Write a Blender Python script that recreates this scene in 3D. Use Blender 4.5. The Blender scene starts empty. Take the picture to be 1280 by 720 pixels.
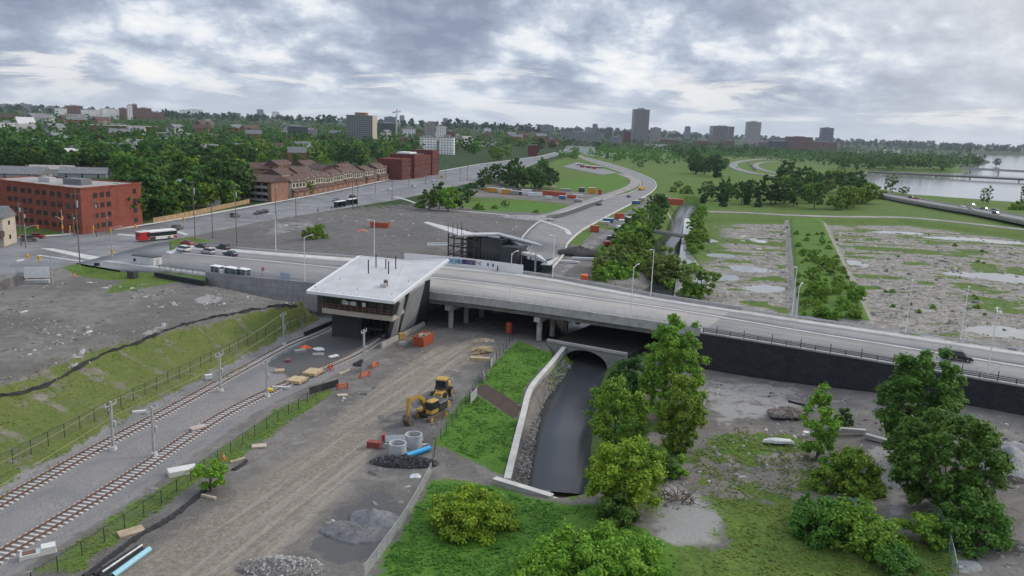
import bpy, bmesh, math, random
import numpy as np
from mathutils import Vector, Matrix
scn = bpy.context.scene
COL = scn.collection
rad = math.radians
random.seed(7)

# ------------------------------------------------------------------ camera
FPX, CAM_H = 985.0, 45.0
ROLL = rad(2.1)
PITCH = math.atan((360 - 161.5) * math.cos(ROLL) / FPX)
_f = np.array([0, math.cos(PITCH), -math.sin(PITCH)])
_u0 = np.array([0, math.sin(PITCH), math.cos(PITCH)])
_r0 = np.array([1.0, 0, 0])
_R = math.cos(ROLL) * _r0 + math.sin(ROLL) * _u0
_U = -math.sin(ROLL) * _r0 + math.cos(ROLL) * _u0
cam_d = bpy.data.cameras.new('camera'); cam = bpy.data.objects.new('camera', cam_d); COL.objects.link(cam)
cam_d.sensor_width = 36.0; cam_d.lens = 36.0 * FPX / 1280.0
cam_d.clip_start = 0.5; cam_d.clip_end = 60000
m = Matrix.Identity(4)
for i in range(3):
    m[i][0] = _R[i]; m[i][1] = _U[i]; m[i][2] = -_f[i]
m[2][3] = CAM_H
cam.matrix_world = m
scn.camera = cam

def ray(u, v):
    return _f + _R * (u - 640) / FPX - _U * (v - 360) / FPX
def at(u, v, z=0.0):
    """ground point (survey sheet: direction u, v from the tripod, on level z)"""
    d = ray(u, v); t = (z - CAM_H) / d[2]
    return np.array([d[0] * t, d[1] * t, float(z)])
def px_size(x, y, z=0):
    """metres per survey unit at this place"""
    w = np.dot(np.array([x, y, z - CAM_H]), _f)
    return w / FPX
def pts(lst, z=0.0):
    return [at(u, v, z) for u, v in lst]

# ------------------------------------------------------------------ noise, polygons
def _hash(i, j, s):
    n = (i.astype(np.int64) * 374761393 + j.astype(np.int64) * 668265263 + s * 1442695041) & 0x7fffffff
    n = ((n ^ (n >> 13)) * 1274126177) & 0x7fffffff
    return ((n ^ (n >> 16)) & 0xffff) / 65535.0
def vnoise(x, y, s=0):
    i = np.floor(x); j = np.floor(y); fx = x - i; fy = y - j
    fx = fx * fx * (3 - 2 * fx); fy = fy * fy * (3 - 2 * fy)
    a = _hash(i, j, s); b = _hash(i + 1, j, s); c = _hash(i, j + 1, s); d = _hash(i + 1, j + 1, s)
    return (a + (b - a) * fx) * (1 - fy) + (c + (d - c) * fx) * fy
def fbm(x, y, s=0, o=4):
    r = 0; a = 0.5; t = 0
    for k in range(o):
        r = r + a * vnoise(x, y, s + k); t += a; a *= 0.5; x = x * 2.03 + 17.1; y = y * 2.03 + 5.3
    return r / t - 0.5
def sstep(a, b, x):
    t = np.clip((x - a) / (b - a), 0, 1); return t * t * (3 - 2 * t)
def seg_dist(P, X, Y, closed=False, lim=45.0):
    """distance to a polyline; far beyond its bounds a large number"""
    P = [(p[0], p[1]) for p in P]; out = np.full(X.shape, 1e6)
    xs = [p[0] for p in P]; ys = [p[1] for p in P]
    sel = (X > min(xs) - lim) & (X < max(xs) + lim) & (Y > min(ys) - lim) & (Y < max(ys) + lim)
    if not sel.any(): return out
    x = X[sel]; y = Y[sel]; d = np.full(x.shape, 1e12); n = len(P)
    for k in range(n if closed else n - 1):
        ax, ay = P[k]; bx, by = P[(k + 1) % n]
        dx, dy = bx - ax, by - ay; L = dx * dx + dy * dy + 1e-12
        t = np.clip(((x - ax) * dx + (y - ay) * dy) / L, 0, 1)
        ex = x - ax - t * dx; ey = y - ay - t * dy
        np.minimum(d, ex * ex + ey * ey, out=d)
    out[sel] = np.sqrt(d); return out
def inside(P, X, Y):
    r = np.zeros(X.shape, bool); n = len(P)
    for k in range(n):
        ax, ay = P[k]; bx, by = P[(k + 1) % n]
        if ay == by: continue
        c = ((ay > Y) != (by > Y)) & (X < (bx - ax) * (Y - ay) / (by - ay) + ax)
        r ^= c
    return r
def sdist(P, X, Y):
    """signed distance, positive inside"""
    P = list(P); out = np.full(X.shape, -1e9)
    xs = [p[0] for p in P]; ys = [p[1] for p in P]; M = 40
    sel = (X > min(xs) - M) & (X < max(xs) + M) & (Y > min(ys) - M) & (Y < max(ys) + M)
    if sel.any():
        x = X[sel]; y = Y[sel]
        d = seg_dist(P, x, y, True); out[sel] = np.where(inside(P, x, y), d, -d)
    return out
def smooth_line(P, n=12, closed=False):
    """Catmull-Rom through the points"""
    P = [np.array(p, float) for p in P]; out = []
    for k in range(len(P) - 1):
        p0 = P[k - 1] if k else 2 * P[0] - P[1]
        p3 = P[k + 2] if k + 2 < len(P) else 2 * P[-1] - P[-2]
        for i in range(n):
            t = i / n
            out.append(0.5 * ((2 * P[k]) + (-p0 + P[k + 1]) * t + (2 * p0 - 5 * P[k] + 4 * P[k + 1] - p3) * t * t + (-p0 + 3 * P[k] - 3 * P[k + 1] + p3) * t ** 3))
    out.append(P[-1]); return [tuple(q) for q in out]
def resample(P, step):
    P = np.array(P, float); d = np.r_[0, np.cumsum(np.linalg.norm(np.diff(P, axis=0), axis=1))]
    n = max(2, int(round(d[-1] / step)) + 1); s = np.linspace(0, d[-1], n)
    return np.stack([np.interp(s, d, P[:, k]) for k in range(P.shape[1])], 1)

# ------------------------------------------------------------------ objects
def props(o, label=None, cat=None, group=None, kind=None):
    if label: o['label'] = label
    if cat: o['category'] = cat
    if group: o['group'] = group
    if kind: o['kind'] = kind
    return o
def thing(name, label, cat, loc=(0, 0, 0), rz=0.0, group=None):
    o = bpy.data.objects.new(name, None); COL.objects.link(o)
    o.location = loc; o.rotation_euler = (0, 0, rz); o.empty_display_size = 0.3
    return props(o, label, cat, group)
def kids(o):
    return KIDS.get(o.name, [])
KIDS = {}
def link(o, parent=None):
    COL.objects.link(o)
    if parent is not None:
        o.parent = parent; KIDS.setdefault(parent.name, []).append(o)
    return o
def dup(o, loc=None, rz=None, label=None, group=None, scale=None, parent=None):
    c = o.copy(); link(c, parent)
    if loc is not None: c.location = loc
    if rz is not None: c.rotation_euler = (0, 0, rz)
    if scale is not None: c.scale = scale if hasattr(scale, '__len__') else (scale,) * 3
    if label: c['label'] = label
    if group: c['group'] = group
    for k in kids(o): dup(k, parent=c)
    return c
def mesh_np(name, V, F, mat, parent=None, smooth=False):
    """V (n,3), F (m,k) arrays of equal-sized faces"""
    me = bpy.data.meshes.new(name); V = np.asarray(V, np.float32); F = np.asarray(F, np.int32)
    me.vertices.add(len(V)); me.vertices.foreach_set('co', V.ravel())
    k = F.shape[1]; me.loops.add(F.size); me.loops.foreach_set('vertex_index', F.ravel())
    me.polygons.add(len(F)); me.polygons.foreach_set('loop_start', np.arange(0, F.size, k, dtype=np.int32))
    me.polygons.foreach_set('loop_total', np.full(len(F), k, np.int32))
    if smooth: me.polygons.foreach_set('use_smooth', np.ones(len(F), bool))
    me.update(calc_edges=True)
    if mat: me.materials.append(mat)
    o = bpy.data.objects.new(name, me); link(o, parent); return o

class MB:
    """collects boxes, bars, tubes, sheets; build() links them as one mesh object"""
    def __init__(s): s.v = []; s.f = []; s.T = None
    def add(s, V, F):
        b = len(s.v)
        if s.T is not None: V = [tuple(s.T @ Vector(p)) for p in V]
        s.v += [tuple(p) for p in V]; s.f += [tuple(i + b for i in q) for q in F]; return s
    def box(s, x0, x1, y0, y1, z0, z1):
        return s.hexa([(x0, y0), (x1, y0), (x1, y1), (x0, y1)], z0, z1)
    def hexa(s, P, z0, z1, top=None):
        """prism on polygon P, top outline may differ"""
        n = len(P); Q = top or P
        a = 0
        for i in range(n): a += P[i][0] * P[(i + 1) % n][1] - P[(i + 1) % n][0] * P[i][1]
        if a < 0: P = P[::-1]; Q = Q[::-1]
        z0s = z0 if hasattr(z0, '__len__') else [z0] * n
        z1s = z1 if hasattr(z1, '__len__') else [z1] * n
        if a < 0: z0s = z0s[::-1]; z1s = z1s[::-1]
        V = [(p[0], p[1], z) for p, z in zip(P, z0s)] + [(p[0], p[1], z) for p, z in zip(Q, z1s)]
        F = [tuple(range(n - 1, -1, -1)), tuple(range(n, 2 * n))] + [(i, (i + 1) % n, n + (i + 1) % n, n + i) for i in range(n)]
        return s.add(V, F)
    def rbox(s, x0, x1, y0, y1, z0, z1, c):
        """box with chamfered top edges and corners"""
        P = [(x0 + c, y0), (x1 - c, y0), (x1, y0 + c), (x1, y1 - c), (x1 - c, y1), (x0 + c, y1), (x0, y1 - c), (x0, y0 + c)]
        cx, cy = (x0 + x1) / 2, (y0 + y1) / 2
        kx = max(0.0, 1 - 2 * c / (x1 - x0)); ky = max(0.0, 1 - 2 * c / (y1 - y0))
        Q = [(cx + (p[0] - cx) * kx, cy + (p[1] - cy) * ky) for p in P]
        n = 8
        V = [(p[0], p[1], z0) for p in P] + [(p[0], p[1], z1 - c) for p in P] + [(p[0], p[1], z1) for p in Q]
        F = [tuple(range(7, -1, -1)), tuple(range(16, 24))]
        for l in (0, 8): F += [(l + i, l + (i + 1) % n, l + n + (i + 1) % n, l + n + i) for i in range(n)]
        return s.add(V, F)
    def tube(s, a, b, r0, r1=None, n=8, caps=True):
        r1 = r0 if r1 is None else r1
        a = Vector(a); b = Vector(b); d = (b - a)
        if d.length < 1e-6: return s
        d.normalize(); u = d.orthogonal().normalized(); w = d.cross(u)
        V = []
        for c, r in ((a, r0), (b, r1)):
            for i in range(n):
                t = 2 * math.pi * i / n; V.append(c + (u * math.cos(t) + w * math.sin(t)) * r)
        F = [(i, (i + 1) % n, n + (i + 1) % n, n + i) for i in range(n)]
        if caps: F += [tuple(range(n - 1, -1, -1)), tuple(range(n, 2 * n))]
        return s.add(V, F)
    def path(s, P, r, n=6):
        for a, b in zip(P[:-1], P[1:]): s.tube(a, b, r, r, n)
        return s
    def pipe(s, a, b, ro, ri, n=20):
        a = Vector(a); b = Vector(b); d = (b - a).normalized(); u = d.orthogonal().normalized(); w = d.cross(u); V = []
        for c, r in ((a, ro), (b, ro), (b, ri), (a, ri)):
            for i in range(n):
                t = 2 * math.pi * i / n; V.append(c + (u * math.cos(t) + w * math.sin(t)) * r)
        F = []
        for l in range(4):
            m_ = (l + 1) % 4
            F += [(l * n + i, l * n + (i + 1) % n, m_ * n + (i + 1) % n, m_ * n + i) for i in range(n)]
        return s.add(V, F)
    def bar(s, a, b, w, h):
        """rectangular bar between two points (w across, h along the up side)"""
        a = Vector(a); b = Vector(b); d = (b - a).normalized()
        side = d.cross(Vector((0, 0, 1)))
        if side.length < 1e-3: side = Vector((1, 0, 0))
        side.normalize(); up = side.cross(d)
        V = [c + side * sx * w / 2 + up * sz * h / 2 for c in (a, b) for sx, sz in ((-1, -1), (1, -1), (1, 1), (-1, 1))]
        return s.add(V, [(0, 1, 2, 3), (7, 6, 5, 4), (0, 4, 5, 1), (1, 5, 6, 2), (2, 6, 7, 3), (3, 7, 4, 0)])
    def prism_y(s, prof, y0, y1):
        """profile in xz swept along y"""
        n = len(prof); V = [(p[0], y0, p[1]) for p in prof] + [(p[0], y1, p[1]) for p in prof]
        F = [tuple(range(n)), tuple(range(2 * n - 1, n - 1, -1))] + [(i, n + i, n + (i + 1) % n, (i + 1) % n) for i in range(n)]
        return s.add(V, F)
    def prism_x(s, prof, x0, x1):
        n = len(prof); V = [(x0, p[0], p[1]) for p in prof] + [(x1, p[0], p[1]) for p in prof]
        F = [tuple(range(n - 1, -1, -1)), tuple(range(n, 2 * n))] + [(i, (i + 1) % n, n + (i + 1) % n, n + i) for i in range(n)]
        return s.add(V, F)
    def slab(s, C, t):
        """flat polygon with 3-D corners, thickness t downwards"""
        n = len(C); V = [tuple(c) for c in C] + [(c[0], c[1], c[2] - t) for c in C]
        F = [tuple(range(n)), tuple(range(2 * n - 1, n - 1, -1))] + [(i, n + i, n + (i + 1) % n, (i + 1) % n) for i in range(n)]
        return s.add(V, F)
    def build(s, name, mat, parent=None, smooth=False, bevel=0.0):
        me = bpy.data.meshes.new(name); me.from_pydata(s.v, [], s.f)
        bm = bmesh.new(); bm.from_mesh(me); bmesh.ops.recalc_face_normals(bm, faces=bm.faces)
        if bevel: bmesh.ops.bevel(bm, geom=[e for e in bm.edges], offset=bevel, segments=2, affect='EDGES', profile=0.6)
        bm.to_mesh(me); bm.free()
        if smooth:
            for p in me.polygons: p.use_smooth = True
        if mat: me.materials.append(mat)
        o = bpy.data.objects.new(name, me); link(o, parent); return o
def xf(x=0, y=0, z=0, rz=0.0, sc=1.0):
    return Matrix.Translation((x, y, z)) @ Matrix.Rotation(rz, 4, 'Z') @ Matrix.Scale(sc, 4)

# ------------------------------------------------------------------ materials
class N:
    def __init__(s, nt): s.nt = nt
    def new(s, t, **k):
        n = s.nt.nodes.new(t)
        for a, b in k.items():
            if a == 'inp':
                for q, v in b.items():
                    if hasattr(v, 'is_output'): s.nt.links.new(v, n.inputs[q])
                    else: n.inputs[q].default_value = v
            else: setattr(n, a, b)
        return n
    def noise(s, vec, scale, detail=4, rough=0.55, dist=0.0):
        n = s.new('ShaderNodeTexNoise', inp={'Scale': scale, 'Detail': detail, 'Roughness': rough, 'Distortion': dist})
        if vec is not None: s.nt.links.new(vec, n.inputs['Vector'])
        return n.outputs['Fac']
    def rng(s, x, a, b, c=0.0, d=1.0, smooth=True):
        n = s.new('ShaderNodeMapRange'); n.interpolation_type = 'SMOOTHSTEP' if smooth else 'LINEAR'
        s.nt.links.new(x, n.inputs[0])
        for i, v in enumerate((a, b, c, d)): n.inputs[i + 1].default_value = v
        return n.outputs[0]
    def math(s, op, a, b=0.0, clamp=False):
        n = s.new('ShaderNodeMath', operation=op); n.use_clamp = clamp
        for i, v in enumerate((a, b)):
            if hasattr(v, 'is_output'): s.nt.links.new(v, n.inputs[i])
            else: n.inputs[i].default_value = v
        return n.outputs[0]
    def mix(s, f, a, b):
        n = s.new('ShaderNodeMix', data_type='RGBA')
        for i, v in ((0, f), (6, a), (7, b)):
            if hasattr(v, 'is_output'): s.nt.links.new(v, n.inputs[i])
            else: n.inputs[i].default_value = v if i == 0 else (*v, 1) if len(v) == 3 else v
        return n.outputs[2]
    def attr(s, name):
        return s.new('ShaderNodeAttribute', attribute_name=name).outputs['Fac']
def new_mat(name):
    mt = bpy.data.materials.new(name); mt.use_nodes = True; nt = mt.node_tree
    b = nt.nodes['Principled BSDF']; return mt, nt, b, N(nt)
MATS = {}
def mat(name, col, rough=0.7, metal=0.0, var=0.25, scale=3.0, bump=0.0, spec=0.4, dirt=None):
    """painted / cast surface with uneven tone, fine grain and optional dirt"""
    if name in MATS: return MATS[name]
    mt, nt, b, n = new_mat(name)
    tc = n.new('ShaderNodeTexCoord').outputs['Object']
    f = n.noise(tc, scale, 5, 0.6); g = n.noise(tc, scale * 9, 3, 0.6)
    lo = tuple(max(0, c * (1 - var)) for c in col); hi = tuple(min(1, c * (1 + var)) for c in col)
    c = n.mix(n.rng(f, 0.3, 0.7), lo, hi)
    c = n.mix(n.rng(g, 0.35, 0.65, 0, 0.35), c, lo)
    if dirt:
        c = n.mix(n.rng(n.noise(tc, scale * 0.6, 6, 0.7), 0.52, 0.72, 0, 0.7), c, dirt)
    nt.links.new(c, b.inputs['Base Color'])
    b.inputs['Roughness'].default_value = rough; b.inputs['Metallic'].default_value = metal
    b.inputs['Specular IOR Level'].default_value = spec
    if bump:
        bp = n.new('ShaderNodeBump', inp={'Strength': 0.5, 'Distance': bump}); nt.links.new(g, bp.inputs['Height'])
        nt.links.new(bp.outputs[0], b.inputs['Normal'])
    MATS[name] = mt; return mt
def glass_mat(name='dark_glass', col=(0.02, 0.025, 0.03), rough=0.08):
    if name in MATS: return MATS[name]
    mt, nt, b, n = new_mat(name); b.inputs['Base Color'].default_value = (*col, 1)
    b.inputs['Roughness'].default_value = rough; b.inputs['Specular IOR Level'].default_value = 0.6
    MATS[name] = mt; return mt
# ------------------------------------------------------------------ levels of the land
ZR = 7.2                                       # level of the two streets
xy = lambda L: [(p[0], p[1]) for p in L]
A2 = np.array
def ext(P, a, b):
    """extend a polyline by a metres before its first and b after its last point"""
    P = [np.array(p[:2], float) for p in P]
    d0 = P[0] - P[1]; d0 /= np.linalg.norm(d0); d1 = P[-1] - P[-2]; d1 /= np.linalg.norm(d1)
    return ([P[0] + d0 * a] if a else []) + P + ([P[-1] + d1 * b] if b else [])
TOE = ext(xy(pts([(0, 610), (120, 545), (210, 495), (310, 445), (400, 400)], 0.2)), 70, 3)
CREST = ext(xy(pts([(0, 484), (120, 438), (240, 408), (330, 386), (376, 374)], 5.6)), 90, 0)
SLOPE = [tuple(p) for p in TOE] + [tuple(p) for p in CREST[::-1]]
WN = xy(pts([(0, 352), (100, 328), (195, 304), (330, 276), (500, 248), (560, 234.5), (600, 225), (640, 216)], ZR))
WF = xy(pts([(0, 299), (80, 294), (165, 284), (250, 270), (400, 243), (500, 222), (560, 212.5), (600, 206)], ZR))
WN = [(-260, 60), (-190, 120)] + WN + [(45, 1100), (115, 1500)]
WF = [(-330, 170), (-240, 215)] + WF + [(28, 1100), (98, 1500)]
XW_Y = [p[1] for p in WN]; XW_X = [p[0] for p in WN]
PLAT = [tuple(p) for p in CREST] + xy(pts([(385, 366), (330, 357), (250, 349), (205, 338), (150, 340), (97, 331), (0, 355)], ZR)) + [(-188, 116), (-258, 56), (-200, -20)]
# Booth street lines: far edge, far kerb, median, near edge
def bl(L): return xy(pts(L, ZR))
B0 = bl([(195, 303), (320, 314), (445, 323), (560, 331), (656, 342.5), (740, 356), (790, 368), (880, 381), (1020, 403), (1132, 418), (1280, 441)])
B1 = bl([(195, 309), (320, 318), (445, 329), (555, 335.5), (665, 347.5), (740, 362), (790, 372.5), (880, 385), (1020, 407), (1132, 423), (1280, 446)])
B2 = bl([(205, 315), (300, 323), (420, 335), (555, 348.5), (640, 358.5), (800, 381), (880, 392.5), (960, 408), (1097, 429.5), (1280, 459)])
B3 = bl([(205, 337), (250, 344), (330, 352), (400, 359), (536, 369), (640, 382), (700, 390), (810, 407), (875, 415), (960, 429), (1095, 451), (1280, 483)])
AX = np.array([0.875, -0.484]); AN = np.array([0.484, 0.875])
def axis_fn(L, ext_n=3):
    q = sorted(((np.dot(p, AX), np.dot(p, AN)) for p in L)); t = np.array([a for a, _ in q]); n = np.array([b for _, b in q])
    k0 = (n[2] - n[0]) / (t[2] - t[0]); k1 = (n[-1] - n[-4]) / (t[-1] - t[-4])
    t = np.r_[t[0] - 200, t, t[-1] + 160]; n = np.r_[n[0] - 200 * k0, n, n[-1] + 160 * k1]
    k = np.ones(15) / 15
    T = np.linspace(t[0], t[-1], 800); V = np.interp(T, t, n); Vp = np.r_[np.full(20, V[0]), V, np.full(20, V[-1])]
    V = np.convolve(Vp, np.ones(41) / 41, 'valid')
    return lambda x: np.interp(x, T, V)
N0, N1, N2, N3 = axis_fn(B0), axis_fn(B1), axis_fn(B2), axis_fn(B3)
def BT(p): return float(np.dot(np.array(p[:2]), AX))
def bp(t, n): q = AX * t + AN * n; return (float(q[0]), float(q[1]))
T_START = BT(B2[0]) + 2; T_BR0 = BT(at(536, 369, ZR)); T_BR1 = BT(at(877, 415, ZR)); T_END = BT(at(1280, 470, ZR)) + 90
T_BRF = T_BR0 - 26                              # the open span reaches behind the station
CREEK = smooth_line(xy([at(686, 614, -2.5), at(703, 523, -2.5), at(726, 452, -2.5)]) + [(17, 190), (30, 215), (52, 250)] + xy([at(832, 304, -1), at(847, 290, -1), at(852, 273, -1), at(856, 262, -1), at(862, 250, 0)]), 8)
CWL = smooth_line(xy(pts([(706, 434), (688, 456), (664, 485), (655, 515), (645, 555), (634, 600)], 0.35)), 4)
RIVER = xy(pts([(1010, 223), (1090, 240), (1145, 250), (1200, 254), (1300, 262)], -2)) + [(1100, 700), (2600, 1400), (9000, 5600), (4200, 6200)] + xy(pts([(1215, 194), (1238, 203), (1195, 216), (1100, 214), (1045, 216)], -2))
PENIN = None
GRAV_ROAD = smooth_line(ext(xy(pts([(868, 264), (930, 266), (1000, 269.5), (1060, 271), (1130, 272), (1200, 278), (1280, 287)], 2)), 20, 250), 6)
BERM = xy(pts([(984, 274), (1028, 272), (1094, 404), (993, 396)], 1))
PUDDLES = [((1247, 411), 7, 3.2), ((1278, 418), 9, 3), ((1068, 328), 4.5, 7), ((1120, 290), 14, 5), ((1190, 297), 14, 6), ((1245, 343), 10, 5), ((1260, 348), 8, 5), ((1200, 342), 6, 4), ((1258, 302), 12, 6),
           ((905, 345), 5, 7), ((885, 300), 4, 5), ((900, 318), 6, 4), ((948, 300), 3, 7), ((935, 335), 6, 6), ((1050, 350), 3, 4), ((1165, 420), 3, 2), ((955, 360), 6, 5)]
FIELD = xy(pts([(872, 276), (985, 277), (1130, 279), (1300, 300), (1420, 330)], 0)) + [(200, 150), (110, 150)] + xy(pts([(1290, 448), (1120, 424), (1000, 406), (900, 387), (850, 372), (862, 320)], 0))
PUD_W = [(at(u, v, 0.0), a, b) for (u, v), a, b in PUDDLES]
CORR = [(-50, 150), (-52, 178), (-46, 215), (-12, 262), (6, 292), (36, 290), (60, 240), (62, 190), bp(T_BR1, N0(T_BR1)), bp(T_BR1, N3(T_BR1)), (40, 60), (-52, 60)]

PATCH = [tuple(p[:2]) for p in pts([(96, 329), (195, 304), (212, 302), (212, 338), (190, 338.5), (150, 338)], ZR)]
def H(x, y):
    x = np.asarray(x, float); y = np.asarray(y, float); r = np.hypot(x, y)
    xw = np.interp(y, XW_Y, XW_X)
    Lf = sstep(22, -4, x - xw)
    zl = 7.12 + 30 * sstep(650, 3300, r)
    ang = np.arctan2(x, y)
    zr = 1.0 + 2.0 * sstep(320, 800, r) + 22 * sstep(1300, 4200, r) * sstep(0.30, 0.16, ang)
    zr = zr + (5.2 * sstep(30, -30, x - (y - 235) * 0.22) * sstep(480, 300, y)) * sstep(150, 200, y)
    z = zl * Lf + zr * (1 - Lf)
    z = z + 22 * sstep(4500, 7000, r) + 22 * sstep(6500, 9500, r) * sstep(-0.2, 0.3, ang) + 4 * (vnoise(x / 420, y / 420, 5) - .5) * sstep(500, 1500, r)
    # low valley on the near side
    t = x * AX[0] + y * AX[1]; n = x * AN[0] + y * AN[1]
    near = sstep(3.0, -3.0, n - (N2(t))) * sstep(T_START - 2, T_START + 4, t)
    zv = 0.2 + 2.3 * sstep(42, 80, x - 0.1 * (y - 130)) + 1.2 * sstep(0, 12, x) * sstep(100, 84, y)
    z = z * (1 - near) + zv * near
    # bedrock field
    d = sdist(FIELD, x, y); k = sstep(-6, 6, d)
    fz = -0.1 + 0.5 * fbm(x / 9, y / 9, 31, 4) + 0.25 * fbm(x / 2.6, y / 2.6, 33, 3)
    for (c, a, b) in PUD_W:
        q = np.exp(-(((x - c[0]) / a) ** 2 + ((y - c[1]) / b) ** 2)); fz = fz - 0.85 * q
    z = z * (1 - k) + fz * k
    d = sdist(BERM, x, y); z = np.where(d > -1.5, np.maximum(z, (1.9 + .5 * fbm(x / 6, y / 6, 3)) * sstep(-1.5, 3.0, d)), z)
    d = seg_dist(GRAV_ROAD, x, y); z = z * (1 - sstep(13, 5, d)) + 2.0 * sstep(13, 5, d)
    # plateau and grassy slope on the left
    d = sdist(SLOPE, x, y); i = d > 0
    if i.any():
        dt = seg_dist(TOE, x[i], y[i]); dc = seg_dist(CREST, x[i], y[i]); z = z.copy(); q = dt / (dt + dc + 1e-6)
        z[i] = 0.2 + 5.6 * q * (1 - .15 * np.sin(math.pi * q))
    d = sdist(PLAT, x, y); k = sstep(-1.2, 0.3, d) * (sdist(SLOPE, x, y) <= 0)
    pl = 5.9 - 1.9 * sstep(-72, -52, x) * sstep(160, 185, y) + 0.5 * sstep(12, 40, d) * fbm(x / 30, y / 30, 12)
    z = z * (1 - k) + pl * k
    d = seg_dist(WN[:6], x, y); z = np.where((d < 12) & (t < T_START + 4), np.maximum(z, 7.12 - .28 * np.maximum(d - 1.5, 0)), z)
    d = sdist(PATCH, x, y); z = np.where((d > -7) & (n < N3(t) + 2), np.maximum(z, 6.95 + .32 * np.minimum(d, 0)), z)
    # the ground the street stands on, open under the bridge
    tt = (t > T_START - 4) & (t < T_END)
    s = np.minimum(n - N3(t), N0(t) - n)
    mid = sstep(2.2, 4.6, n - N3(t)) * sstep(-9.0, -0.5, N0(t) - n)
    op = (1 - sstep(T_BRF - 1, T_BRF, t)) + sstep(T_BR1, T_BR1 + 1, t)
    k = mid * op * tt
    z = z * (1 - k) + (ZR - 0.35) * k
    d = sdist(CORR, x, y); k = sstep(-6, 0, d) * (1 - op * mid * tt) * (n > N2(t) - 4)
    z = z * (1 - k) + 0.0 * k
    # creek and river beds
    d = seg_dist(CREEK, x, y); w = 4.2 + 1.5 * sstep(150, 165, y)
    east = sstep(0.8, -0.4, d - w) ; soft = sstep(4.5, -0.5, d - w)
    cx = np.interp(y, [p[1] for p in CREEK], [p[0] for p in CREEK]); lt = x < cx
    dw = seg_dist(CWL, x, y); wx = np.interp(y, [p[1] for p in CWL[::-1]], [p[0] for p in CWL[::-1]]); bank = (x > wx - .2) & lt & (y < 160) & (y > 93)
    k = np.where(lt & (y < 168), sstep(1.5, -.9, d - w), soft) * sstep(88.5, 90, y - 0.0 * x + 0.33 * (x - 7)) * sstep(640, 600, y)
    z = z * (1 - k) - 3.4 * k; z = np.where(bank, np.maximum(np.minimum(z, -.35), -.3 - 1.0 * dw), z)
    d = sdist(RIVER, x, y); k = sstep(-8, 8, d); z = z * (1 - k) - 4.5 * k
    return z
def H1(x, y): return float(H(np.array([x]), np.array([y]))[0])
def hit(u, v, tmax=9000):
    """where the sight line in direction (u, v) meets the land"""
    d = ray(u, v); s = np.exp(np.linspace(math.log(55), math.log(tmax), 300)) / np.linalg.norm(d)
    for k in range(3):
        Z = CAM_H + d[2] * s; h = H(d[0] * s, d[1] * s); b = Z < h; i = int(np.argmax(b)) if b.any() else len(s) - 1
        if i == 0 or not b.any(): break
        if k < 2: s = np.linspace(s[i - 1], s[i], 24)
    return np.array([d[0] * s[i], d[1] * s[i], h[i]])

# ------------------------------------------------------------------ sheets for roads
ROADS = []                                      # (polygon) footprints where the land sheet stays below
def ribbon(name, EA, EB, mt, lift=0.06, na=400, nb=6, zf=None, edge=0.35, step=None):
    """a road sheet between two edge lines, lying on the land, with a low edge all round"""
    EA = np.array(EA, float)[:, :2]; EB = np.array(EB, float)[:, :2]
    def rs(P, n):
        d = np.r_[0, np.cumsum(np.linalg.norm(np.diff(P, axis=0), axis=1))]; s = np.linspace(0, d[-1], n)
        return np.stack([np.interp(s, d, P[:, 0]), np.interp(s, d, P[:, 1])], 1)
    a = rs(EA, na); b = rs(EB, na); V = []
    for j in range(nb + 1):
        p = a + (b - a) * j / nb; z = (H(p[:, 0], p[:, 1]) if zf is None else np.full(na, 0.0) + zf(p)) + lift
        V.append(np.c_[p, z])
    V = np.array(V); F = []
    idx = lambda j, i: j * na + i
    J, I = np.meshgrid(np.arange(nb), np.arange(na - 1), indexing='ij')
    F = np.stack([idx(J, I), idx(J, I + 1), idx(J + 1, I + 1), idx(J + 1, I)], -1).reshape(-1, 4)
    VV = V.reshape(-1, 3)
    lo0 = V[0].copy(); lo0[:, 2] -= edge; lo1 = V[-1].copy(); lo1[:, 2] -= edge
    n0 = len(VV); VV = np.r_[VV, lo0, lo1]; i = np.arange(na - 1)
    F = np.r_[F, np.stack([i, n0 + i, n0 + i + 1, i + 1], -1), np.stack([idx(nb, 0) + i, idx(nb, 0) + i + 1, n0 + na + i + 1, n0 + na + i], -1)]
    o = mesh_np(name, VV, F, mt, smooth=False); o['kind'] = 'structure'
    k_ = max(1, na // 60); ROADS.append([tuple(q) for q in a[::k_]] + [tuple(a[-1])] + [tuple(b[-1])] + [tuple(q) for q in b[::-1][::k_]])
    return o
def offset_line(P, w):
    P = np.array(P, float)[:, :2]; d = np.gradient(P, axis=0); d /= np.linalg.norm(d, axis=1)[:, None]
    nrm = np.stack([-d[:, 1], d[:, 0]], 1); return P + nrm * w
def line_ribbon(name, P, w, mt, **k):
    return ribbon(name, offset_line(P, w / 2), offset_line(P, -w / 2), mt, **k)

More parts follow.
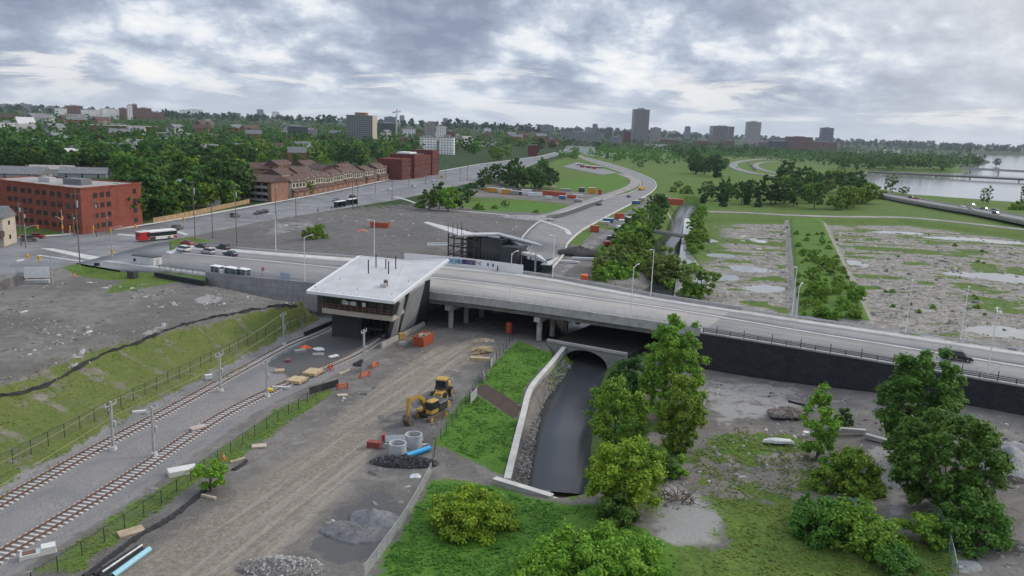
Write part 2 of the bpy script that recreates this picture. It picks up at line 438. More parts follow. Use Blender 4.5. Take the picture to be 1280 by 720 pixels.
def road_mat(name, col, crack=True, var=0.3, lanes=False):
    mt, nt, b, n = new_mat(name)
    tc = n.new('ShaderNodeTexCoord').outputs['Object']
    f = n.noise(tc, 0.09, 6, 0.62); g = n.noise(tc, 2.5, 4, 0.6); h = n.noise(tc, 0.9, 5, 0.7, 1.5)
    c = n.mix(n.rng(f, 0.3, 0.7), tuple(x * (1 - var) for x in col), tuple(x * (1 + var) for x in col))
    c = n.mix(n.rng(g, 0.3, 0.7, 0, 0.4), c, tuple(x * 0.7 for x in col))
    if crack:
        v = n.new('ShaderNodeTexVoronoi', feature='DISTANCE_TO_EDGE', inp={'Scale': 0.11, 'Vector': tc})
        w_ = n.math('ADD', v.outputs['Distance'], n.math('MULTIPLY', h, 0.02))
        c = n.mix(n.rng(w_, 0.008, 0.02, 0.5, 0), c, tuple(x * 0.45 for x in col))
    if lanes:
        mp = n.new('ShaderNodeMapping', vector_type='TEXTURE', inp={'Rotation': (0, 0, rad(-29)), 'Scale': (60, 1.0, 1), 'Vector': tc}).outputs[0]
        c = n.mix(n.rng(n.noise(mp, 1.0, 5, .6), .42, .62, 0, .55), c, tuple(x * .62 for x in col)); c = n.mix(n.rng(n.noise(tc, .35, 6, .7), .56, .64, 0, .35), c, tuple(x * .55 for x in col))
    nt.links.new(c, b.inputs['Base Color']); b.inputs['Roughness'].default_value = 0.85
    b.inputs['Specular IOR Level'].default_value = 0.3
    return mt
M_ASPH = road_mat('worn_asphalt', (0.185, 0.185, 0.19))
M_ASPH2 = road_mat('grey_asphalt', (0.235, 0.23, 0.228), var=0.15, lanes=True)
M_DECK = road_mat('concrete_deck', (0.345, 0.328, 0.31), crack=False, var=0.12, lanes=True)
M_CONC = mat('concrete', (0.36, 0.355, 0.34), 0.85, var=0.18, scale=0.6, bump=0.02)
M_WALK = mat('sidewalk_concrete', (0.48, 0.46, 0.43), 0.9, var=0.15, scale=0.35)
M_GRAVEL = road_mat('gravel_road', (0.22, 0.21, 0.195), crack=False, var=0.25)
M_PAINT = mat('road_paint', (0.50, 0.49, 0.47), 0.8, var=0.2, scale=1.2, dirt=(0.25, 0.25, 0.25))

zst = lambda p: ZR
# Booth street: lanes, median, sidewalks
def booth(name, fa, fb, t0, t1, mt, lift=0.0, **k):
    T = np.linspace(t0, t1, 200)
    A = [bp(t, fa(t)) for t in T]; B = [bp(t, fb(t)) for t in T]
    o = ribbon(name, A, B, mt, lift=lift, na=200, nb=2, zf=zst, **k); return o
off = lambda f, d: (lambda t: f(t) + d)
booth('road', N1, off(N2, 0.45), T_START, T_BRF, M_ASPH2)
booth('road', off(N2, -0.45), off(N3, 2.4), T_START, T_BRF, M_ASPH2)
booth('bridge_road', N1, off(N2, 0.45), T_BRF, T_BR1, M_DECK, edge=0.9)
booth('bridge_road', off(N2, -0.45), off(N3, 2.4), T_BRF, T_BR1, M_DECK, edge=0.9)
booth('road', N1, off(N2, 0.45), T_BR1, T_END, M_ASPH2)
booth('road', off(N2, -0.45), off(N3, 0.5), T_BR1, T_END, M_ASPH2)
booth('median', off(N2, 0.45), off(N2, -0.45), T_START + 4, T_END, M_WALK, lift=0.15)
booth('sidewalk', off(N0, 0.1), N1, T_START - 4, T_END, M_WALK, lift=0.15, edge=0.9)
booth('sidewalk', off(N3, 2.4), N3, T_START, T_BR1, M_CONC, lift=0.15, edge=0.5)
booth('sidewalk', off(N3, 0.5), N3, T_BR1, T_END, M_WALK, lift=0.15, edge=0.5)
# Wellington street and the side street behind the junction
ribbon('road', WN, WF, M_ASPH, lift=0.05, na=900, nb=10)
ribbon('pavement', WF, [tuple(p) for p in offset_line(WF, 2.6)], M_WALK, lift=0.17, na=900, nb=2)
ribbon('road', pts([(96, 329), (195, 304), (212, 302)], ZR), pts([(150, 338), (190, 338.5), (212, 338)], ZR), M_ASPH, lift=0.02, na=40, nb=3, zf=zst, edge=1.7)
SIDE = [(-116, 262), (-140, 266), (-175, 268), (-230, 262)]
line_ribbon('side_road', SIDE, 10, M_ASPH, lift=0.075, na=120)
dl = MB(); _a = resample(smooth_line(WN[2:10], 6), 1.0); _b = resample(smooth_line(WF[2:10], 6), 1.0); _b = _b[np.linspace(0, len(_b) - 1, len(_a)).astype(int)]
for f_ in (.28, .5, .72):
    for i in range(0, len(_a) - 4, 9 if f_ != .5 else 4):
        p, q = [_a[j] * (1 - f_) + _b[j] * f_ for j in (i, i + (3 if f_ != .5 else 4))]; dn = (q - p) / np.linalg.norm(q - p); nn_ = np.array([-dn[1], dn[0]]) * .11; c4 = [p - nn_, q - nn_, q + nn_, p + nn_]; dl.add([(c[0], c[1], float(H(c[:1], c[1:])[0]) + .085) for c in c4], [(0, 1, 2, 3)])
dl.build('lane_markings', M_PAINT)['kind'] = 'structure'
# transitway winding away to the far station
TWL = xy(pts([(640, 322), (677, 283), (722, 259), (747, 251), (772, 246), (792, 240), (800, 234), (798, 226), (780, 218.5), (742, 204), (723, 196.5)], 1.6))
TWR = xy(pts([(690, 330), (725, 293), (762, 269), (785, 257), (801, 249), (815, 241), (820, 233), (812, 224.5), (783, 212.5), (748, 201), (727, 196)], 1.6))
TWL = smooth_line(TWL, 8); TWR = smooth_line(TWR, 8)
ribbon('road', TWL, TWR, M_ASPH2, lift=0.1, na=500, nb=6)
line_ribbon('kerb', TWR, .8, M_WALK, lift=0.45, na=300, nb=1, edge=.6)
line_ribbon('kerb', TWL, .6, M_WALK, lift=0.3, na=300, nb=1, edge=.6)
M_PATH = road_mat('pale_gravel', (0.27, 0.25, 0.235), crack=False)
DIRT_ROAD = smooth_line(xy(pts([(668, 280), (690, 272), (720, 258), (742, 250), (765, 243), (790, 234), (792, 226), (775, 219)], 1.6)), 6)
line_ribbon('path', DIRT_ROAD, 9, M_PATH, lift=0.07, na=200)
# gravel road across the flats, parkway and its ramps
line_ribbon('path', GRAV_ROAD, 8.5, M_PATH, lift=0.08, na=300)
# far bus lot
LOT = xy([hit(702, 209), hit(722, 203), hit(772, 216), hit(752, 219)])
ribbon('bus_lot', [LOT[0], LOT[3]], [LOT[1], LOT[2]], M_ASPH2, lift=0.1, na=30)
LOOP = smooth_line(xy([hit(1012, 234), hit(978, 222), hit(938, 216), hit(917, 209), hit(921, 203), hit(945, 199.5), hit(972, 199), hit(1010, 203)]), 10)
line_ribbon('parkway', LOOP, 13, M_ASPH2, lift=0.35, na=200)
LOOP2 = smooth_line(xy([hit(985, 219), hit(955, 213), hit(944, 207), hit(953, 203), hit(975, 202)]), 8)
line_ribbon('parkway', LOOP2, 9, M_ASPH2, lift=0.3, na=120)

# ------------------------------------------------------------------ the land sheet
TRK_B = smooth_line(ext(xy([at(0, 696.5), at(80, 648), at(160, 598), at(280, 519), at(370, 475), at(450, 440)]), 40, 0) + [(-22, 190), (-8, 225), (8, 270)], 10)
TRK_A = smooth_line(ext(xy([at(0, 630.5), at(120, 562), at(210, 514), at(310, 459), at(360, 432), at(410, 410)]), 40, 0) + [(-36, 205), (-22, 240), (-2, 282)], 10)
def land_sheet():
    na, nr = 800, 900
    th = np.linspace(rad(-56), rad(56), na)
    u = np.linspace(0, 1, nr); r = np.exp(math.log(40) + u * (math.log(13000) - math.log(40)))
    TH, Rr = np.meshgrid(th, r, indexing='ij'); X = (Rr * np.sin(TH)).ravel(); Y = (Rr * np.cos(TH)).ravel(); r_ = np.hypot(X, Y)
    Z = H(X, Y)
    rm = np.full(X.shape, -1e9)
    for P in ROADS: rm = np.maximum(rm, sdist(P, X, Y))
    dr = np.minimum(seg_dist(TRK_A[::3], X, Y), seg_dist(TRK_B[::3], X, Y))
    # masks -----------------------------------------------------
    def poly(L, z=0.0, soft=2.0):
        P = xy(pts(L, z)) if len(L[0]) == 2 and max(p[0] for p in L) > 200 else L
        return sstep(-soft, soft, sdist(P, X, Y))
    t = X * AX[0] + Y * AX[1]; n = X * AN[0] + Y * AN[1]
    nearside = n < N3(t) + 1
    grass = np.where(nearside, 0.0, 1.0)
    corr = sstep(-3, 3, sdist(CORR, X, Y)); grass *= (1 - corr); grass *= 1 - sstep(-4, -1, sdist(PLAT, X, Y))
    xw = np.interp(Y, XW_Y, XW_X)
    # bare construction land beyond the street
    plain = poly([(150, 305), (330, 277), (500, 250), (560, 256), (620, 263), (690, 268), (720, 256), (748, 248), (770, 240), (800, 246), (812, 252), (760, 290), (690, 330), (560, 345), (300, 320)], 2.5, 3)
    yard = poly([(690, 325), (735, 290), (775, 262), (800, 247), (830, 243), (840, 250), (790, 280), (755, 305), (700, 345)], 1, 3)
    plain = np.maximum(plain, (np.abs(n - N0(t) - 6) < 9) * (t > T_START - 12) * (t < T_BR1 - 30)); grass *= 1 - np.maximum(plain, yard)
    pile_yard = poly([(575, 234), (600, 228), (680, 236), (760, 240), (785, 236), (770, 246), (722, 255), (690, 250), (640, 246), (590, 244)], 3, 3)
    grass *= 1 - 0.8 * pile_yard
    field = sstep(-3, 3, sdist(FIELD, X, Y)); berm = sstep(-1, 1.5, sdist(BERM, X, Y))
    fgr = sstep(-0.02, 0.13, fbm(X / 14, Y / 6, 40, 4) + .05 * sstep(110, 160, X) - .05) * 0.85
    d_edge = sdist(FIELD, X, Y)
    fgr = np.maximum(fgr, sstep(22, 3, d_edge) * sstep(230, 330, Y))
    rock = field * (1 - berm)
    grass = grass * (1 - field) + field * np.maximum(fgr, berm)
    slope = sstep(-1, 1, sdist(SLOPE, X, Y))
    grass = np.maximum(grass * (1 - slope), slope * (0.72 + .85 * fbm((X * .25 + Y * .97) / 1.6, (X * .97 - Y * .25) / 10, 50, 4)))
    st1 = poly([(30, 722), (150, 640), (240, 585), (300, 545), (340, 515), (410, 484), (420, 492), (320, 562), (250, 604), (190, 648), (96, 722)], 0, 1.6)
    grass = np.maximum(grass, st1 * 0.72)
    grass = np.maximum(grass, 0.9 * poly([(205, 372), (130, 364), (150, 350), (215, 337), (330, 352), (300, 358)], 6.3, 1) * (t < BT(at(255, 345, 6.3))) )
    grass = np.maximum(grass, 0.75 * poly([(70, 350), (150, 338), (158, 345), (75, 362), (40, 372), (0, 382), (0, 372)], 6.3, 1))
    grass = np.maximum(grass, .85 * sstep(6, 3, seg_dist(WN[:6], X, Y)) * (t < T_START) * (n < N3(t)))
    grass = np.maximum(grass, .95 * sstep(6, 4, seg_dist(TWR[::3], X, Y)) * (Y > 300))
    grass = np.maximum(grass, .9 * sstep(-7, -5, sdist(PATCH, X, Y)) * (n < N3(t) + 1))
    lush = np.maximum(poly([(648, 428), (693, 444), (655, 487), (634, 596), (545, 557), (562, 520), (588, 492), (632, 440)], 0, 1.6),
                      poly([(455, 730), (500, 668), (540, 598), (600, 600), (628, 606), (700, 632), (760, 640), (800, 668), (830, 690), (860, 740)], 0.6, 2.6))
    mud = poly([(587, 488), (608, 482), (652, 510), (643, 526)], 0, .6)
    lush *= 1 - mud
    rgt = poly([(760, 560), (830, 500), (860, 560), (930, 520), (1010, 545), (1040, 640), (1080, 670), (1190, 690), (1200, 740), (780, 740), (800, 650)], 1, 3)
    rg = rgt * sstep(-0.12, 0.16, fbm(X / 7, Y / 7, 60, 4) + 0.02 + .32 * sstep(100, 84, Y))
    bare = np.maximum(poly([(815, 660), (830, 590), (880, 620), (905, 650), (900, 685), (820, 690)], 1, 4), poly([(1085, 560), (1115, 560), (1130, 650), (1115, 650)], 1, 2))
    rg *= 1 - bare
    grass = np.maximum(grass, rg)
    meadow = np.maximum(poly([(588, 251), (640, 249), (712, 256), (692, 266), (640, 267), (588, 265)], 2.5, 3), poly([(688, 240), (720, 236), (786, 236), (782, 222), (765, 217), (735, 220), (690, 230)], 3, 6)); meadow = np.maximum(meadow, .8 * berm); meadow = np.maximum(meadow, .6 * poly([(800, 258), (820, 240), (815, 215), (880, 204), (990, 206), (960, 235), (930, 258)], 3, 12))
    creekbank = sstep(12, 8, seg_dist(CREEK, X, Y)) * (Y < 165) * (X > 8) * (1 - bare)
    grass = np.maximum(grass, creekbank * 0.7)
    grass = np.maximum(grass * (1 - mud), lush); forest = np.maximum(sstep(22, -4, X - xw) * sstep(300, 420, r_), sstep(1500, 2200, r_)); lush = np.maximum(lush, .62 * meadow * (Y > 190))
    dirt = poly([(120, 735), (260, 640), (380, 560), (450, 500), (520, 445), (600, 420), (615, 440), (560, 470), (500, 540), (440, 600), (390, 660), (330, 735)], 0, 2.5) * 0.9
    dirt = np.maximum(dirt, mud); dirt = np.maximum(dirt, slope * .75); dirt = np.maximum(dirt, 0.55 * rgt * (1 - bare))
    pale = np.maximum(bare, 0.6 * poly([(870, 470), (1000, 480), (1010, 520), (890, 530)], 0.6, 3))
    pl_d = [([(75, 372), (110, 360), (137, 357), (135, 364), (95, 376)], 6), ([(250, 372), (278, 366), (277, 378), (255, 380)], 6)]
    for P_, z_ in (([(30, 410), (60, 402), (86, 402), (84, 408), (45, 418)], 6), ([(238, 374), (262, 366), (280, 370), (276, 377), (250, 380)], 6), ([(55, 457), (85, 444), (110, 439), (108, 446), (70, 462)], 6), ([(175, 417), (205, 405), (213, 407), (185, 420)], 6), ([(330, 300), (345, 286), (392, 282), (398, 288), (350, 300)], 4.5)): pale = np.maximum(pale, .7 * poly(P_, z_, 1.5))
    pale = np.maximum(pale, 0.5 * yard); be = sdist(BERM, X, Y); pale = np.maximum(pale, sstep(1.6, .6, np.abs(be)) * (Y < 440)); grass *= 1 - sstep(1.6, .6, np.abs(be)) * (Y < 440)
    ball = sstep(5.5, 3.0, dr) * (Y < 200)
    ball = np.maximum(ball, ((sstep(-1, .5, sdist([tuple(p) for p in TRK_A[::3]] + [tuple(p) for p in TRK_B[::-3]], X, Y))) * (Y < 200)))
    dark = np.maximum(.75 * poly([(70, 374), (105, 360), (138, 357), (134, 365), (95, 378)], 6, 2.5), .9 * poly([(385, 690), (420, 640), (480, 610), (500, 640), (470, 700), (420, 712)], 0, 2)); dark = np.maximum(dark, .55 * poly([(455, 560), (470, 520), (560, 480), (580, 500), (545, 560), (520, 600), (470, 600)], 0, 2)); dark = np.maximum(dark, .5 * plain); dark = np.maximum(dark, poly([(330, 455), (400, 418), (470, 410), (480, 425), (430, 450), (380, 480)], 0, 2))
    lu = lush * (Y < 200)
    # small relief --------------------------------------------------
    bump = 0.30 * fbm(X / 6, Y / 6, 70, 3) + 0.16 * fbm(X / 1.7, Y / 1.7, 73, 3)
    k = 1.0 - 0.85 * sstep(5.0, 2.6, dr) * (Y < 300)
    rut = dirt * 0.10 * np.sin((X * 0.9 - Y * 0.35) * 2.1 + 3 * fbm(X / 15, Y / 15, 77, 2))
    Z = Z + bump * k * (0.55 + 0.5 * lu) * sstep(900, 300, r_) + rut * k
    Z = Z + lu * (0.28 * np.abs(fbm(X / .9, Y / .9, 79, 3)) + .1 * vnoise(X * 2.2, Y * 2.2, 3)) + slope * 0.25 * fbm(X / 1.2, Y / 4, 82, 3)
    Z = Z + grass * (1 - lu) * 0.2 * np.abs(fbm(X / 1.1, Y / 1.1, 84, 3)) * (dr > 3)
    rail_flat = sstep(3.2, 2.4, dr) * (Y < 300); Z = Z * (1 - rail_flat) + 0.02 * rail_flat
    Z = np.where(rm > -1.0, np.minimum(Z, H(X, Y)), Z) - 0.40 * sstep(-0.3, 0.5, rm)
    under = (t > T_BRF) & (t < T_BR1) & (n > N3(t)) & (n < N0(t)); 
    I, J = np.meshgrid(np.arange(na - 1), np.arange(nr - 1), indexing='ij')
    F = np.stack([I * nr + J, (I + 1) * nr + J, (I + 1) * nr + J + 1, I * nr + J + 1], -1).reshape(-1, 4)
    o = mesh_np('ground', np.c_[X, Y, Z], F[:, ::-1], M_LAND, smooth=True)
    for nm, a in (('grass', grass), ('lush', lush), ('forest', forest), ('mud', mud), ('dirt', dirt), ('pale', pale), ('rock', rock), ('ballast', ball), ('dark', dark), ('dry', slope)):
        at_ = o.data.attributes.new(nm, 'FLOAT', 'POINT'); at_.data.foreach_set('value', np.clip(a, 0, 1).astype(np.float32))
    o['kind'] = 'structure'
    return o
def land_mat():
    mt, nt, b, n = new_mat('land')
    tc = n.new('ShaderNodeTexCoord').outputs['Object']
    big = n.noise(tc, 0.045, 6, 0.6); med = n.noise(tc, 0.32, 6, 0.65, 0.6); fine = n.noise(tc, 2.4, 5, 0.7); grit = n.noise(tc, 9.0, 3, 0.7)
    wob = n.math('ADD', n.math('MULTIPLY', n.math('SUBTRACT', med, 0.5), 1.5), n.math('MULTIPLY', n.math('SUBTRACT', fine, 0.5), 0.7))
    def fac(name, lo=0.35, hi=0.65):
        return n.rng(n.math('ADD', n.attr(name), wob), lo, hi)
    # bare ground: grey-brown crushed stone with wet dark and pale streaks
    c = n.mix(n.rng(med, 0.3, 0.7), (0.104, 0.093, 0.083), (0.205, 0.188, 0.170))
    c = n.mix(n.rng(big, 0.42, 0.62, 0, 0.75), c, (0.07, 0.063, 0.058))
    mp = n.new('ShaderNodeMapping', vector_type='TEXTURE', inp={'Rotation': (0, 0, rad(28)), 'Scale': (3.0, 1.3, 1), 'Vector': tc}).outputs[0]
    c = n.mix(n.rng(n.noise(mp, 1.0, 7, 0.72, .4), 0.60, 0.68, 0, 0.7), c, (0.33, 0.31, 0.285))
    c = n.mix(n.rng(grit, 0.35, 0.7, 0, 0.55), c, (0.25, 0.235, 0.215))
    c = n.mix(n.rng(fine, 0.5, 0.72, 0, 0.6), c, (0.06, 0.056, 0.053))
    dr = n.mix(n.rng(fine, 0.3, 0.7), (0.148, 0.125, 0.100), (0.265, 0.228, 0.185))
    rt_ = n.new('ShaderNodeMapping', vector_type='TEXTURE', inp={'Rotation': (0, 0, rad(72)), 'Scale': (30, 1.1, 1), 'Vector': tc}).outputs[0]
    dr = n.mix(n.rng(n.noise(rt_, 1.0, 5, .65), .45, .66, 0, .6), dr, (.33, .295, .25))
    dr = n.mix(n.rng(med, 0.5, 0.7, 0, 0.5), dr, (0.135, 0.122, 0.108))
    c = n.mix(fac('dirt', .15, .95), c, dr)
    pl = n.mix(n.rng(grit, 0.3, 0.7), (0.20, 0.195, 0.185), (0.33, 0.32, 0.30))
    c = n.mix(fac('pale'), c, pl)
    bl_ = n.mix(n.rng(grit, 0.3, 0.7), (0.105, 0.10, 0.098), (0.33, 0.312, 0.30))
    bl_ = n.mix(n.rng(big, 0.45, 0.6, 0, .5), bl_, (0.13, 0.135, 0.14))
    c = n.mix(fac('ballast'), c, bl_)
    c = n.mix(fac('dark'), c, n.mix(grit, (0.05, 0.05, 0.052), (0.15, 0.147, 0.145)))
    rk = n.mix(n.rng(med, 0.3, 0.7), (0.17, 0.155, 0.138), (0.37, 0.34, 0.305))
    rk = n.mix(n.rng(n.noise(mp, 2.2, 6, 0.75), 0.49, 0.60, 0, 0.85), rk, (0.085, 0.08, 0.07))
    rk = n.mix(n.rng(fine, 0.5, 0.75, 0, 0.6), rk, (0.10, 0.10, 0.09))
    c = n.mix(fac('rock'), c, rk)
    gr = n.mix(n.rng(med, 0.3, 0.7), (0.066, 0.125, 0.020), (0.13, 0.20, 0.036))
    gr = n.mix(n.rng(big, 0.4, 0.65, 0, 0.5), gr, (0.15, 0.185, 0.042))
    gr = n.mix(n.rng(fine, 0.35, 0.72), gr, (0.04, 0.075, 0.016))
    gr = n.mix(n.rng(n.noise(tc, 0.7, 5, 0.7), 0.57, 0.72, 0, 0.6), gr, (0.15, 0.13, 0.065))
    gr = n.mix(n.math('MULTIPLY', n.attr('dry'), n.rng(n.noise(tc, 1.1, 5, .7), .3, .7, .15, .8)), gr, (.135, .135, .05))
    c = n.mix(fac('grass'), c, gr)
    lg = n.mix(n.rng(fine, 0.3, 0.7), (0.042, 0.108, 0.012), (0.092, 0.195, 0.026))
    lg = n.mix(n.rng(med, 0.45, 0.7, 0, 0.6), lg, (0.10, 0.16, 0.03))
    c = n.mix(fac('lush'), c, lg)
    c = n.mix(fac('mud'), c, n.mix(fine, (.045, .033, .027), (.10, .075, .06)))
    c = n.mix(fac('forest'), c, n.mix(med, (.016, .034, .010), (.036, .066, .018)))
    nt.links.new(c, b.inputs['Base Color']); b.inputs['Roughness'].default_value = 0.95; b.inputs['Specular IOR Level'].default_value = 0.15
    bp_ = n.new('ShaderNodeBump', inp={'Strength': 0.6, 'Distance': 0.12}); nt.links.new(n.math('ADD', fine, n.math('MULTIPLY', grit, 0.6)), bp_.inputs['Height'])
    nt.links.new(bp_.outputs[0], b.inputs['Normal'])
    return mt
M_LAND = land_mat()
land_sheet()

# ------------------------------------------------------------------ water
def water_mat(name, col, rough, bscale, bdist):
    mt, nt, b, n = new_mat(name); b.inputs['Base Color'].default_value = (*col, 1); b.inputs['Roughness'].default_value = rough
    b.inputs['IOR'].default_value = 1.333
    tc = n.new('ShaderNodeTexCoord').outputs['Object']
    mp = n.new('ShaderNodeMapping', inp={'Rotation': (0, 0, 0.5), 'Scale': (1, 2.2, 1), 'Vector': tc}).outputs[0]
    bp_ = n.new('ShaderNodeBump', inp={'Strength': 0.5, 'Distance': bdist}); nt.links.new(n.noise(mp, bscale, 4, 0.6), bp_.inputs['Height'])
    nt.links.new(bp_.outputs[0], b.inputs['Normal']); return mt
def sheet(name, P, z, mt):
    me = bpy.data.meshes.new(name); me.from_pydata([(p[0], p[1], z) for p in P], [], [tuple(range(len(P)))])
    me.materials.append(mt); o = bpy.data.objects.new(name, me); link(o); o['kind'] = 'structure'; return o
M_CREEK = water_mat('creek_water', (0.040, 0.044, 0.050), 0.20, 7.0, 0.004)
ck = [p for p in CREEK if p[1] > 60]
line = np.array(ck)
ribbon('creek', offset_line(ck, 9), offset_line(ck, -9), M_CREEK, zf=lambda p: -2.5, lift=0, na=300, nb=1, edge=0.01); ROADS.pop()
sheet('river', [(220, 560), (700, 330), (11500, 2200), (11500, 9000), (2500, 9000), (330, 1400)], -2.0, water_mat('river_water', (0.24, 0.25, 0.255), 0.10, 0.12, 0.05))
sheet('puddle', [(40, 120), (330, 120), (330, 470), (150, 445), (95, 440), (45, 215)], -0.36, water_mat('puddle_water', (0.26, 0.26, 0.25), 0.02, 0.5, 0.002))

# ------------------------------------------------------------------ sky, sun
SUN_EL, SUN_AZ = rad(28), rad(66)                # azimuth clockwise from the view direction
def world():
    w = bpy.data.worlds.new('World'); scn.world = w; w.use_nodes = True; nt = w.node_tree; nt.nodes.clear(); n = N(nt)
    sky = n.new('ShaderNodeTexSky'); sky.sky_type = 'NISHITA'; sky.sun_disc = False
    sky.sun_elevation = SUN_EL; sky.sun_rotation = SUN_AZ; sky.dust_density = 2.0; sky.air_density = 1.2
    g = n.new('ShaderNodeTexCoord').outputs['Generated']
    sep = n.new('ShaderNodeSeparateXYZ'); nt.links.new(g, sep.inputs[0])
    zz = n.math('ADD', n.math('MAXIMUM', sep.outputs['Z'], 0.0), 0.075)
    w = n.math('MULTIPLY', n.math('LOGARITHM', zz, 2.718), 0.36)
    cb = n.new('ShaderNodeCombineXYZ'); nt.links.new(sep.outputs['X'], cb.inputs[0]); nt.links.new(sep.outputs['Y'], cb.inputs[1]); nt.links.new(n.math('ADD', w, n.math('MULTIPLY', sep.outputs['X'], 0.08)), cb.inputs[2]); P = cb.outputs[0]
    a = n.noise(P, 2.3, 3, 0.5, 0.1); b_ = n.noise(P, 5.2, 12, 0.58, 0.1); c_ = n.noise(P, 13.0, 10, 0.62, 0.15)
    puff = n.math('ABSOLUTE', n.math('SUBTRACT', n.math('MULTIPLY', n.noise(P, 9.0, 7, 0.55, 0.2), 2.0), 1.0))
    body = n.math('ADD', n.math('ADD', n.math('MULTIPLY', a, 0.26), n.math('MULTIPLY', b_, 0.46)), n.math('ADD', n.math('MULTIPLY', c_, 0.28), n.math('MULTIPLY', puff, -0.20))); body = n.math('ADD', body, 0.042)
    cr = n.new('ShaderNodeValToRGB'); el = cr.color_ramp.elements
    for i, (q, cc) in enumerate(((.378, (1.0, .985, .95)), (.435, (.80, .84, .89)), (.475, (.54, .605, .71)), (.53, (.36, .42, .535)), (.60, (.26, .31, .415)))):
        e = el[i] if i < 2 else el.new(q); e.position = q; e.color = (*cc, 1)
    nt.links.new(body, cr.inputs[0]); col = cr.outputs[0]
    # gaps of light low over the horizon, a brighter deck overhead
    band = n.noise(n.new('ShaderNodeMapping', inp={'Scale': (3.4, 3.4, 20), 'Location': (1.3, 0.4, 0.7), 'Vector': g}).outputs[0], 1.6, 7, 0.6, 0.5)
    lowm = n.math('MULTIPLY', n.rng(sep.outputs['Z'], 0.10, 0.05), n.rng(band, 0.50, 0.60, 0, 0.8)); col = n.mix(lowm, col, (.93, .92, .89))
    col = n.mix(n.rng(sep.outputs['Z'], 0.06, 0.0, 0, 0.6), col, (.76, .82, .88))
    dt = n.new('ShaderNodeVectorMath', operation='DOT_PRODUCT'); nt.links.new(g, dt.inputs[0]); dt.inputs[1].default_value = (math.sin(SUN_AZ) * math.cos(SUN_EL), math.cos(SUN_AZ) * math.cos(SUN_EL), math.sin(SUN_EL))
    col = n.mix(n.rng(dt.outputs['Value'], .55, 1.0, 0, .75), col, (1.0, .98, .94))
    up = n.rng(sep.outputs['Z'], 0.30, 0.85, 1.0, 2.1)
    sc = n.new('ShaderNodeVectorMath', operation='SCALE'); nt.links.new(col, sc.inputs[0]); nt.links.new(up, sc.inputs['Scale']); col = sc.outputs[0]
    cover = n.rng(body, 0.28, 0.42, 0.94, 1.0)
    m1 = n.new('ShaderNodeMix', data_type='RGBA'); nt.links.new(cover, m1.inputs[0]); nt.links.new(sky.outputs[0], m1.inputs[6])
    vm = n.new('ShaderNodeVectorMath', operation='SCALE'); nt.links.new(col, vm.inputs[0]); vm.inputs['Scale'].default_value = CLOUD
    nt.links.new(vm.outputs[0], m1.inputs[7])
    below = n.math('LESS_THAN', sep.outputs['Z'], -0.02)
    m2 = n.mix(below, m1.outputs[2], (0.8, 0.85, 0.75, 1))
    bg = n.new('ShaderNodeBackground'); bg.inputs['Strength'].default_value = 0.1; nt.links.new(m2, bg.inputs['Color'])
    out = n.new('ShaderNodeOutputWorld'); nt.links.new(bg.outputs[0], out.inputs[0])
CLOUD = 8.5
world()
sl = bpy.data.lights.new('sun', 'SUN'); sl.energy = 1.5; sl.angle = rad(11); sl.color = (1.0, 0.93, 0.82)
so = bpy.data.objects.new('sun', sl); COL.objects.link(so)
sd = Vector((math.sin(SUN_AZ) * math.cos(SUN_EL), math.cos(SUN_AZ) * math.cos(SUN_EL), math.sin(SUN_EL)))
so.rotation_euler = sd.to_track_quat('Z', 'Y').to_euler()
scn.view_settings.view_transform = 'Standard'; scn.view_settings.look = 'None'; scn.view_settings.gamma = 1.0; scn.view_settings.exposure = 0.30
scn.cycles.max_bounces = 6; scn.cycles.diffuse_bounces = 3; scn.cycles.glossy_bounces = 3; scn.cycles.transmission_bounces = 3
scn.cycles.volume_bounces = 0; scn.cycles.caustics_reflective = False; scn.cycles.caustics_refractive = False
scn.cycles.use_denoising = True
# ------------------------------------------------------------------ bridge, stations, walls, rails
M_DCONC = mat('weathered_concrete', (0.25, 0.245, 0.235), 0.9, var=0.25, scale=0.35, bump=0.02, dirt=(0.13, 0.125, 0.12))
M_BLACKWALL = None
def block_wall_mat(name, col, bw, bh, mortar, var=0.3):
    mt, nt, b, n = new_mat(name); tc = n.new('ShaderNodeTexCoord').outputs['Object']
    sep = n.new('ShaderNodeSeparateXYZ'); nt.links.new(tc, sep.inputs[0])
    u = n.math('ADD', sep.outputs[0], n.math('MULTIPLY', sep.outputs[1], -0.45)); cb = n.new('ShaderNodeCombineXYZ')
    nt.links.new(u, cb.inputs[0]); nt.links.new(sep.outputs[2], cb.inputs[1])
    br = n.new('ShaderNodeTexBrick', inp={'Vector': cb.outputs[0], 'Scale': 1.0, 'Mortar Size': 0.03, 'Brick Width': bw, 'Row Height': bh, 'Color1': (*col, 1), 'Color2': (*[c * (1 + var) for c in col], 1), 'Mortar': (*mortar, 1)})
    f = n.noise(tc, 0.5, 5, 0.65)
    c = n.mix(n.rng(f, 0.35, 0.75, 0, 0.6), br.outputs['Color'], tuple(x * 0.6 for x in col))
    nt.links.new(c, b.inputs['Base Color']); b.inputs['Roughness'].default_value = 0.9; b.inputs['Specular IOR Level'].default_value = 0.2
    bp_ = n.new('ShaderNodeBump', inp={'Strength': 0.6, 'Distance': 0.05}); nt.links.new(br.outputs['Fac'], bp_.inputs['Height']); bp_.invert = True
    nt.links.new(bp_.outputs[0], b.inputs['Normal']); return mt
M_BLACKWALL = block_wall_mat('dark_stone_blocks', (0.028, 0.030, 0.034), 1.2, 0.45, (0.012, 0.012, 0.013), 0.5)
M_PANEL = block_wall_mat('concrete_panels', (0.27, 0.27, 0.265), 3.0, 1.5, (0.13, 0.13, 0.13), 0.12)
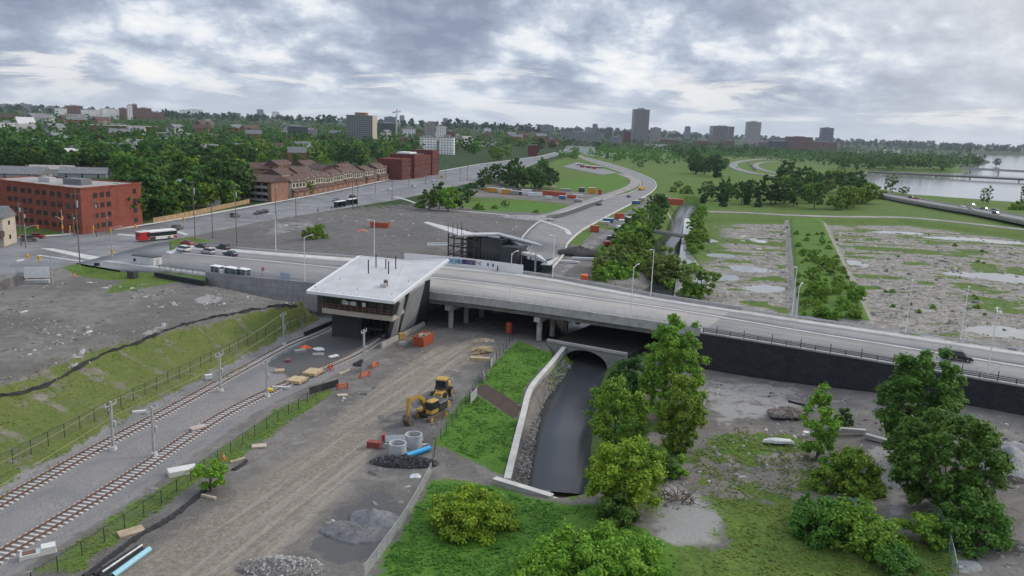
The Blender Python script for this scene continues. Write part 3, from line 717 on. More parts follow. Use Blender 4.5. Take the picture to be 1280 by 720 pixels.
M_GALV = mat('galvanised_steel', (0.50, 0.51, 0.52), 0.45, 0.6, var=0.12, scale=1.5)
M_WHITEP = mat('white_painted_steel', (0.70, 0.70, 0.69), 0.5, var=0.08, scale=1.0)
M_BLACKM = mat('black_steel', (0.03, 0.032, 0.035), 0.5, var=0.2, scale=2)
M_DKGREEN = mat('dark_green_steel', (0.03, 0.05, 0.045), 0.6, var=0.2)
M_WHITEROOF = mat('white_roof_membrane', (0.46, 0.455, 0.455), 0.7, var=0.10, scale=0.25, dirt=(0.37, 0.365, 0.36))
M_RUST = mat('rusty_rail', (0.17, 0.085, 0.055), 0.6, 0.3, var=0.3, scale=2)
M_SLEEPER = mat('pale_concrete_sleeper', (0.52, 0.50, 0.47), 0.9, var=0.2, scale=0.8)
M_GREYFIN = mat('grey_cladding', (0.30, 0.31, 0.32), 0.6, var=0.12, scale=0.3)
M_DKBLOCK = block_wall_mat('charcoal_masonry', (0.055, 0.06, 0.068), 0.9, 0.4, (0.035, 0.037, 0.04), 0.25)
M_GLASS = glass_mat()
M_GLASSB = glass_mat('blue_glass', (0.06, 0.085, 0.095), 0.12)
M_WOOD = mat('raw_lumber', (0.46, 0.34, 0.20), 0.8, var=0.2, scale=1.5)
M_ORANGE = mat('orange_plastic', (0.75, 0.13, 0.03), 0.6, var=0.12)
M_RED = mat('red_paint', (0.42, 0.035, 0.03), 0.45, var=0.15)
M_MESH = None
def mesh_panel_mat(name, col, a):
    mt, nt, b, n = new_mat(name); b.inputs['Base Color'].default_value = (*col, 1); b.inputs['Alpha'].default_value = a; b.inputs['Roughness'].default_value = 0.7
    return mt
M_MESH = mesh_panel_mat('chain_link', (0.12, 0.13, 0.13), 0.14)
M_MESHG = mesh_panel_mat('light_chain_link', (0.5, 0.52, 0.52), 0.35)
M_FABRIC = mat('black_fabric', (0.026, 0.026, 0.028), 0.9, var=0.3)

def wall_along(mb, fn, t0, t1, n0, n1, z0, z1, step=2.0):
    """wall following the street: fn(t)+n0 .. fn(t)+n1 across, z0..z1 tall"""
    T = np.linspace(t0, t1, max(2, int((t1 - t0) / step)))
    fz = lambda z, t: z(t) if callable(z) else z
    V = []; F = []
    for t in T:
        a = bp(t, fn(t) + n0); b = bp(t, fn(t) + n1)
        V += [(*a, fz(z0, t)), (*b, fz(z0, t)), (*b, fz(z1, t)), (*a, fz(z1, t))]
    for i in range(len(T) - 1):
        for k in range(4): F.append((i * 4 + k, i * 4 + (k + 1) % 4, i * 4 + 4 + (k + 1) % 4, i * 4 + 4 + k))
    e = (len(T) - 1) * 4; F += [(3, 2, 1, 0), (e, e + 1, e + 2, e + 3)]
    return mb.add(V, F)

# --- the bridge
tm = (T_BR0 + T_BR1) / 2
br = thing('road_bridge', 'long flat concrete road bridge crossing over the creek and the bare haul road', 'bridge')
wall_along(MB(), N3, T_BR0 - 1, T_BR1, -0.06, 0.34, ZR - 0.75, ZR + 1.0).build('parapet', M_CONC, br)
wall_along(MB(), N0, T_BRF, T_BR1 + 2, -0.1, 0.3, ZR - 0.75, ZR + 0.95).build('parapet', M_CONC, br)
wall_along(MB(), N3, T_BRF, T_BR1, 0.4, 3.0, ZR - 0.78, ZR - 0.36).build('deck_slab', M_DCONC, br)
for k in range(6):
    w = 1.4 + k * 5.0
    wall_along(MB(), N3, T_BRF, T_BR1, w, w + 0.7, ZR - 2.0, ZR - 0.79).build('girder', M_DCONC, br)
rl = MB()
for t in np.arange(T_BR0 + 1, T_BR1 - 1, 2.5):
    p = bp(t, N3(t) + 0.14); rl.tube((*p, ZR + 1.0), (*p, ZR + 2.1), 0.035, n=5)
for h in (1.45, 2.05):
    P = [(*bp(t, N3(t) + 0.14), ZR + h) for t in np.arange(T_BR0 + 1, T_BR1 - 1, 2.5)]; rl.path(P, 0.018, 4)
rl.build('hand_rail', M_GALV, br)
def pier(tp):
    mb = MB(); m2 = []
    for n in (2.0, 8.5, 15.5, 22.5, 28.0):
        p = bp(tp, N3(tp) + n); q = MB(); q.tube((*p, -0.6), (*p, ZR - 3.1), 0.62, n=14); q.build('pier_column', M_CONC, br)
    a = bp(tp, N3(tp) + 0.6); b = bp(tp, N3(tp) + 29.6)
    MB().bar((*a, ZR - 2.55), (*b, ZR - 2.55), 1.5, 1.05).build('pier_cap', M_CONC, br)
pier(BT(at(666, 427, 0)) + 0.2); pier(BT(at(545, 405, 1)) + 2.0)
for tt, fn in ((T_BRF - 0.6, N3), (T_BR1 - 0.9, N3)):
    mb = MB(); a = bp(tt, fn(tt) - 0.05); b = bp(tt, N0(tt) + 0.1); mb.bar((*a, (ZR - 1.2) / 2 - 1), (*b, (ZR - 1.2) / 2 - 1), 1.2, ZR + 0.9); mb.build('abutment', M_DCONC, br)

wall_along(MB(), N0, T_BR0 + 6, T_BR1, -1.6, -1.0, -.6, ZR - .4).build('back_wall', M_DCONC, br)
# culvert arch under the bridge
cu = thing('culvert', 'concrete arch culvert where the creek runs in under the bridge', 'culvert')
ca = np.array(at(733, 455, -2.5)[:2]); tc_ = BT(ca); nc_ = N3(tc_) - 2.4
def arch_profile(w, h, spring, n=14):
    return [(w * math.cos(math.pi * i / n), spring + h * math.sin(math.pi * i / n)) for i in range(n + 1)]
def culvert():
    out = [(-9, -3.5), (-9, 1.1), (9, 1.1), (9, -3.5)]; ar = [(5.0, -3.5)] + arch_profile(5.0, 3.1, -2.5) + [(-5.0, -3.5)]
    def ring(n_, shift):
        f = lambda p: (*bp(tc_ + p[0] + shift, nc_ + n_), p[1])
        return [f(p) for p in out + ar]
    skew = 0.06
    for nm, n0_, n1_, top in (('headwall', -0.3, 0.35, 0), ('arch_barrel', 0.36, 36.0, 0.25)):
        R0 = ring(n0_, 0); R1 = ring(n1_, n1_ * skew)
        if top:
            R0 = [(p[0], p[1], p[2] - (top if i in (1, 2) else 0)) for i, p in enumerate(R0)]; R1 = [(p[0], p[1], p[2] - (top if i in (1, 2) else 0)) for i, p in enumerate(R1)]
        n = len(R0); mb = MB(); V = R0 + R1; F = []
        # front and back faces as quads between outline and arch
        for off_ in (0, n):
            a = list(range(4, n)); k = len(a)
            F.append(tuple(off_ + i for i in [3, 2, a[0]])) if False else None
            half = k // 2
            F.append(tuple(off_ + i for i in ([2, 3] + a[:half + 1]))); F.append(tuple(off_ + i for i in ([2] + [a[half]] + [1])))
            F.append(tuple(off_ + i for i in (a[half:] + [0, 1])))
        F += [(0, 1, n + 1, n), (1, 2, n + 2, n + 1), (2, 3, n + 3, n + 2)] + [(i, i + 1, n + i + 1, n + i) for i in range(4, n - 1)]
        mb.add(V, F).build(nm, M_DCONC if nm == 'headwall' else mat('shade_dark_fill', (.03, .028, .026), .95, var=.4, scale=1.2), cu)  # barrel in soil-like fill, painted near black for the shade inside the arch
    a = bp(tc_ - 9, nc_ - 0.2); b = bp(tc_ + 9, nc_ - 0.2)
    MB().bar((*a, 1.36), (*b, 1.36), 0.7, 0.5).build('coping', M_CONC, cu)
culvert()

# retaining walls
def simple_thing(name, mb, mt, label, cat, group=None, **k):
    o = mb.build(name, mt, None, **k); return props(o, label, cat, group)
wr = thing('retaining_wall', 'long black block retaining wall holding up the street beside the gravel', 'wall')
gz = lambda t: -1.2
wall_along(MB(), N3, T_BR1 + 0.1, T_END, -0.55, 0.0, gz, ZR - 0.05).build('block_face', M_BLACKWALL, wr)
wall_along(MB(), N3, T_BR1 + 0.1, T_END, -0.62, 0.0, ZR - 0.04, ZR + 0.22).build('coping', M_DCONC, wr)
gr = thing('guard_rail', 'black steel guard rail on top of the dark block wall', 'guard rail')
for i, t in enumerate(np.arange(T_BR1 + 0.6, T_END, 2.6)):
    if i > 40: break
    p = bp(t, N3(t) - 0.3); q = MB(); q.box(-.05, .05, -.05, .05, ZR + 0.2, ZR + (1.9 if i % 2 else 1.15))
    q.v = [(v[0] + p[0], v[1] + p[1], v[2]) for v in q.v]; q.build('post', M_BLACKM, gr)
for h in (0.5, 0.8, 1.1):
    wall_along(MB(), N3, T_BR1 + 0.5, T_BR1 + 107, -0.34, -0.26, ZR + h - .05, ZR + h + .05).build('rail', M_BLACKM, gr)
gf = thing('guard_rail', 'pale steel guard rail along the far side of the street', 'guard rail')
for t0, t1 in ((T_START - 2, T_BRF), (T_BR1 + 2, T_END)):
    wall_along(MB(), N0, t0, t1, -0.12, 0.02, ZR + 0.45, ZR + 0.80).build('rail', M_GALV, gf)
    wall_along(MB(), N0, t0, t1, -0.14, 0.1, ZR - 1.5, ZR + 0.16).build('kerb_wall', M_DCONC, gf)
    for i, t in enumerate(np.arange(t0, t1, 4.0)):
        if t1 == T_END and i > 27: break
        p = bp(t, N0(t) - 0.03); q = MB(); q.box(p[0] - .06, p[0] + .06, p[1] - .06, p[1] + .06, ZR + .16, ZR + 0.8); q.build('post', M_GALV, gf)
# left: pale panel wall, planter wall
tl0, tl1, tl2 = BT(at(196, 336, ZR)), BT(at(255, 345, ZR)), T_BRF + 0.4
wl = thing('retaining_wall', 'pale concrete panel wall under the white bus shelters', 'wall')
wall_along(MB(), N3, tl1, tl2, -0.55, 0.0, lambda t: 1.2, ZR + 1.0).build('panel_face', M_PANEL, wl)
rl = MB()
for t in np.arange(tl1, tl2, 2.2):
    p = bp(t, N3(t) - 0.3); rl.tube((*p, ZR + 1.0), (*p, ZR + 1.9), 0.03, n=5)
rl.path([(*bp(t, N3(t) - .3), ZR + 1.9) for t in np.arange(tl1, tl2, 2.2)], 0.025, 4); rl.build('hand_rail', M_GALV, wl)
wp = thing('planter_wall', 'low black wall round a grass planter beside the site trailer', 'wall')
c0 = [at(194, 345, 6.2), at(256, 356, 6.2)]
MB().bar((*c0[0][:2], 6.3), (*c0[1][:2], 6.3), 0.5, 1.7).build('wall_face', M_BLACKWALL, wp)
gp = MB(); gpo = [bp(tl0 + 1, N3(tl0) - 0.2), bp(tl1, N3(tl1) - .2), tuple(c0[1][:2]), tuple(c0[0][:2])]
gp.hexa(gpo, 5.0, 6.95).build('planter_bed', mat('planter_grass', (0.06, 0.095, 0.02), 0.95, var=0.5, scale=0.8), wp)
pf = thing('pipe_railing', 'dark pipe railing behind the grass planter', 'railing')
for i in range(9):
    t = tl0 + 1 + (tl1 - tl0 - 2) * i / 8; p = bp(t, N3(t) + 0.1); q = MB(); q.tube((*p, ZR), (*p, ZR + 1.1), 0.05, n=6); q.build('post', M_BLACKM, pf)
rr = MB()
for h in (0.55, 1.1): rr.path([(*bp(tl0 + 1 + (tl1 - tl0 - 2) * i / 8, N3(tl0 + 1 + (tl1 - tl0 - 2) * i / 8) + 0.1), ZR + h) for i in range(9)], 0.04, 5)
rr.build('rail', M_BLACKM, pf)
# creek walls
cw = thing('creek_wall', 'pale concrete retaining wall along the left bank of the creek', 'wall')
def wall_line(P, w, z0, z1):
    mb = MB(); L = offset_line(P, w / 2); R = offset_line(P, -w / 2); V = []; F = []
    for a, b in zip(L, R): V += [(*a, z0), (*b, z0), (*b, z1), (*a, z1)]
    n = len(L)
    for i in range(n - 1):
        for k in range(4): F.append((i * 4 + k, i * 4 + (k + 1) % 4, i * 4 + 4 + (k + 1) % 4, i * 4 + 4 + k))
    e = (n - 1) * 4; F += [(3, 2, 1, 0), (e, e + 1, e + 2, e + 3)]
    return mb.add(V, F)
wall_line(CWL, 0.75, -3.5, 0.45).build('wall_body', M_CONC, cw)
wall_line(CWL, 0.95, 0.452, 0.62).build('coping', M_WALK, cw)
ew = thing('weir_wall', 'stepped pale concrete wall closing the lower end of the creek', 'wall')
EWP = xy(pts([(618, 600), (654, 611), (690, 622), (735, 633), (760, 637)], 0.5))
wall_line(EWP[:3], 0.8, -3.5, 0.75).build('wall_body', M_CONC, ew); wall_line(EWP[2:], 0.8, -3.5, 0.35).build('wall_body', M_CONC, ew)
wall_line(EWP[:3], 0.95, 0.752, 0.85).build('coping', M_WALK, ew); wall_line(EWP[2:4], 0.95, 0.352, 0.46).build('coping', M_WALK, ew)
wall_line(EWP[3:], 1.2, 0.36, 0.8).build('end_block', M_WALK, ew)

# --- rails
def track(P, label, zz=0.0):
    P = resample(P, 0.5); T = thing('railway_track', label, 'railway track', group='railway tracks')
    for s in (-0.76, 0.76):
        L = offset_line(P[::3], s); mb = MB(); V = []; F = []
        Nn = offset_line(P[::3], s + 0.055); Mm = offset_line(P[::3], s - 0.055)
        for a, b in zip(Nn, Mm): V += [(*a, zz + .16), (*b, zz + .16), (*b, zz + .36), (*a, zz + .36)]
        for i in range(len(L) - 1):
            for k in range(4): F.append((i * 4 + k, i * 4 + (k + 1) % 4, i * 4 + 4 + (k + 1) % 4, i * 4 + 4 + k))
        mb.add(V, F).build('rail', M_RUST, T)
    R = resample(P, 0.78); D = np.gradient(R, axis=0); proto = None; cnt = 0; rest = MB()
    first = next((i for i in range(len(R)) if abs(R[i][0] / max(R[i][1], 1)) < 0.70 and R[i][1] > 70), 0)
    for i in range(len(R)):
        a = math.atan2(D[i][1], D[i][0])
        if first <= i < first + 98:
            if proto is None:
                m_ = MB(); m_.rbox(-0.14, 0.14, -1.3, 1.3, -0.1, 0.17, 0.03); proto = m_.build('sleeper', M_SLEEPER, T); o = proto
            else: o = proto.copy(); link(o, T)
            o.location = (R[i][0], R[i][1], zz); o.rotation_euler = (0, 0, a + random.uniform(-.015, .015))
        else:
            rest.T = xf(R[i][0], R[i][1], zz, a); rest.rbox(-0.14, 0.14, -1.3, 1.3, -0.1, 0.17, 0.03)
    r_ = rest.build('sleepers', M_SLEEPER, T); r_['kind'] = 'stuff'
track(TRK_B, 'rusty railway track on pale sleepers, nearer the haul road')
track(TRK_A, 'rusty railway track on pale sleepers at the foot of the grassy slope')

# --- catenary masts
def mast(px, py, hgt, label):
    p = at(px, py, 0.0); T = thing('catenary_mast', label, 'mast', (p[0], p[1], 0), rad(75), group='catenary masts along the tracks')
    MB().tube((0, 0, -0.2), (0, 0, 0.55), 0.55, 0.42, 12).build('footing', M_SLEEPER, T)
    m_ = MB(); m_.bar((0, 0, .5), (0, 0, hgt), .3, .3); m_.build('pole', M_GALV, T)
    b = MB(); b.bar((-1.1, 0, hgt - .5), (1.1, 0, hgt - .5), .12, .14); b.bar((-.5, 0, hgt - 1.1), (.9, 0, hgt - .4), .08, .08); b.build('cross_arm', M_GALV, T)
    for x in (-1.0, 0.95): MB().tube((x, 0, hgt - .42), (x, 0, hgt + 0.05), .10, .07, 8).build('insulator', M_SLEEPER, T)
    w = MB(); w.rbox(.15, .5, -.3, .3, hgt * .48, hgt * .48 + .8, .04); w.build('tension_box', M_GALV, T)
    return T
for a in (((142, 563, 7.0), 'galvanised catenary mast by the far track, foremost of the row on the grass side'), ((193, 570, 7.0), 'galvanised catenary mast standing between the two tracks near the sapling'),
          ((276, 490, 6.8), 'galvanised catenary mast beside a white block, halfway along the grassy slope'), ((355, 432, 6.8), 'galvanised catenary mast by blue boxes where the slope meets the station'),
          ((455, 461, 7.6), 'galvanised catenary mast next to the black fence in front of the station'), ((334, 496, 6.4), 'thin catenary mast beside the yellow bucket')):
    mast(*a[0], a[1])
wm = mat('copper_wire', (0.32, 0.28, 0.16), 0.5, var=0.1)
for nm, PX, zz in (('upper', [(-60, 690), (142, 562), (276, 490), (355, 432), (430, 398)], 7.0), ('lower', [(-60, 712), (150, 566), (283, 494), (362, 436), (438, 402)], 5.6)):
    mb = MB(); P = pts(PX, 0.0)
    for a, b in zip(P[:-1], P[1:]):
        a = np.array(a); b = np.array(b); Q = []
        for i in range(9):
            t = i / 8; Q.append((*(a[:2] * (1 - t) + b[:2] * t), zz - (0.5 if nm == 'upper' else 0.1) * 4 * t * (1 - t)))
        mb.path(Q, 0.028, 4)
    simple_thing('overhead_wire', mb, wm, nm + ' of the two yellowish overhead wires strung above the far track', 'wire')

# --- fences
def fence(name, P, hgt, label, cat, postm, meshm, step=3.0, rails=True, zf=None, group=None, rad_=0.05):
    P = resample(P, step); Z = np.array([H1(*p) for p in P]) if zf is None else np.full(len(P), zf)
    T = thing(name, label, cat, group=group); proto = None
    for p, z in zip(P, Z):
        if proto is None: proto = MB().tube((0, 0, -.3), (0, 0, hgt), rad_, n=6).build('post', postm, T); o = proto
        else: o = proto.copy(); link(o, T)
        o.location = (p[0], p[1], z)
    V = []; F = []
    for p, z in zip(P, Z): V += [(p[0], p[1], z + .05), (p[0], p[1], z + hgt - .06)]
    F = [(2 * i, 2 * i + 2, 2 * i + 3, 2 * i + 1) for i in range(len(P) - 1)]
    MB().add(V, F).build('mesh', meshm, T)
    if rails:
        q = MB(); q.path([(p[0], p[1], z + hgt - .05) for p, z in zip(P, Z)], 0.03, 4); q.build('top_rail', postm, T)
    return T
line_ = lambda L, z=0.0: xy(pts(L, z))
fence('chain_link_fence', ext(line_([(0, 592), (100, 540), (200, 487), (300, 440), (390, 402)], .6), 10, 0), 2.0, 'dark chain link fence at the foot of the grassy slope', 'fence', M_BLACKM, M_MESH)
fence('chain_link_fence', line_([(40, 738), (130, 680), (210, 626), (250, 595), (310, 553), (370, 515), (405, 490)], 0), 1.7, 'dark post fence along the grass strip between track and haul road', 'fence', M_BLACKM, M_MESH)
fence('chain_link_fence', line_([(640, 428), (622, 450), (600, 478), (588, 500), (568, 530), (545, 560), (541, 585)], 0), 1.9, 'dark green chain link fence between the haul road and the creek grass', 'fence', M_DKGREEN, M_MESH)
fence('chain_link_fence', line_([(539, 592), (524, 622), (505, 655), (480, 690), (455, 724)], 0.2), 1.6, 'pale mesh covered fence beside the bright green lawn', 'fence', M_GALV, M_MESHG)
fence('chain_link_fence', line_([(1153, 628), (1163, 648), (1175, 675), (1186, 705), (1192, 735)], 1.0), 2.0, 'leaning pale green mesh fence among the bushes', 'fence', M_GALV, mesh_panel_mat('green_mesh', (0.25, 0.42, 0.36), 0.4))
fence('chain_link_fence', [bp(t, N0(t) + 1.0) for t in np.arange(T_BR1 - 45, T_BR1 - 2, 3)], 2.0, 'thin green chain link fence behind the bridge parapet by the shrubs', 'fence', M_DKGREEN, M_MESH, zf=ZR - 0.4)
fence('chain_link_fence', line_([(683, 282), (700, 276), (718, 268), (738, 259), (752, 254)], 1.6), 2.2, 'dark screen fence beside the transit road', 'fence', M_DKGREEN, mesh_panel_mat('dark_screen', (0.04, 0.055, 0.05), 0.75), step=6)
fence('chain_link_fence', [bp(t, N3(t) - 1.0) for t in np.arange(tl1 + 2, tl2, 3.0)], 1.9, 'thin mesh fence along the foot of the pale panel wall', 'fence', M_GALV, M_MESH)
# silt fence on the crest
SF = resample(smooth_line(ext(xy(pts([(0, 487), (60, 468), (120, 440), (185, 420), (240, 403), (310, 388), (372, 374)], 6.0)), 12, 0), 6), 1.2)
def silt():
    T = thing('silt_fence', 'sagging black silt fence along the edge of the gravel plateau', 'fence'); V = []; F = []
    z = np.array([H1(*p) for p in SF])
    for i, p in enumerate(SF):
        w = 0.15 * math.sin(i * 1.7) + 0.12 * math.sin(i * .6); h = 0.45 - 0.14 * (i % 2) + 0.12 * math.sin(i * .9)
        if i % 17 in (8, 9): h = 0.3
        V += [(p[0] + w, p[1] - w, z[i] - .1), (p[0] + w * .4, p[1] - w * .4, z[i] + h), (p[0] + w * .4 + .05, p[1] - w * .4 + .02, z[i] + h), (p[0] + w + .3, p[1] - w + .1, z[i] - .1)]
    for i in range(len(SF) - 1):
        for k in range(3): F.append((i * 4 + k, i * 4 + 4 + k, i * 4 + 5 + k, i * 4 + 1 + k))
    MB().add(V, F).build('fabric', M_FABRIC, T); pr = None
    for i in range(0, len(SF), 3):
        if pr is None: pr = MB().box(-.03, .03, -.03, .03, -.2, 1.15).build('stake', M_WOOD, T); o = pr
        else: o = pr.copy(); link(o, T)
        o.location = (SF[i][0], SF[i][1], z[i])
silt()

# --- lamps of the street
def lamp_proto(hgt=11.3, arm=2.2):
    T = thing('street_lamp', 'x', 'street lamp')
    MB().tube((0, 0, 0), (0, 0, .5), .17, .17, 10).build('base', M_GALV, T)
    MB().tube((0, 0, .45), (0, 0, hgt), .12, .07, 10).build('pole', M_WHITEP, T)
    m_ = MB(); m_.path([(0, 0, hgt - .5), (arm * .3, 0, hgt - .05), (arm * .7, 0, hgt + .15), (arm, 0, hgt + .2)], .05, 6); m_.build('arm', M_WHITEP, T)
    m_ = MB(); m_.rbox(arm - .1, arm + .75, -.17, .17, hgt + .12, hgt + .28, .05); m_.build('luminaire', M_GALV, T)
    return T
LP = None
def street_lamp(x, y, z, rz, label, group='white street lamps', sc=1.0):
    global LP
    if LP is None: LP = lamp_proto(); o = LP; o.location = (x, y, z); o.rotation_euler = (0, 0, rz); o['label'] = label; o['group'] = group; o.scale = (sc,) * 3
    else: o = dup(LP, (x, y, z), rz, label, group, scale=sc)
    return o
axang = math.atan2(AN[1], AN[0])
for px, py, lab in ((346, 316, 'white street lamp on the far sidewalk nearest the parked row of cars'), (473, 324, 'white street lamp rising behind the station roof'), (690, 349, 'white street lamp on the far parapet beside the white canopy tip'),
                    (814, 371, 'white street lamp on the far parapet above the creek shrubs'), (988, 400, 'white street lamp at the far rail before the grassy berm'), (1131, 420, 'white street lamp at the far rail in front of the rock flats'), (1200, 429, 'white street lamp at the far rail behind the black car')):
    t = BT(at(px, py, ZR)); street_lamp(*bp(t, N0(t) - 0.6), ZR + .15, axang + math.pi, lab)
for px, py, lab in ((386, 355, 'white street lamp by the station on the shelter side'), (637, 381, 'white street lamp on the near parapet in mid bridge'), (788, 402, 'white street lamp on the near parapet beside the tall tree'), (991, 433, 'white street lamp at the near rail above the black wall'), (1233, 472, 'white street lamp at the near rail beyond the black car')):
    t = BT(at(px, py, ZR)); street_lamp(*bp(t, N3(t) + 0.7), ZR + .15, axang, lab)

# --- near station
st = thing('station_building', 'station with a big white tilted roof and slanted grey fins at the bridge edge', 'station')
rA, rB, rC, rD, rE = at(449, 320, 14.4), at(384, 363.5, 11.0), at(491, 376.5, 11.0), at(560, 324, 14.6), at(512, 326.5, 13.9)
mb = MB(); t_ = 0.55
V = [rA, rB, rC, rD, rE]; Vb = [(v[0], v[1], v[2] - t_) for v in V]
V = [tuple(v) for v in V] + Vb
mb.add(V, [(0, 1, 2, 4), (4, 2, 3), (9, 7, 6, 5), (8, 7, 9), (0, 5, 6, 1), (1, 6, 7, 2), (2, 7, 8, 3), (3, 8, 9, 4), (4, 9, 5, 0)])
roof = mb.build('roof', M_WHITEROOF, st)
def roof_z(x, y):
    for a, b, c in ((rA, rB, rC), (rA, rC, rE), (rE, rC, rD)):
        M_ = np.array([[a[0] - c[0], b[0] - c[0]], [a[1] - c[1], b[1] - c[1]]]); s = np.linalg.solve(M_, np.array([x - c[0], y - c[1]]))
        if s.min() > -.02 and s.sum() < 1.02: return c[2] + s[0] * (a[2] - c[2]) + s[1] * (b[2] - c[2])
    return 12.5
ed = MB()
for a, b in ((rA, rB), (rB, rC), (rC, rD), (rD, rE), (rE, rA)): ed.bar(a + np.array([0, 0, -.22]), b + np.array([0, 0, -.22]), .5, .62)
ed.build('roof_edge', mat('white_fascia', (0.66, 0.66, 0.67), 0.4, var=.04, scale=.4), roof)
def on_roof(u, v, z0=12.5):
    z = z0
    for _ in range(6): p = at(u, v, z); z = roof_z(p[0], p[1])
    return at(u, v, z)
for (u, v, h) in ((460.5, 342, 3.1), (470, 334.5, 3.0), (482.2, 336, 2.2), (485.7, 342.5, 2.9), (494.6, 336, 3.0)):
    p = on_roof(u, v); MB().tube((p[0], p[1], p[2] - .1), (p[0], p[1], p[2] + h), .13, .13, 8).build('vent_pipe', M_BLACKM, roof)
p = on_roof(479.5, 358.5); q = MB(); q.rbox(p[0] - .6, p[0] + .6, p[1] - .5, p[1] + .5, p[2] - .1, p[2] + .7, .05); q.build('roof_hatch', M_GALV, roof)
q = MB(); q.rbox(p[0] - .1, p[0] + .7, p[1] + .6, p[1] + 1.3, p[2] - .1, p[2] + 1.3, .05); q.build('roof_fan', mat('brown_box', (0.2, .16, .12), .7), roof)
for (u, v) in ((394, 359), (425, 349), (447, 362), (450, 331), (511, 352), (540, 332), (490, 368), (513, 333)):
    p = on_roof(u, v); MB().tube((p[0], p[1], p[2] - .05), (p[0], p[1], p[2] + .3), .12, .12, 6).build('roof_drain', M_GALV, roof)
# concourse at street level: floor ledge, glazed walls, back volume
fL, fR = at(402.5, 385, ZR), at(491, 396, ZR)
bL = np.array([*bp(BT(fL) - 1.0, N3(BT(fL)) - 0.7), ZR]); bR = np.array([*bp(BT(at(536, 369, ZR)) - 1.2, N3(BT(at(536, 369, ZR))) - 0.7), ZR])
MB().hexa([fL[:2], fR[:2], bR[:2], bL[:2]], ZR - 1.0, ZR).build('floor_slab', mat('tan_concrete', (0.40, 0.35, 0.29), .85, var=.15, scale=.5), st)
def lerp(a, b, t): return a * (1 - t) + b * t
def wall_quad(mb, a, b, z0, z1a, z1b, w=.2):
    d = (b[:2] - a[:2]); d = d / np.linalg.norm(d); n_ = np.array([-d[1], d[0]]) * w / 2
    P = [a[:2] - n_, b[:2] - n_, b[:2] + n_, a[:2] + n_]; mb.hexa([tuple(p) for p in P], z0, [z1a, z1b, z1b, z1a]); return mb
ctr = (fL + fR + bL + bR) / 4
ins = lambda p, k: ctr + (p - ctr) * k
gA, gB, gC, gD = ins(fL, .93), ins(fR, .93), ins(bR, .95), ins(bL, .95)
zr = lambda p: roof_z(p[0], p[1]) - .6
for a, b in ((gA, gB), (gB, gC), (gC, gD), (gD, gA)):
    wall_quad(MB(), a, b, ZR, zr(a), zr(b), .08).build('glazing', M_GLASS, st)
cm = MB()
for i in range(9):
    p = lerp(fL, fR, i / 8); p = ins(p, .97); cm.tube((p[0], p[1], ZR), (p[0], p[1], zr(p)), .11, n=8)
for i in range(1, 6):
    p = ins(lerp(fR, bR, i / 6), .97); cm.tube((p[0], p[1], ZR), (p[0], p[1], zr(p)), .11, n=8)
cm.build('column_row', M_BLACKM, st)
# pale protective sheets hanging in the glazing
for (u, v, w, h) in ((428, 382.5, .9, .9), (433, 383, .8, .7), (436.5, 383.2, .6, .7), (441, 384, 1.1, .8), (455, 385.5, 1.0, .8), (427, 377.5, .8, .6)):
    t = (u - 402.5) / 88.5; p = ins(lerp(fL, fR, t), .945); d = (fR - fL)[:2]; d = d / np.linalg.norm(d)
    zz = ZR + (393.5 - v + (u - 402.5) * .12 - 6) * .155
    a = p[:2] - d * w / 2; b = p[:2] + d * w / 2
    wall_quad(MB(), np.array([*a, 0]), np.array([*b, 0]), ZR + 1.2, ZR + 1.2 + h, ZR + 1.2 + h, .05).build('paper_sheet', M_WHITEP, st)
# site guard rail in orange along the ledge
q = MB()
for i in range(13):
    p = lerp(fL, fR, i / 12); q.tube((p[0], p[1] - .05 + .15, ZR), (p[0], p[1] + .1, ZR + 1.1), .04, n=5)
for h in (.55, 1.08): q.path([(*(lerp(fL, fR, i / 12)[:2] + np.array([0, .1])), ZR + h) for i in range(13)], .035, 4)
q.build('site_railing', mat('faded_orange', (.42, .17, .10), .8), st)
# lower dark masonry block and the platform wing under it
kA, kB = at(415, 421, 0), at(452, 424.5, 0)
kd = np.array([0.20, 0.98]) * 13
MB().hexa([tuple(kA[:2]), tuple(kB[:2]), tuple(kB[:2] + kd), tuple(kA[:2] + kd)], -.3, ZR - 1.01).build('masonry_block', M_DKBLOCK, st)
for t in np.linspace(0.1, 1, 5):
    p = lerp(kB, at(486, 428, 0), t)[:2] + np.array([.5, 2.0]); MB().tube((*p, -.2), (*p, ZR - 1.0), .16, n=8).build('platform_column', M_BLACKM, st)
MB().hexa([tuple((at(455, 424, 0))[:2]), tuple(at(478, 427, 0)[:2]), tuple(at(478, 427, 0)[:2] + kd), tuple(at(455, 424, 0)[:2] + kd)], 2.4, 2.7).build('mezzanine', M_BLACKM, st)
# slanted fins
def fin(b0, b1, t0, t1, w, mt, nm='fin_wall'):
    a, b = at(*b0, -.2), at(*b1, -.2); c, d = at(*t1), at(*t0)
    n_ = np.cross(b - a, d - a); n_ = n_ / np.linalg.norm(n_) * w
    V = [a, b, c, d, a + n_, b + n_, c + n_, d + n_]
    MB().add([tuple(v) for v in V], [(0, 1, 2, 3), (7, 6, 5, 4), (0, 4, 5, 1), (1, 5, 6, 2), (2, 6, 7, 3), (3, 7, 4, 0)]).build(nm, mt, st)
fin((484, 427), (492.5, 423), (497.5, 376, 10.5), (504.5, 369.5, 10.9), .5, M_GREYFIN)
fin((493, 422), (495.5, 420), (505, 369, 10.9), (509, 366, 11.1), .15, M_BLACKM, 'dark_strip')
fin((496, 420), (514.5, 411), (509.5, 365.5, 11.1), (529, 352, 12.2), .5, M_GREYFIN)
fin((482, 427.3), (483.6, 426.7), (491, 381, 10.2), (497, 376.5, 10.5), .3, M_BLACKM, 'dark_strip')
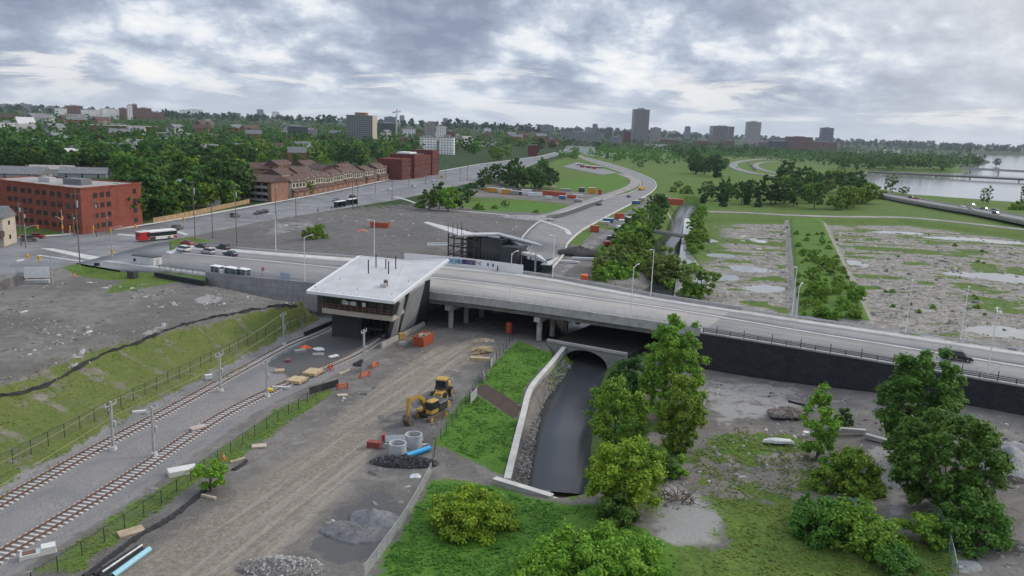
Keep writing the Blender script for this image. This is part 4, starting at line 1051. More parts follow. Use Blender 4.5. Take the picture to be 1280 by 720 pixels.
fin((515, 411), (534, 402), (531, 351.5, 12.2), (537, 349, 12.4), .2, M_BLACKM, 'dark_strip')
a, b = at(512, 408, 0), at(535, 399, 0)
wall_quad(MB(), a, b, -.2, 5.5, 5.5, .4).build('dark_side_wall', M_DKBLOCK, st)
a, b = at(521, 381, 5.2), at(536, 372, 5.4); wall_quad(MB(), a, b, 4.9, 6.4, 6.6, .5).build('beam_end', M_CONC, st)
a, b = at(477, 436, 0), at(497, 426, 0); wall_quad(MB(), a, b, -.2, 1.3, 1.3, .45).build('plinth_wall', M_CONC, st)
a, b = at(498, 425.5, 0), at(530, 408, 0); wall_quad(MB(), a, b, -.2, 1.2, 1.1, .45).build('plinth_wall', M_CONC, st)
a, b = at(381, 421, 0), at(415, 406.5, 0); wall_quad(MB(), a, b, -.2, 1.15, 1.15, .5).build('platform_edge', M_BLACKM, st)
b0_ = lerp(fL, fR, .02); 
q = MB(); q.hexa([tuple(bL[:2]), tuple(bR[:2]), bp(BT(bR), N3(BT(bR)) + .1), bp(BT(bL), N3(BT(bL)) + .1)], ZR - .6, ZR + .16); q.build('threshold_slab', M_CONC, st)

M_DGREYM = mat('dark_mullion', (.08, .085, .09), .6)
sm = MB()
for k in range(1, 12):
    a, b = lerp(rB, rC, k / 12), lerp(rA, rE, k / 12); sm.bar(a + A2([0, 0, .03]), b + A2([0, 0, .03]), .07, .07)
sm.build('roof_seams', M_GALV, roof)
# --- far station
s2 = thing('station_building', 'half built station with folded white roofs on a black steel frame beyond the bridge', 'station')
def slab3(nm, C, t, mt, par=s2): return MB().slab([tuple(c) for c in C], t).build(nm, mt, par)
def P3(u, v, z): return at(u, v, z)
q1, q2 = P3(529.5, 278, 17.8), P3(574, 294, 14.9); w1, w2 = P3(534, 277, 17.9), P3(592, 291, 14.9)
slab3('roof', [q1, q2, w2, w1], .45, M_WHITEROOF)
q3, w3 = P3(621, 292.5, 15.4), P3(624, 290.5, 15.4)
slab3('roof', [q2 + A2([.02, 0, .05]), q3, w3, w2 + A2([0, 0, .05])], .5, M_WHITEROOF)
q4, w4 = P3(679, 307.5, 12.6), P3(671, 303, 12.9)
slab3('roof', [q3 + A2([.02, 0, .02]), q4, w4, w3 + A2([0, 0, .02])], .5, M_GREYFIN)
slab3('canopy', [P3(611, 307.5, 11.6), P3(640, 313.5, 11.2), P3(668, 318.5, 10.9), P3(684, 327, 9.9), P3(676, 319, 10.6), P3(650, 311, 11.4), P3(625, 305.5, 11.8)], .7, M_WHITEROOF)
slab3('canopy_tip', [P3(676, 330, 9.0), P3(699, 320.5, 9.8), P3(692, 327.5, 9.2), P3(688, 331, 8.9)], .25, M_WHITEROOF)
# steel frame under the left wing
fr = MB()
bz = 2.5
base = [P3(560, 328, 6.0), P3(567, 329.5, 6.0), P3(578, 331, 6.0), P3(592, 333, 6.0)]
for i, p in enumerate(base):
    for k in range(2):
        o_ = AN * 7 * k; top = 15.6 - .25 * i; fr.bar((p[0] + o_[0], p[1] + o_[1], bz), (p[0] + o_[0], p[1] + o_[1], top), .35, .35)
for h in (8.5, 11.0, 13.4):
    for k in range(2):
        o_ = AN * 7 * k; fr.bar((base[0][0] + o_[0], base[0][1] + o_[1], h), (base[-1][0] + o_[0], base[-1][1] + o_[1], h), .25, .3)
    for p in base: fr.bar((p[0], p[1], h), (p[0] + AN[0] * 7, p[1] + AN[1] * 7, h), .22, .25)
for i in range(3):
    fr.bar((base[i][0], base[i][1], 8.5), (base[i + 1][0], base[i + 1][1], 11), .15, .15)
fr.build('steel_frame', M_BLACKM, s2)
# dark hall and lift core
def boxw(nm, u0, v0, u1, v1, zb, zt, depth, mt):
    a, b = at(u0, v0, zb), at(u1, v1, zb); d = AN * depth
    return MB().hexa([tuple(a[:2]), tuple(b[:2]), tuple(b[:2] + d), tuple(a[:2] + d)], 1.0, zt).build(nm, mt, s2)
boxw('glazed_hall', 584, 333, 625, 339, 5.4, 14.3, 9, M_GLASS)
boxw('lift_core', 624.6, 339.5, 646, 341.5, 5.4, 12.6, 6, M_DKBLOCK)
boxw('lower_hall', 640, 343, 676, 349, 4.2, 9.3, 7, M_GLASS)
fn_ = MB()
for i in range(10):
    p = lerp(at(586, 333, 5.4), at(624, 338.7, 5.4), i / 9); fn_.bar((p[0], p[1] - .25, 3), (p[0], p[1] - .25, 14.2), .14, .2)
fn_.build('mullion_row', M_DGREYM, s2)
a0, a1, a2_, a3 = P3(620, 301, 12.5), P3(626, 293.5, 15.0), P3(664, 305, 12.9), P3(659, 312, 11.6)
slab3('grey_fin', [a0, a3, a2_, a1], .3, M_GREYFIN)
for k in range(3):
    u = 626.5 + 5.5 * k; slab3('slot_window', [P3(u, 306 + k * .8, 12.1), P3(u + 2.5, 306.5 + k * .8, 12.1), P3(u + 4.5, 300.5 + k * 1.3, 13.8), P3(u + 2.5, 300 + k * 1.3, 13.8)], .04, M_GLASS)
for (u, v) in ((630, 326), (637, 329), (651, 333), (663, 334), (669, 336)):
    p = at(u, v, 7.0); MB().bar((p[0], p[1], 3), (p[0], p[1], 11.3), .5, .5).build('column', M_CONC, s2)
for u, v in ((560, 293), (566, 293.5), (571.5, 294), (577, 292.5)):
    p = at(u, v, 15.3); MB().tube((p[0], p[1], 15.0), (p[0], p[1], 18.6), .09, n=6).build('vent_pipe', M_BLACKM, s2)
# hoarding along the far sidewalk
ho = thing('site_hoarding', 'white plywood hoarding with blue and navy banners on the far sidewalk', 'hoarding')
th0, th1 = BT(at(508, 327, ZR)), BT(at(656, 342.5, ZR))
wall_along(MB(), N0, th0, th1, -.55, -.42, ZR + .15, ZR + 2.6, 2.4).build('board', mat('white_board', (.70, .68, .66), .7, var=.06, scale=.5), ho)
def banner(u0, u1, z0, z1, mt, nm='banner', par=ho):
    t0, t1 = BT(at(u0, 331, ZR)), BT(at(u1, 331 + (u1 - u0) * .1, ZR)); return wall_along(MB(), N0, t0, t1, -.60, -.56, ZR + z0, ZR + z1, .8).build(nm, mt, par)
bb = banner(559.6, 581, .75, 2.3, mat('pale_blue_banner', (.42, .52, .62), .7, var=.05))
nv = banner(583.5, 604.5, .95, 2.25, mat('navy_banner', (.035, .04, .10), .6, var=.3))
M_LET = mat('blue_lettering', (.03, .13, .28), .6, var=.1); M_LET2 = mat('pale_lettering', (.25, .22, .32), .6, var=.1)
def text_obj(txt, size, mt, par, origin, xdir, nrm, name='lettering', ext_=.01):
    cu_ = bpy.data.curves.new(name, 'FONT'); cu_.body = txt; cu_.size = size; cu_.extrude = ext_; cu_.align_x = 'CENTER'; cu_.align_y = 'CENTER'
    o = bpy.data.objects.new(name, cu_); x = Vector(xdir).normalized(); z = Vector(nrm).normalized(); y = z.cross(x)
    M_ = Matrix((x, y, z)).transposed().to_4x4(); M_.translation = Vector(origin); o.matrix_world = M_; cu_.materials.append(mt)
    link(o); o.parent = par; KIDS.setdefault(par.name, []).append(o)
    return o
# lettering on the hoarding banners
xd = Vector((AX[0], AX[1], 0)); nd = Vector((-AN[0], -AN[1], 0))
def on_hoard(u, z, d=-.66):
    t = BT(at(u, 331 + (u - 560) * .12, ZR)); p = bp(t, N0(t) + d); return (p[0], p[1], ZR + z)
def strokes(uu, z0, z1, mt, seed, gap):
    """short upright and level letter strokes too small to read"""
    rnd = random.Random(seed); q = MB()
    for k, u in enumerate(uu):
        a = Vector(on_hoard(u, z0)); b = Vector(on_hoard(u, z1)); c = Vector(on_hoard(u + gap * .55, z1)); d = Vector(on_hoard(u + gap * .55, z0)); m_ = (a + b) / 2; e = (c + d) / 2
        q.bar(a, b if k % 3 else b.lerp(c, .5), .16, .03)
        if k % 2 == 0: q.bar(d, c if k % 3 else b.lerp(c, .5), .16, .03)
        q.bar(*((m_, e) if k % 2 == 0 else ((b, c) if k % 4 == 1 else (a, d))), .03, .16)
        if k % 4 == 3: q.bar(b, c, .03, .16)
    return q
bb_l = strokes([561.2 + 2.8 * k for k in range(7)], .95, 2.05, M_LET, 1, 2.8).build('lettering', M_LET, bb)
strokes([585.2 + 2.35 * k for k in range(8)], 1.2, 2.0, M_LET2, 2, 2.3).build('lettering', M_LET2, nv)
for u in (633, 642): banner(u, u + 2.4, 1.1, 1.9, M_LET, 'notice')

# ------------------------------------------------------------------ vehicles
M_TYRE = mat('tyre_rubber', (.02, .02, .02), .85, var=.1); M_RIM = mat('alloy_rim', (.35, .35, .36), .4, .6, var=.1)
M_LAMP = mat('lamp_lens', (.30, .30, .29), .35, var=.05); M_TAIL = mat('tail_lens', (.35, .01, .01), .25, var=.05)
def paint(nm, c): return mat(nm + '_car_paint', c, .28, var=.05, scale=.8, spec=.6)
PAINTS = {'white': paint('white', (.68, .69, .70)), 'silver': paint('silver', (.40, .41, .42)), 'black': paint('black', (.012, .013, .016)), 'red': paint('red', (.30, .02, .03)), 'blue': paint('navy', (.02, .03, .075)), 'grey': paint('grey', (.13, .135, .14)), 'yellow': paint('yellow', (.62, .36, .03))}
CARP = {}
def wheel(T, x, y, r=.33, w=.22, par=None):
    o = MB().tube((x, y - w / 2, r), (x, y + w / 2, r), r, n=14).build('wheel', M_TYRE, T)
    MB().tube((x, y - w / 2 - .01, r), (x, y + w / 2 + .01, r), r * .6, n=10).build('rim', M_RIM, o)
def car(kind, colour, loc, rz, label, group='cars on the streets'):
    key = (kind, colour)
    if key in CARP: return dup(CARP[key], loc, rz, label, group)
    T = thing('car', label, 'car', loc, rz, group); m_ = PAINTS[colour]
    if kind == 'suv':
        L, W, zb, zr_ = 4.7, 1.9, 1.0, 1.70
        prof = [(-2.3, .35), (-2.33, .8), (-2.25, 1.0), (1.0, 1.0), (2.05, .88), (2.32, .68), (2.34, .35)]
        gb, gt = (-2.2, 1.15), (-1.95, .45)
    else:
        L, W, zb, zr_ = 4.6, 1.8, .92, 1.43
        prof = [(-2.28, .32), (-2.3, .78), (-2.2, .93), (1.0, .92), (2.0, .80), (2.28, .6), (2.3, .32)]
        gb, gt = (-1.85, 1.15), (-1.2, .35)
    MB().prism_y(prof, -W / 2, W / 2).build('body', m_, T, bevel=.07)
    h = W / 2 - .06; k = W / 2 - .26
    MB().hexa([(gb[0], -h), (gb[1], -h), (gb[1], h), (gb[0], h)], zb - .02, zr_ - .04, [(gt[0], -k), (gt[1], -k), (gt[1], k), (gt[0], k)]).build('windows', M_GLASS, T)
    q = MB(); q.rbox(gt[0] - .05, gt[1] + .05, -k - .03, k + .03, zr_ - .05, zr_ + .02, .03); q.build('roof', m_, T)
    for sx in (-1, 1):
        for sy in (-1, 1): wheel(T, 1.42 * sx, sy * (W / 2 - .1))
    for sy in (-1, 1):
        MB().box(prof[-2][0] - .08, prof[-2][0] + .03, sy * .6 - .22, sy * .6 + .22, .56, .74).build('headlight', M_LAMP, T)
        MB().box(-2.36, -2.24, sy * .65 - .18, sy * .65 + .18, .62, .82).build('tail_light', M_TAIL, T)
    CARP[key] = T
    return T
axr = math.atan2(AX[1], AX[0])
def st_loc(u, v, z=ZR + .01): p = at(u, v, z); return (p[0], p[1], z)
G1 = 'cars waiting at the junction'
car('suv', 'white', st_loc(229, 314), axr + 3.14, 'white car second in its lane at the junction, beside the red car', G1)
car('sedan', 'red', st_loc(234, 306), axr + 3.14, 'dark red car waiting at the stop line next to a white car', G1)
car('sedan', 'black', st_loc(252, 310), axr + 3.14, 'black car between the red car and the dark van at the junction', G1)
car('suv', 'silver', st_loc(260, 317), axr + 3.14, 'silver car behind the white one in the queue', G1)
car('suv', 'black', st_loc(279, 312), axr + 3.14, 'black van last in the far lane of the queue', G1)
car('sedan', 'blue', st_loc(288, 319.5), axr + 3.14, 'navy blue car last in the near lane of the queue', G1)
car('suv', 'black', st_loc(1198, 450), axr, 'black car with pale roof rails driving alone past the black wall')
wel = math.atan2(305 - 240, 97 - 112)
def wl_ang(y): x0 = np.interp(y - 5, XW_Y, XW_X); x1 = np.interp(y + 5, XW_Y, XW_X); return math.atan2(10, x1 - x0)
def wcar(kind, c, u, v, label, flip=0):
    p = hit(u, v); car(kind, c, (p[0], p[1], p[2] + .08), wl_ang(p[1]) + math.pi * flip, label, 'cars on the wide street')
wcar('suv', 'grey', 222, 287, 'dark grey car right in front of the red and white bus')
wcar('sedan', 'black', 217, 289.5, 'black car following beside the bus', 1)
wcar('suv', 'grey', 294, 271.5, 'grey car near the wooden fence on the wide street')
wcar('sedan', 'black', 323, 268, 'black car trailing another on the wide street', 1)
wcar('sedan', 'black', 330, 266.5, 'black car leading a pair on the wide street', 1)
wcar('sedan', 'grey', 420, 251.5, 'grey car by the roadside glass shelters', 1)
wcar('suv', 'black', 441, 247.5, 'dark car passing the second roadside shelter')
wcar('sedan', 'white', 486.5, 237.5, 'white car halfway along the row houses')
wcar('suv', 'white', 517, 234, 'white car at the far bend past the row houses')
wcar('suv', 'yellow', 553, 222.5, 'orange works vehicle near the dark red apartments')
wcar('sedan', 'white', 541, 226.5, 'small white car ahead of the orange works vehicle')
p = hit(46, 298); car('sedan', 'red', (p[0], p[1], p[2] + .12), .15, 'bright red car parked by the brick apartments', 'parked cars')
p = hit(37, 301.5); car('suv', 'grey', (p[0], p[1], p[2] + .12), .15, 'grey car parked beside the bright red one', 'parked cars')
p = hit(14, 299); car('sedan', 'red', (p[0], p[1], p[2] + .12), 1.4, 'dark red car parked in front of the beige house', 'parked cars')
for k, (u, v, kd, c, lab) in enumerate(((786, 247, 'suv', 'blue', 'dark blue car on the transit road beside the yellow truck'), (749, 257, 'suv', 'black', 'black car at the end of the dark screen fence'), (754, 251, 'sedan', 'white', 'white car parked at the gravel path junction'))):
    p = hit(u, v); car(kd, c, (p[0], p[1], p[2] + .1), 1.1, lab)
# bus
def bus(loc, rz, label, L=12.2, group=None, livery=True):
    T = thing('city_bus', label, 'bus', loc, rz, group); a = L / 2
    wp_ = mat('white_bus_paint', (.66, .65, .64), .4, var=.05); rp = mat('red_bus_paint', (.42, .025, .03), .4, var=.08)
    q = MB(); q.rbox(-a, a, -1.27, 1.27, .35, 2.95, .12); q.build('body', wp_, T)
    if livery:
        q = MB(); q.rbox(-a - .03, -a + 3.4, -1.30, 1.30, .38, 2.9, .1); q.build('rear_panel', rp, T)
        q = MB(); q.rbox(a - 1.2, a + .03, -1.3, 1.3, .38, 1.2, .1); q.build('front_bumper', rp, T)
        q = MB(); q.rbox(-a + 3.35, -1.0, -1.295, 1.295, .38, 1.25, .05); q.build('side_stripe', M_BLACKM, T)
    q = MB(); q.rbox(-a + 2.2, a + .045, -1.31, 1.31, 1.35, 2.55, .05); q.build('window_band', M_GLASS, T)
    q = MB(); q.rbox(-a + .3, a - .3, -1.15, 1.15, 2.94, 3.1, .1); q.build('roof', M_WHITEP, T)
    q = MB(); q.rbox(-a + 1, -a + 3.2, -.9, .9, 3.08, 3.35, .08); q.build('roof_unit', M_GALV, T)
    for x in (-a + 2.9, a - 2.7):
        for sy in (-1, 1): wheel(T, x, sy * 1.15, .48, .3)
    MB().box(-a - .06, -a + .02, -.8, .8, 1.7, 2.5).build('rear_window', M_GLASS, T)
    return T
p = at(196, 300, ZR); bus((p[0], p[1], ZR + .07), wl_ang(p[1]) - .42, 'red and white city bus turning at the wide junction')
for i, (u, v, lab) in enumerate(((724, 207.5, 'white bus parked nearest the grass in the far lot'), (731, 209.5, 'white bus with red back in the middle of the far lot'), (739, 210.5, 'white and red bus standing alone in the far lot'), (746, 211.5, 'red backed bus by the far road in the lot'))):
    p = hit(u, v); bus((p[0], p[1], p[2] + .12), .35, lab, group='buses in the far lot', livery=i > 0)
def truck(loc, rz, label, colour, load=True):
    T = thing('truck', label, 'truck', loc, rz); m_ = PAINTS[colour]
    q = MB(); q.rbox(2.3, 4.2, -1.2, 1.2, .7, 2.9, .12); q.build('cab', m_, T)
    MB().box(2.9, 4.24, -1.1, 1.1, 1.9, 2.6).build('windows', M_GLASS, T)
    MB().box(-4.2, 3.9, -.5, .5, .55, .85).build('chassis', M_BLACKM, T)
    MB().hexa([(-4.2, -1.2), (2.1, -1.2), (2.1, 1.2), (-4.2, 1.2)], .9, 2.4, [(-4.4, -1.25), (2.15, -1.25), (2.15, 1.25), (-4.4, 1.25)]).build('cargo_box', m_, T)
    for x in (-3.1, -1.9, 3.2):
        for sy in (-1, 1): wheel(T, x, sy * 1.05, .5, .3)
    return T
p = hit(802, 238); truck((p[0], p[1], p[2] + .1), 1.0, 'yellow truck on the bend of the transit road', 'yellow')
p = hit(768, 309); truck((p[0], p[1], p[2] + .05), .3, 'dark red truck parked by the creek bushes', 'red')

# ------------------------------------------------------------------ machines
M_CAT = mat('machine_yellow', (.43, .26, .055), .6, var=.12, dirt=(.25, .17, .08)); M_MUD = mat('muddy_steel', (.13, .10, .08), .8, var=.3)
M_DGREY = mat('dark_machine_grey', (.05, .052, .058), .5, var=.2)
def excavator(x, y, rz):
    T = thing('excavator', 'yellow tracked excavator with its bucket lowered beside the concrete rings', 'excavator', (x, y, 0), rz)
    for s in (-1, 1):
        q = MB(); q.prism_y([(-2.1, .25), (-1.8, .02), (1.8, .02), (2.1, .25), (2.1, .7), (1.8, .92), (-1.8, .92), (-2.1, .7)], s * 1.25 - .3, s * 1.25 + .3); t_o = q.build('track', M_MUD, T)
        for k in (-1.6, 1.6): MB().tube((k, s * 1.25 - .33, .48), (k, s * 1.25 + .33, .48), .32, n=12).build('track_wheel', M_CAT, t_o)
    MB().box(-1.2, 1.2, -.95, .95, .5, 1.0).build('undercarriage', M_DGREY, T)
    MB().tube((0, 0, .95), (0, 0, 1.15), .8, n=16).build('turntable', M_DGREY, T)
    q = MB(); q.rbox(-2.4, -.2, -1.35, 1.35, 1.15, 2.35, .15); q.build('engine_house', M_DGREY, T)
    q = MB(); q.rbox(-2.75, -1.9, -1.38, 1.38, 1.12, 2.1, .18); q.build('counterweight', M_CAT, T)
    q = MB(); q.rbox(-.2, 1.5, -1.35, -.35, 1.15, 1.45, .05); q.build('side_deck', M_CAT, T)
    q = MB(); q.rbox(-.15, 1.55, .3, 1.35, 1.15, 2.95, .12); cb = q.build('cab', M_CAT, T)
    MB().hexa([(-.05, .28), (1.58, .28), (1.58, 1.38), (-.05, 1.38)], 1.75, 2.75).build('cab_glass', M_GLASS, cb)
    b = MB(); b.prism_y([(.3, 1.5), (1.3, 3.3), (2.5, 3.95), (4.2, 3.75), (4.25, 3.45), (2.6, 3.5), (1.8, 3.0), (.9, 1.4)], -.55, -.05); b.build('boom', M_CAT, T)
    MB().prism_y([(4.0, 3.95), (4.45, 4.0), (4.65, 1.6), (4.4, 1.55)], -.5, -.1).build('stick', M_CAT, T)
    bk = MB(); bk.prism_y([(4.3, 1.75), (4.75, 1.65), (5.0, 1.0), (4.7, .35), (4.1, .15), (3.75, .3), (4.2, .8)], -.85, .25); bk.build('bucket', M_MUD, T)
    h = MB(); h.tube((.9, -.3, 1.6), (2.2, -.3, 3.0), .09, n=6); h.tube((2.5, -.3, 4.1), (4.05, -.3, 4.1), .09, n=6); h.build('hydraulic_ram', M_RIM, T); return T
p = at(538, 522, 0); excavator(p[0], p[1], rad(-122)).scale = (1.15,) * 3
def backhoe(x, y, rz):
    T = thing('wheel_loader', 'yellow wheeled loader with a roofed cab parked behind the excavator', 'loader', (x, y, 0), rz)
    for sx, r in ((-1.2, .78), (1.35, .72)):
        for s in (-1, 1):
            o = MB().tube((sx, s * 1.0 - .22, r), (sx, s * 1.0 + .22, r), r, n=16).build('wheel', M_TYRE, T); MB().tube((sx, s * 1.0 - .24, r), (sx, s * 1.0 + .24, r), r * .5, n=12).build('rim', M_CAT, o)
    q = MB(); q.rbox(-2.2, 1.9, -.6, .6, .75, 1.45, .1); q.build('chassis', M_CAT, T)
    q = MB(); q.rbox(-2.5, -.9, -.75, .75, 1.2, 2.15, .15); q.build('engine_hood', M_CAT, T)
    q = MB(); q.rbox(-.85, .65, -.75, .75, 1.4, 2.95, .06); cb = q.build('cab', M_DGREY, T)
    MB().box(-.87, .67, -.77, .77, 1.9, 2.8).build('cab_glass', M_GLASS, cb); q = MB(); q.rbox(-.95, .75, -.85, .85, 2.92, 3.12, .06); q.build('cab_roof', M_CAT, cb)
    for s in (-.55, .55): b = MB(); b.bar((.7, s, 1.5), (2.7, s, .75), .18, .28); b.build('lift_arm', M_CAT, T)
    MB().prism_y([(2.6, .15), (3.5, .1), (3.55, .2), (2.9, .45), (2.75, 1.1), (2.6, 1.1)], -1.15, 1.15).build('bucket', M_MUD, T); return T
p = at(552, 498, 0); backhoe(p[0], p[1], rad(-100)).scale = (1.15,) * 3

# ------------------------------------------------------------------ things lying about the site
def ring(u, v, label):
    p = at(u, v, 0); q = MB().pipe((p[0], p[1], -.1), (p[0], p[1], 1.95), 1.22, 1.04, 24); o = q.build('manhole_ring', mat('ring_concrete', (.40, .40, .41), .85, var=.15, scale=.9, dirt=(.28, .28, .29)), None); props(o, label, 'concrete ring', 'concrete manhole rings')
ring(497, 570, 'concrete manhole ring nearer the black rubble heap'); ring(517, 558.5, 'concrete manhole ring under the excavator bucket')
def pipe_on(a, b, z, r, mt, name, label, cat, ri=None, group=None):
    a = at(*a, z); b = at(*b, z); o = MB().pipe((a[0], a[1], z + r), (b[0], b[1], z + r), r, r * .85, 16).build(name, mt, None); return props(o, label, cat, group)
M_BPIPE = mat('bright_blue_plastic', (.03, .33, .62), .4, var=.08); M_PBPIPE = mat('pale_blue_plastic', (.28, .52, .60), .45, var=.08)
pipe_on((508, 573), (537, 563), .25, .38, M_BPIPE, 'plastic_pipe', 'bright blue plastic pipe lying beside the concrete rings', 'pipe')
pipe_on((141, 724), (187, 690), 0, .32, M_PBPIPE, 'plastic_pipe', 'pale blue plastic pipe at the edge of the black pipe bundle', 'pipe')
for i, (a, b, lab) in enumerate((((118, 722), (172, 687), 'black pipe on the fence side of the pipe bundle'), ((124, 724), (177, 688), 'black pipe in the middle of the pipe bundle'), ((131, 726), (181, 690), 'black pipe next to the pale blue pipe'))):
    pipe_on(a, b, 0, .24, M_FABRIC, 'plastic_pipe', lab, 'pipe', group='black pipes by the fence')
pipe_on((128, 716), (178, 682), .45, .10, mat('white_plastic', (.6, .6, .6), .5), 'plastic_pipe', 'thin white pipe lying on the black pipes', 'pipe')
pipe_on((985, 503), (1006, 508), .9, .22, M_FABRIC, 'plastic_pipe', 'black drain pipe on the rubble by the slender tree', 'pipe')

def heap(name, u, v, rx, ry, h, mt, label, cat, n=0, chunk=.3, cm=None, z=None, seed=1, sharp=1.3):
    """mound of loose material with lumps sitting on it"""
    rnd = np.random.RandomState(seed); p = at(u, v, 0.0 if z is None else z); z0 = H1(p[0], p[1]) if z is None else z
    na, nr = 44, 16; V = []; F = []
    for i in range(nr + 1):
        for j in range(na):
            a = 2 * math.pi * j / na; r = i / nr; w = 1 + .28 * (vnoise(np.array([math.cos(a) * 1.6 + seed]), np.array([math.sin(a) * 1.6]), seed)[0] - .5) * 2
            x = rx * r * w * math.cos(a); y = ry * r * w * math.sin(a)
            zz = h * max(0, 1 - r) ** (1 / sharp) * (1 + .5 * (vnoise(np.array([x * .9 + seed * 3]), np.array([y * .9]), seed)[0] - .5)) - (.25 if i == nr else 0) + .06 * rnd.rand()
            V.append((x, y, zz))
    for i in range(nr):
        for j in range(na): F.append((i * na + j, i * na + (j + 1) % na, (i + 1) * na + (j + 1) % na, (i + 1) * na + j))
    V = np.array(V); o = mesh_np(name, V, np.array(F)[:, ::-1], mt, smooth=True); o.location = (p[0], p[1], z0)
    props(o, label, cat)
    if n:
        q = MB()
        for k in range(n):
            a = rnd.rand() * 6.28; r = rnd.rand() ** .6; x = rx * r * math.cos(a); y = ry * r * math.sin(a); zz = h * max(0, 1 - r) ** (1 / sharp)
            s = chunk * (.4 + rnd.rand() * .9); q.T = Matrix.Translation((x, y, zz)) @ Matrix.Rotation(rnd.rand() * 6, 4, Vector(rnd.rand(3) - .5)) 
            q.hexa([(-s, -s * .7), (s * .8, -s * .5), (s, s * .6), (-s * .6, s * .8)], -s * .35, s * .35, [(-s * .7, -s * .5), (s * .6, -s * .4), (s * .7, s * .5), (-s * .5, s * .5)])
        c = q.build('lump', cm or mt, o); c['kind'] = 'stuff'
    return o
M_STONE = mat('grey_crushed_stone', (.17, .172, .178), .95, var=.25, scale=2.0, bump=.05); M_RUBL = mat('mixed_rubble', (.16, .145, .13), .95, var=.5, scale=3.0, bump=.06)
M_BLK = mat('broken_asphalt', (.03, .03, .032), .9, var=.5, scale=3); M_PALEST = mat('pale_gravel_heap', (.27, .265, .262), .95, var=.25, scale=2.2, bump=.05)
M_CHUNK = mat('pale_chunks', (.36, .35, .34), .9, var=.4); M_SOIL = mat('dark_topsoil', (.055, .05, .045), .95, var=.4, scale=2.2, bump=.06)
heap('rubble_heap', 505, 581, 4.6, 1.6, 1.1, M_BLK, 'low heap of broken black asphalt in front of the concrete rings', 'rubble heap', 320, .3, mat('asphalt_chunks', (.055, .055, .06), .8, var=.9, scale=2), seed=3)
heap('gravel_heap', 466, 652, 2.9, 2.1, 1.25, M_STONE, 'grey crushed stone heap with a round top', 'gravel heap', 60, .09, seed=4)
heap('gravel_heap', 448, 668, 4.2, 2.6, .7, mat('dusty_stone', (.13, .13, .132), .95, var=.3, scale=1.5, bump=.05), 'low dark stone heap below the round grey one', 'gravel heap', 80, .1, seed=5)
heap('rubble_heap', 352, 712, 4.6, 2.0, 1.0, M_RUBL, 'wide heap of mixed rubble at the bottom of the haul road', 'rubble heap', 260, .2, M_CHUNK, seed=6)
heap('rubble_heap', 985, 516, 3.4, 2.2, 1.0, M_RUBL, 'reddish rubble heap left of the slender tree', 'rubble heap', 220, .22, mat('reddish_chunks', (.24, .19, .165), .9, var=.5), seed=7, z=1.0)
heap('gravel_heap', 1262, 580, 6.5, 6.5, 3.0, M_PALEST, 'large pale gravel mound below the black wall', 'gravel heap', 120, .1, seed=8, z=1.8)
heap('soil_heap', 1262, 606, 5.5, 3.0, 1.2, M_SOIL, 'dark soil mound in front of the pale gravel mound', 'soil heap', 60, .15, seed=9, z=1.6)
heap('gravel_heap', 1215, 715, 3.5, 2.6, 1.1, M_PALEST, 'small grey gravel mound beside the leaning mesh fence', 'gravel heap', 60, .09, seed=10, z=1.2)
heap('rubble_heap', 1262, 690, 5, 5, 1.2, mat('dark_rubble', (.075, .075, .075), .95, var=.6, scale=2.5, bump=.06), 'dark stony heap strewn with pale chunks', 'rubble heap', 200, .16, M_CHUNK, seed=11, z=1.6)
heap('soil_heap', 724, 316, 8, 6, 2.6, M_SOIL, 'dark soil mound behind the bridge in the works yard', 'soil heap', 40, .3, seed=12, z=.8)
heap('soil_heap', 452, 457, 1.6, 1.2, .9, M_BLK, 'small black heap beside the mast near the station', 'soil heap', 30, .15, seed=13)
heap('gravel_heap', 655, 285, 13, 8, 1.6, M_PALEST, 'broad pale gravel bank beyond the far station', 'gravel heap', 30, .4, seed=14)
def lay(name, u, v, w, l, h, rz, mt, label, cat, z=None, group=None, bevel=.02):
    p = at(u, v, 0.0 if z is None else z); z0 = (H1(p[0], p[1]) if z is None else z)
    q = MB(); q.rbox(-l / 2, l / 2, -w / 2, w / 2, -.12, h, min(bevel, h * .4)); o = q.build(name, mt, None); o.location = (p[0], p[1], z0 + .12); o.rotation_euler = (0, 0, rz); return props(o, label, cat, group)
M_PLY = mat('plywood', (.38, .29, .20), .85, var=.2, scale=1.0); M_WHT = mat('white_debris', (.6, .6, .6), .7, var=.15); M_TAN = mat('tan_board', (.44, .36, .27), .85, var=.2)
A_T = math.atan2(.97, .25)
lay('timber_mat', 371, 478, 2.6, 2.8, .40, A_T, M_WOOD, 'timber crossing mat on the near track, lower one of the pair', 'timber mat'); lay('timber_mat', 391, 468, 2.6, 3.2, .40, A_T, M_WOOD, 'timber crossing mat on the near track, upper one of the pair', 'timber mat')
lay('plywood_sheet', 164, 668, 1.5, 2.6, .12, rad(40), M_PLY, 'brown plywood sheet on the grass strip above the pipe bundle', 'plywood sheet')
lay('plywood_sheet', 324, 560, 1.2, 2.0, .10, .3, M_TAN, 'tan plywood sheet beside the grass strip halfway up the haul road', 'plywood sheet')
lay('plank', 261, 624, .35, 2.1, .16, -.35, M_TAN, 'short plank lying under the sapling', 'plank'); lay('plank', 297, 578, .25, 2.0, .15, .8, M_TAN, 'weathered plank on the grass strip right of the sapling', 'plank')
lay('plank', 174, 518, .5, 1.9, .30, .4, M_WHT, 'white bent plank at the edge of the far track', 'plank'); lay('utility_box', 261, 475, .7, 1.2, .7, .5, M_WHT, 'small white box on the grass by the far track', 'box')
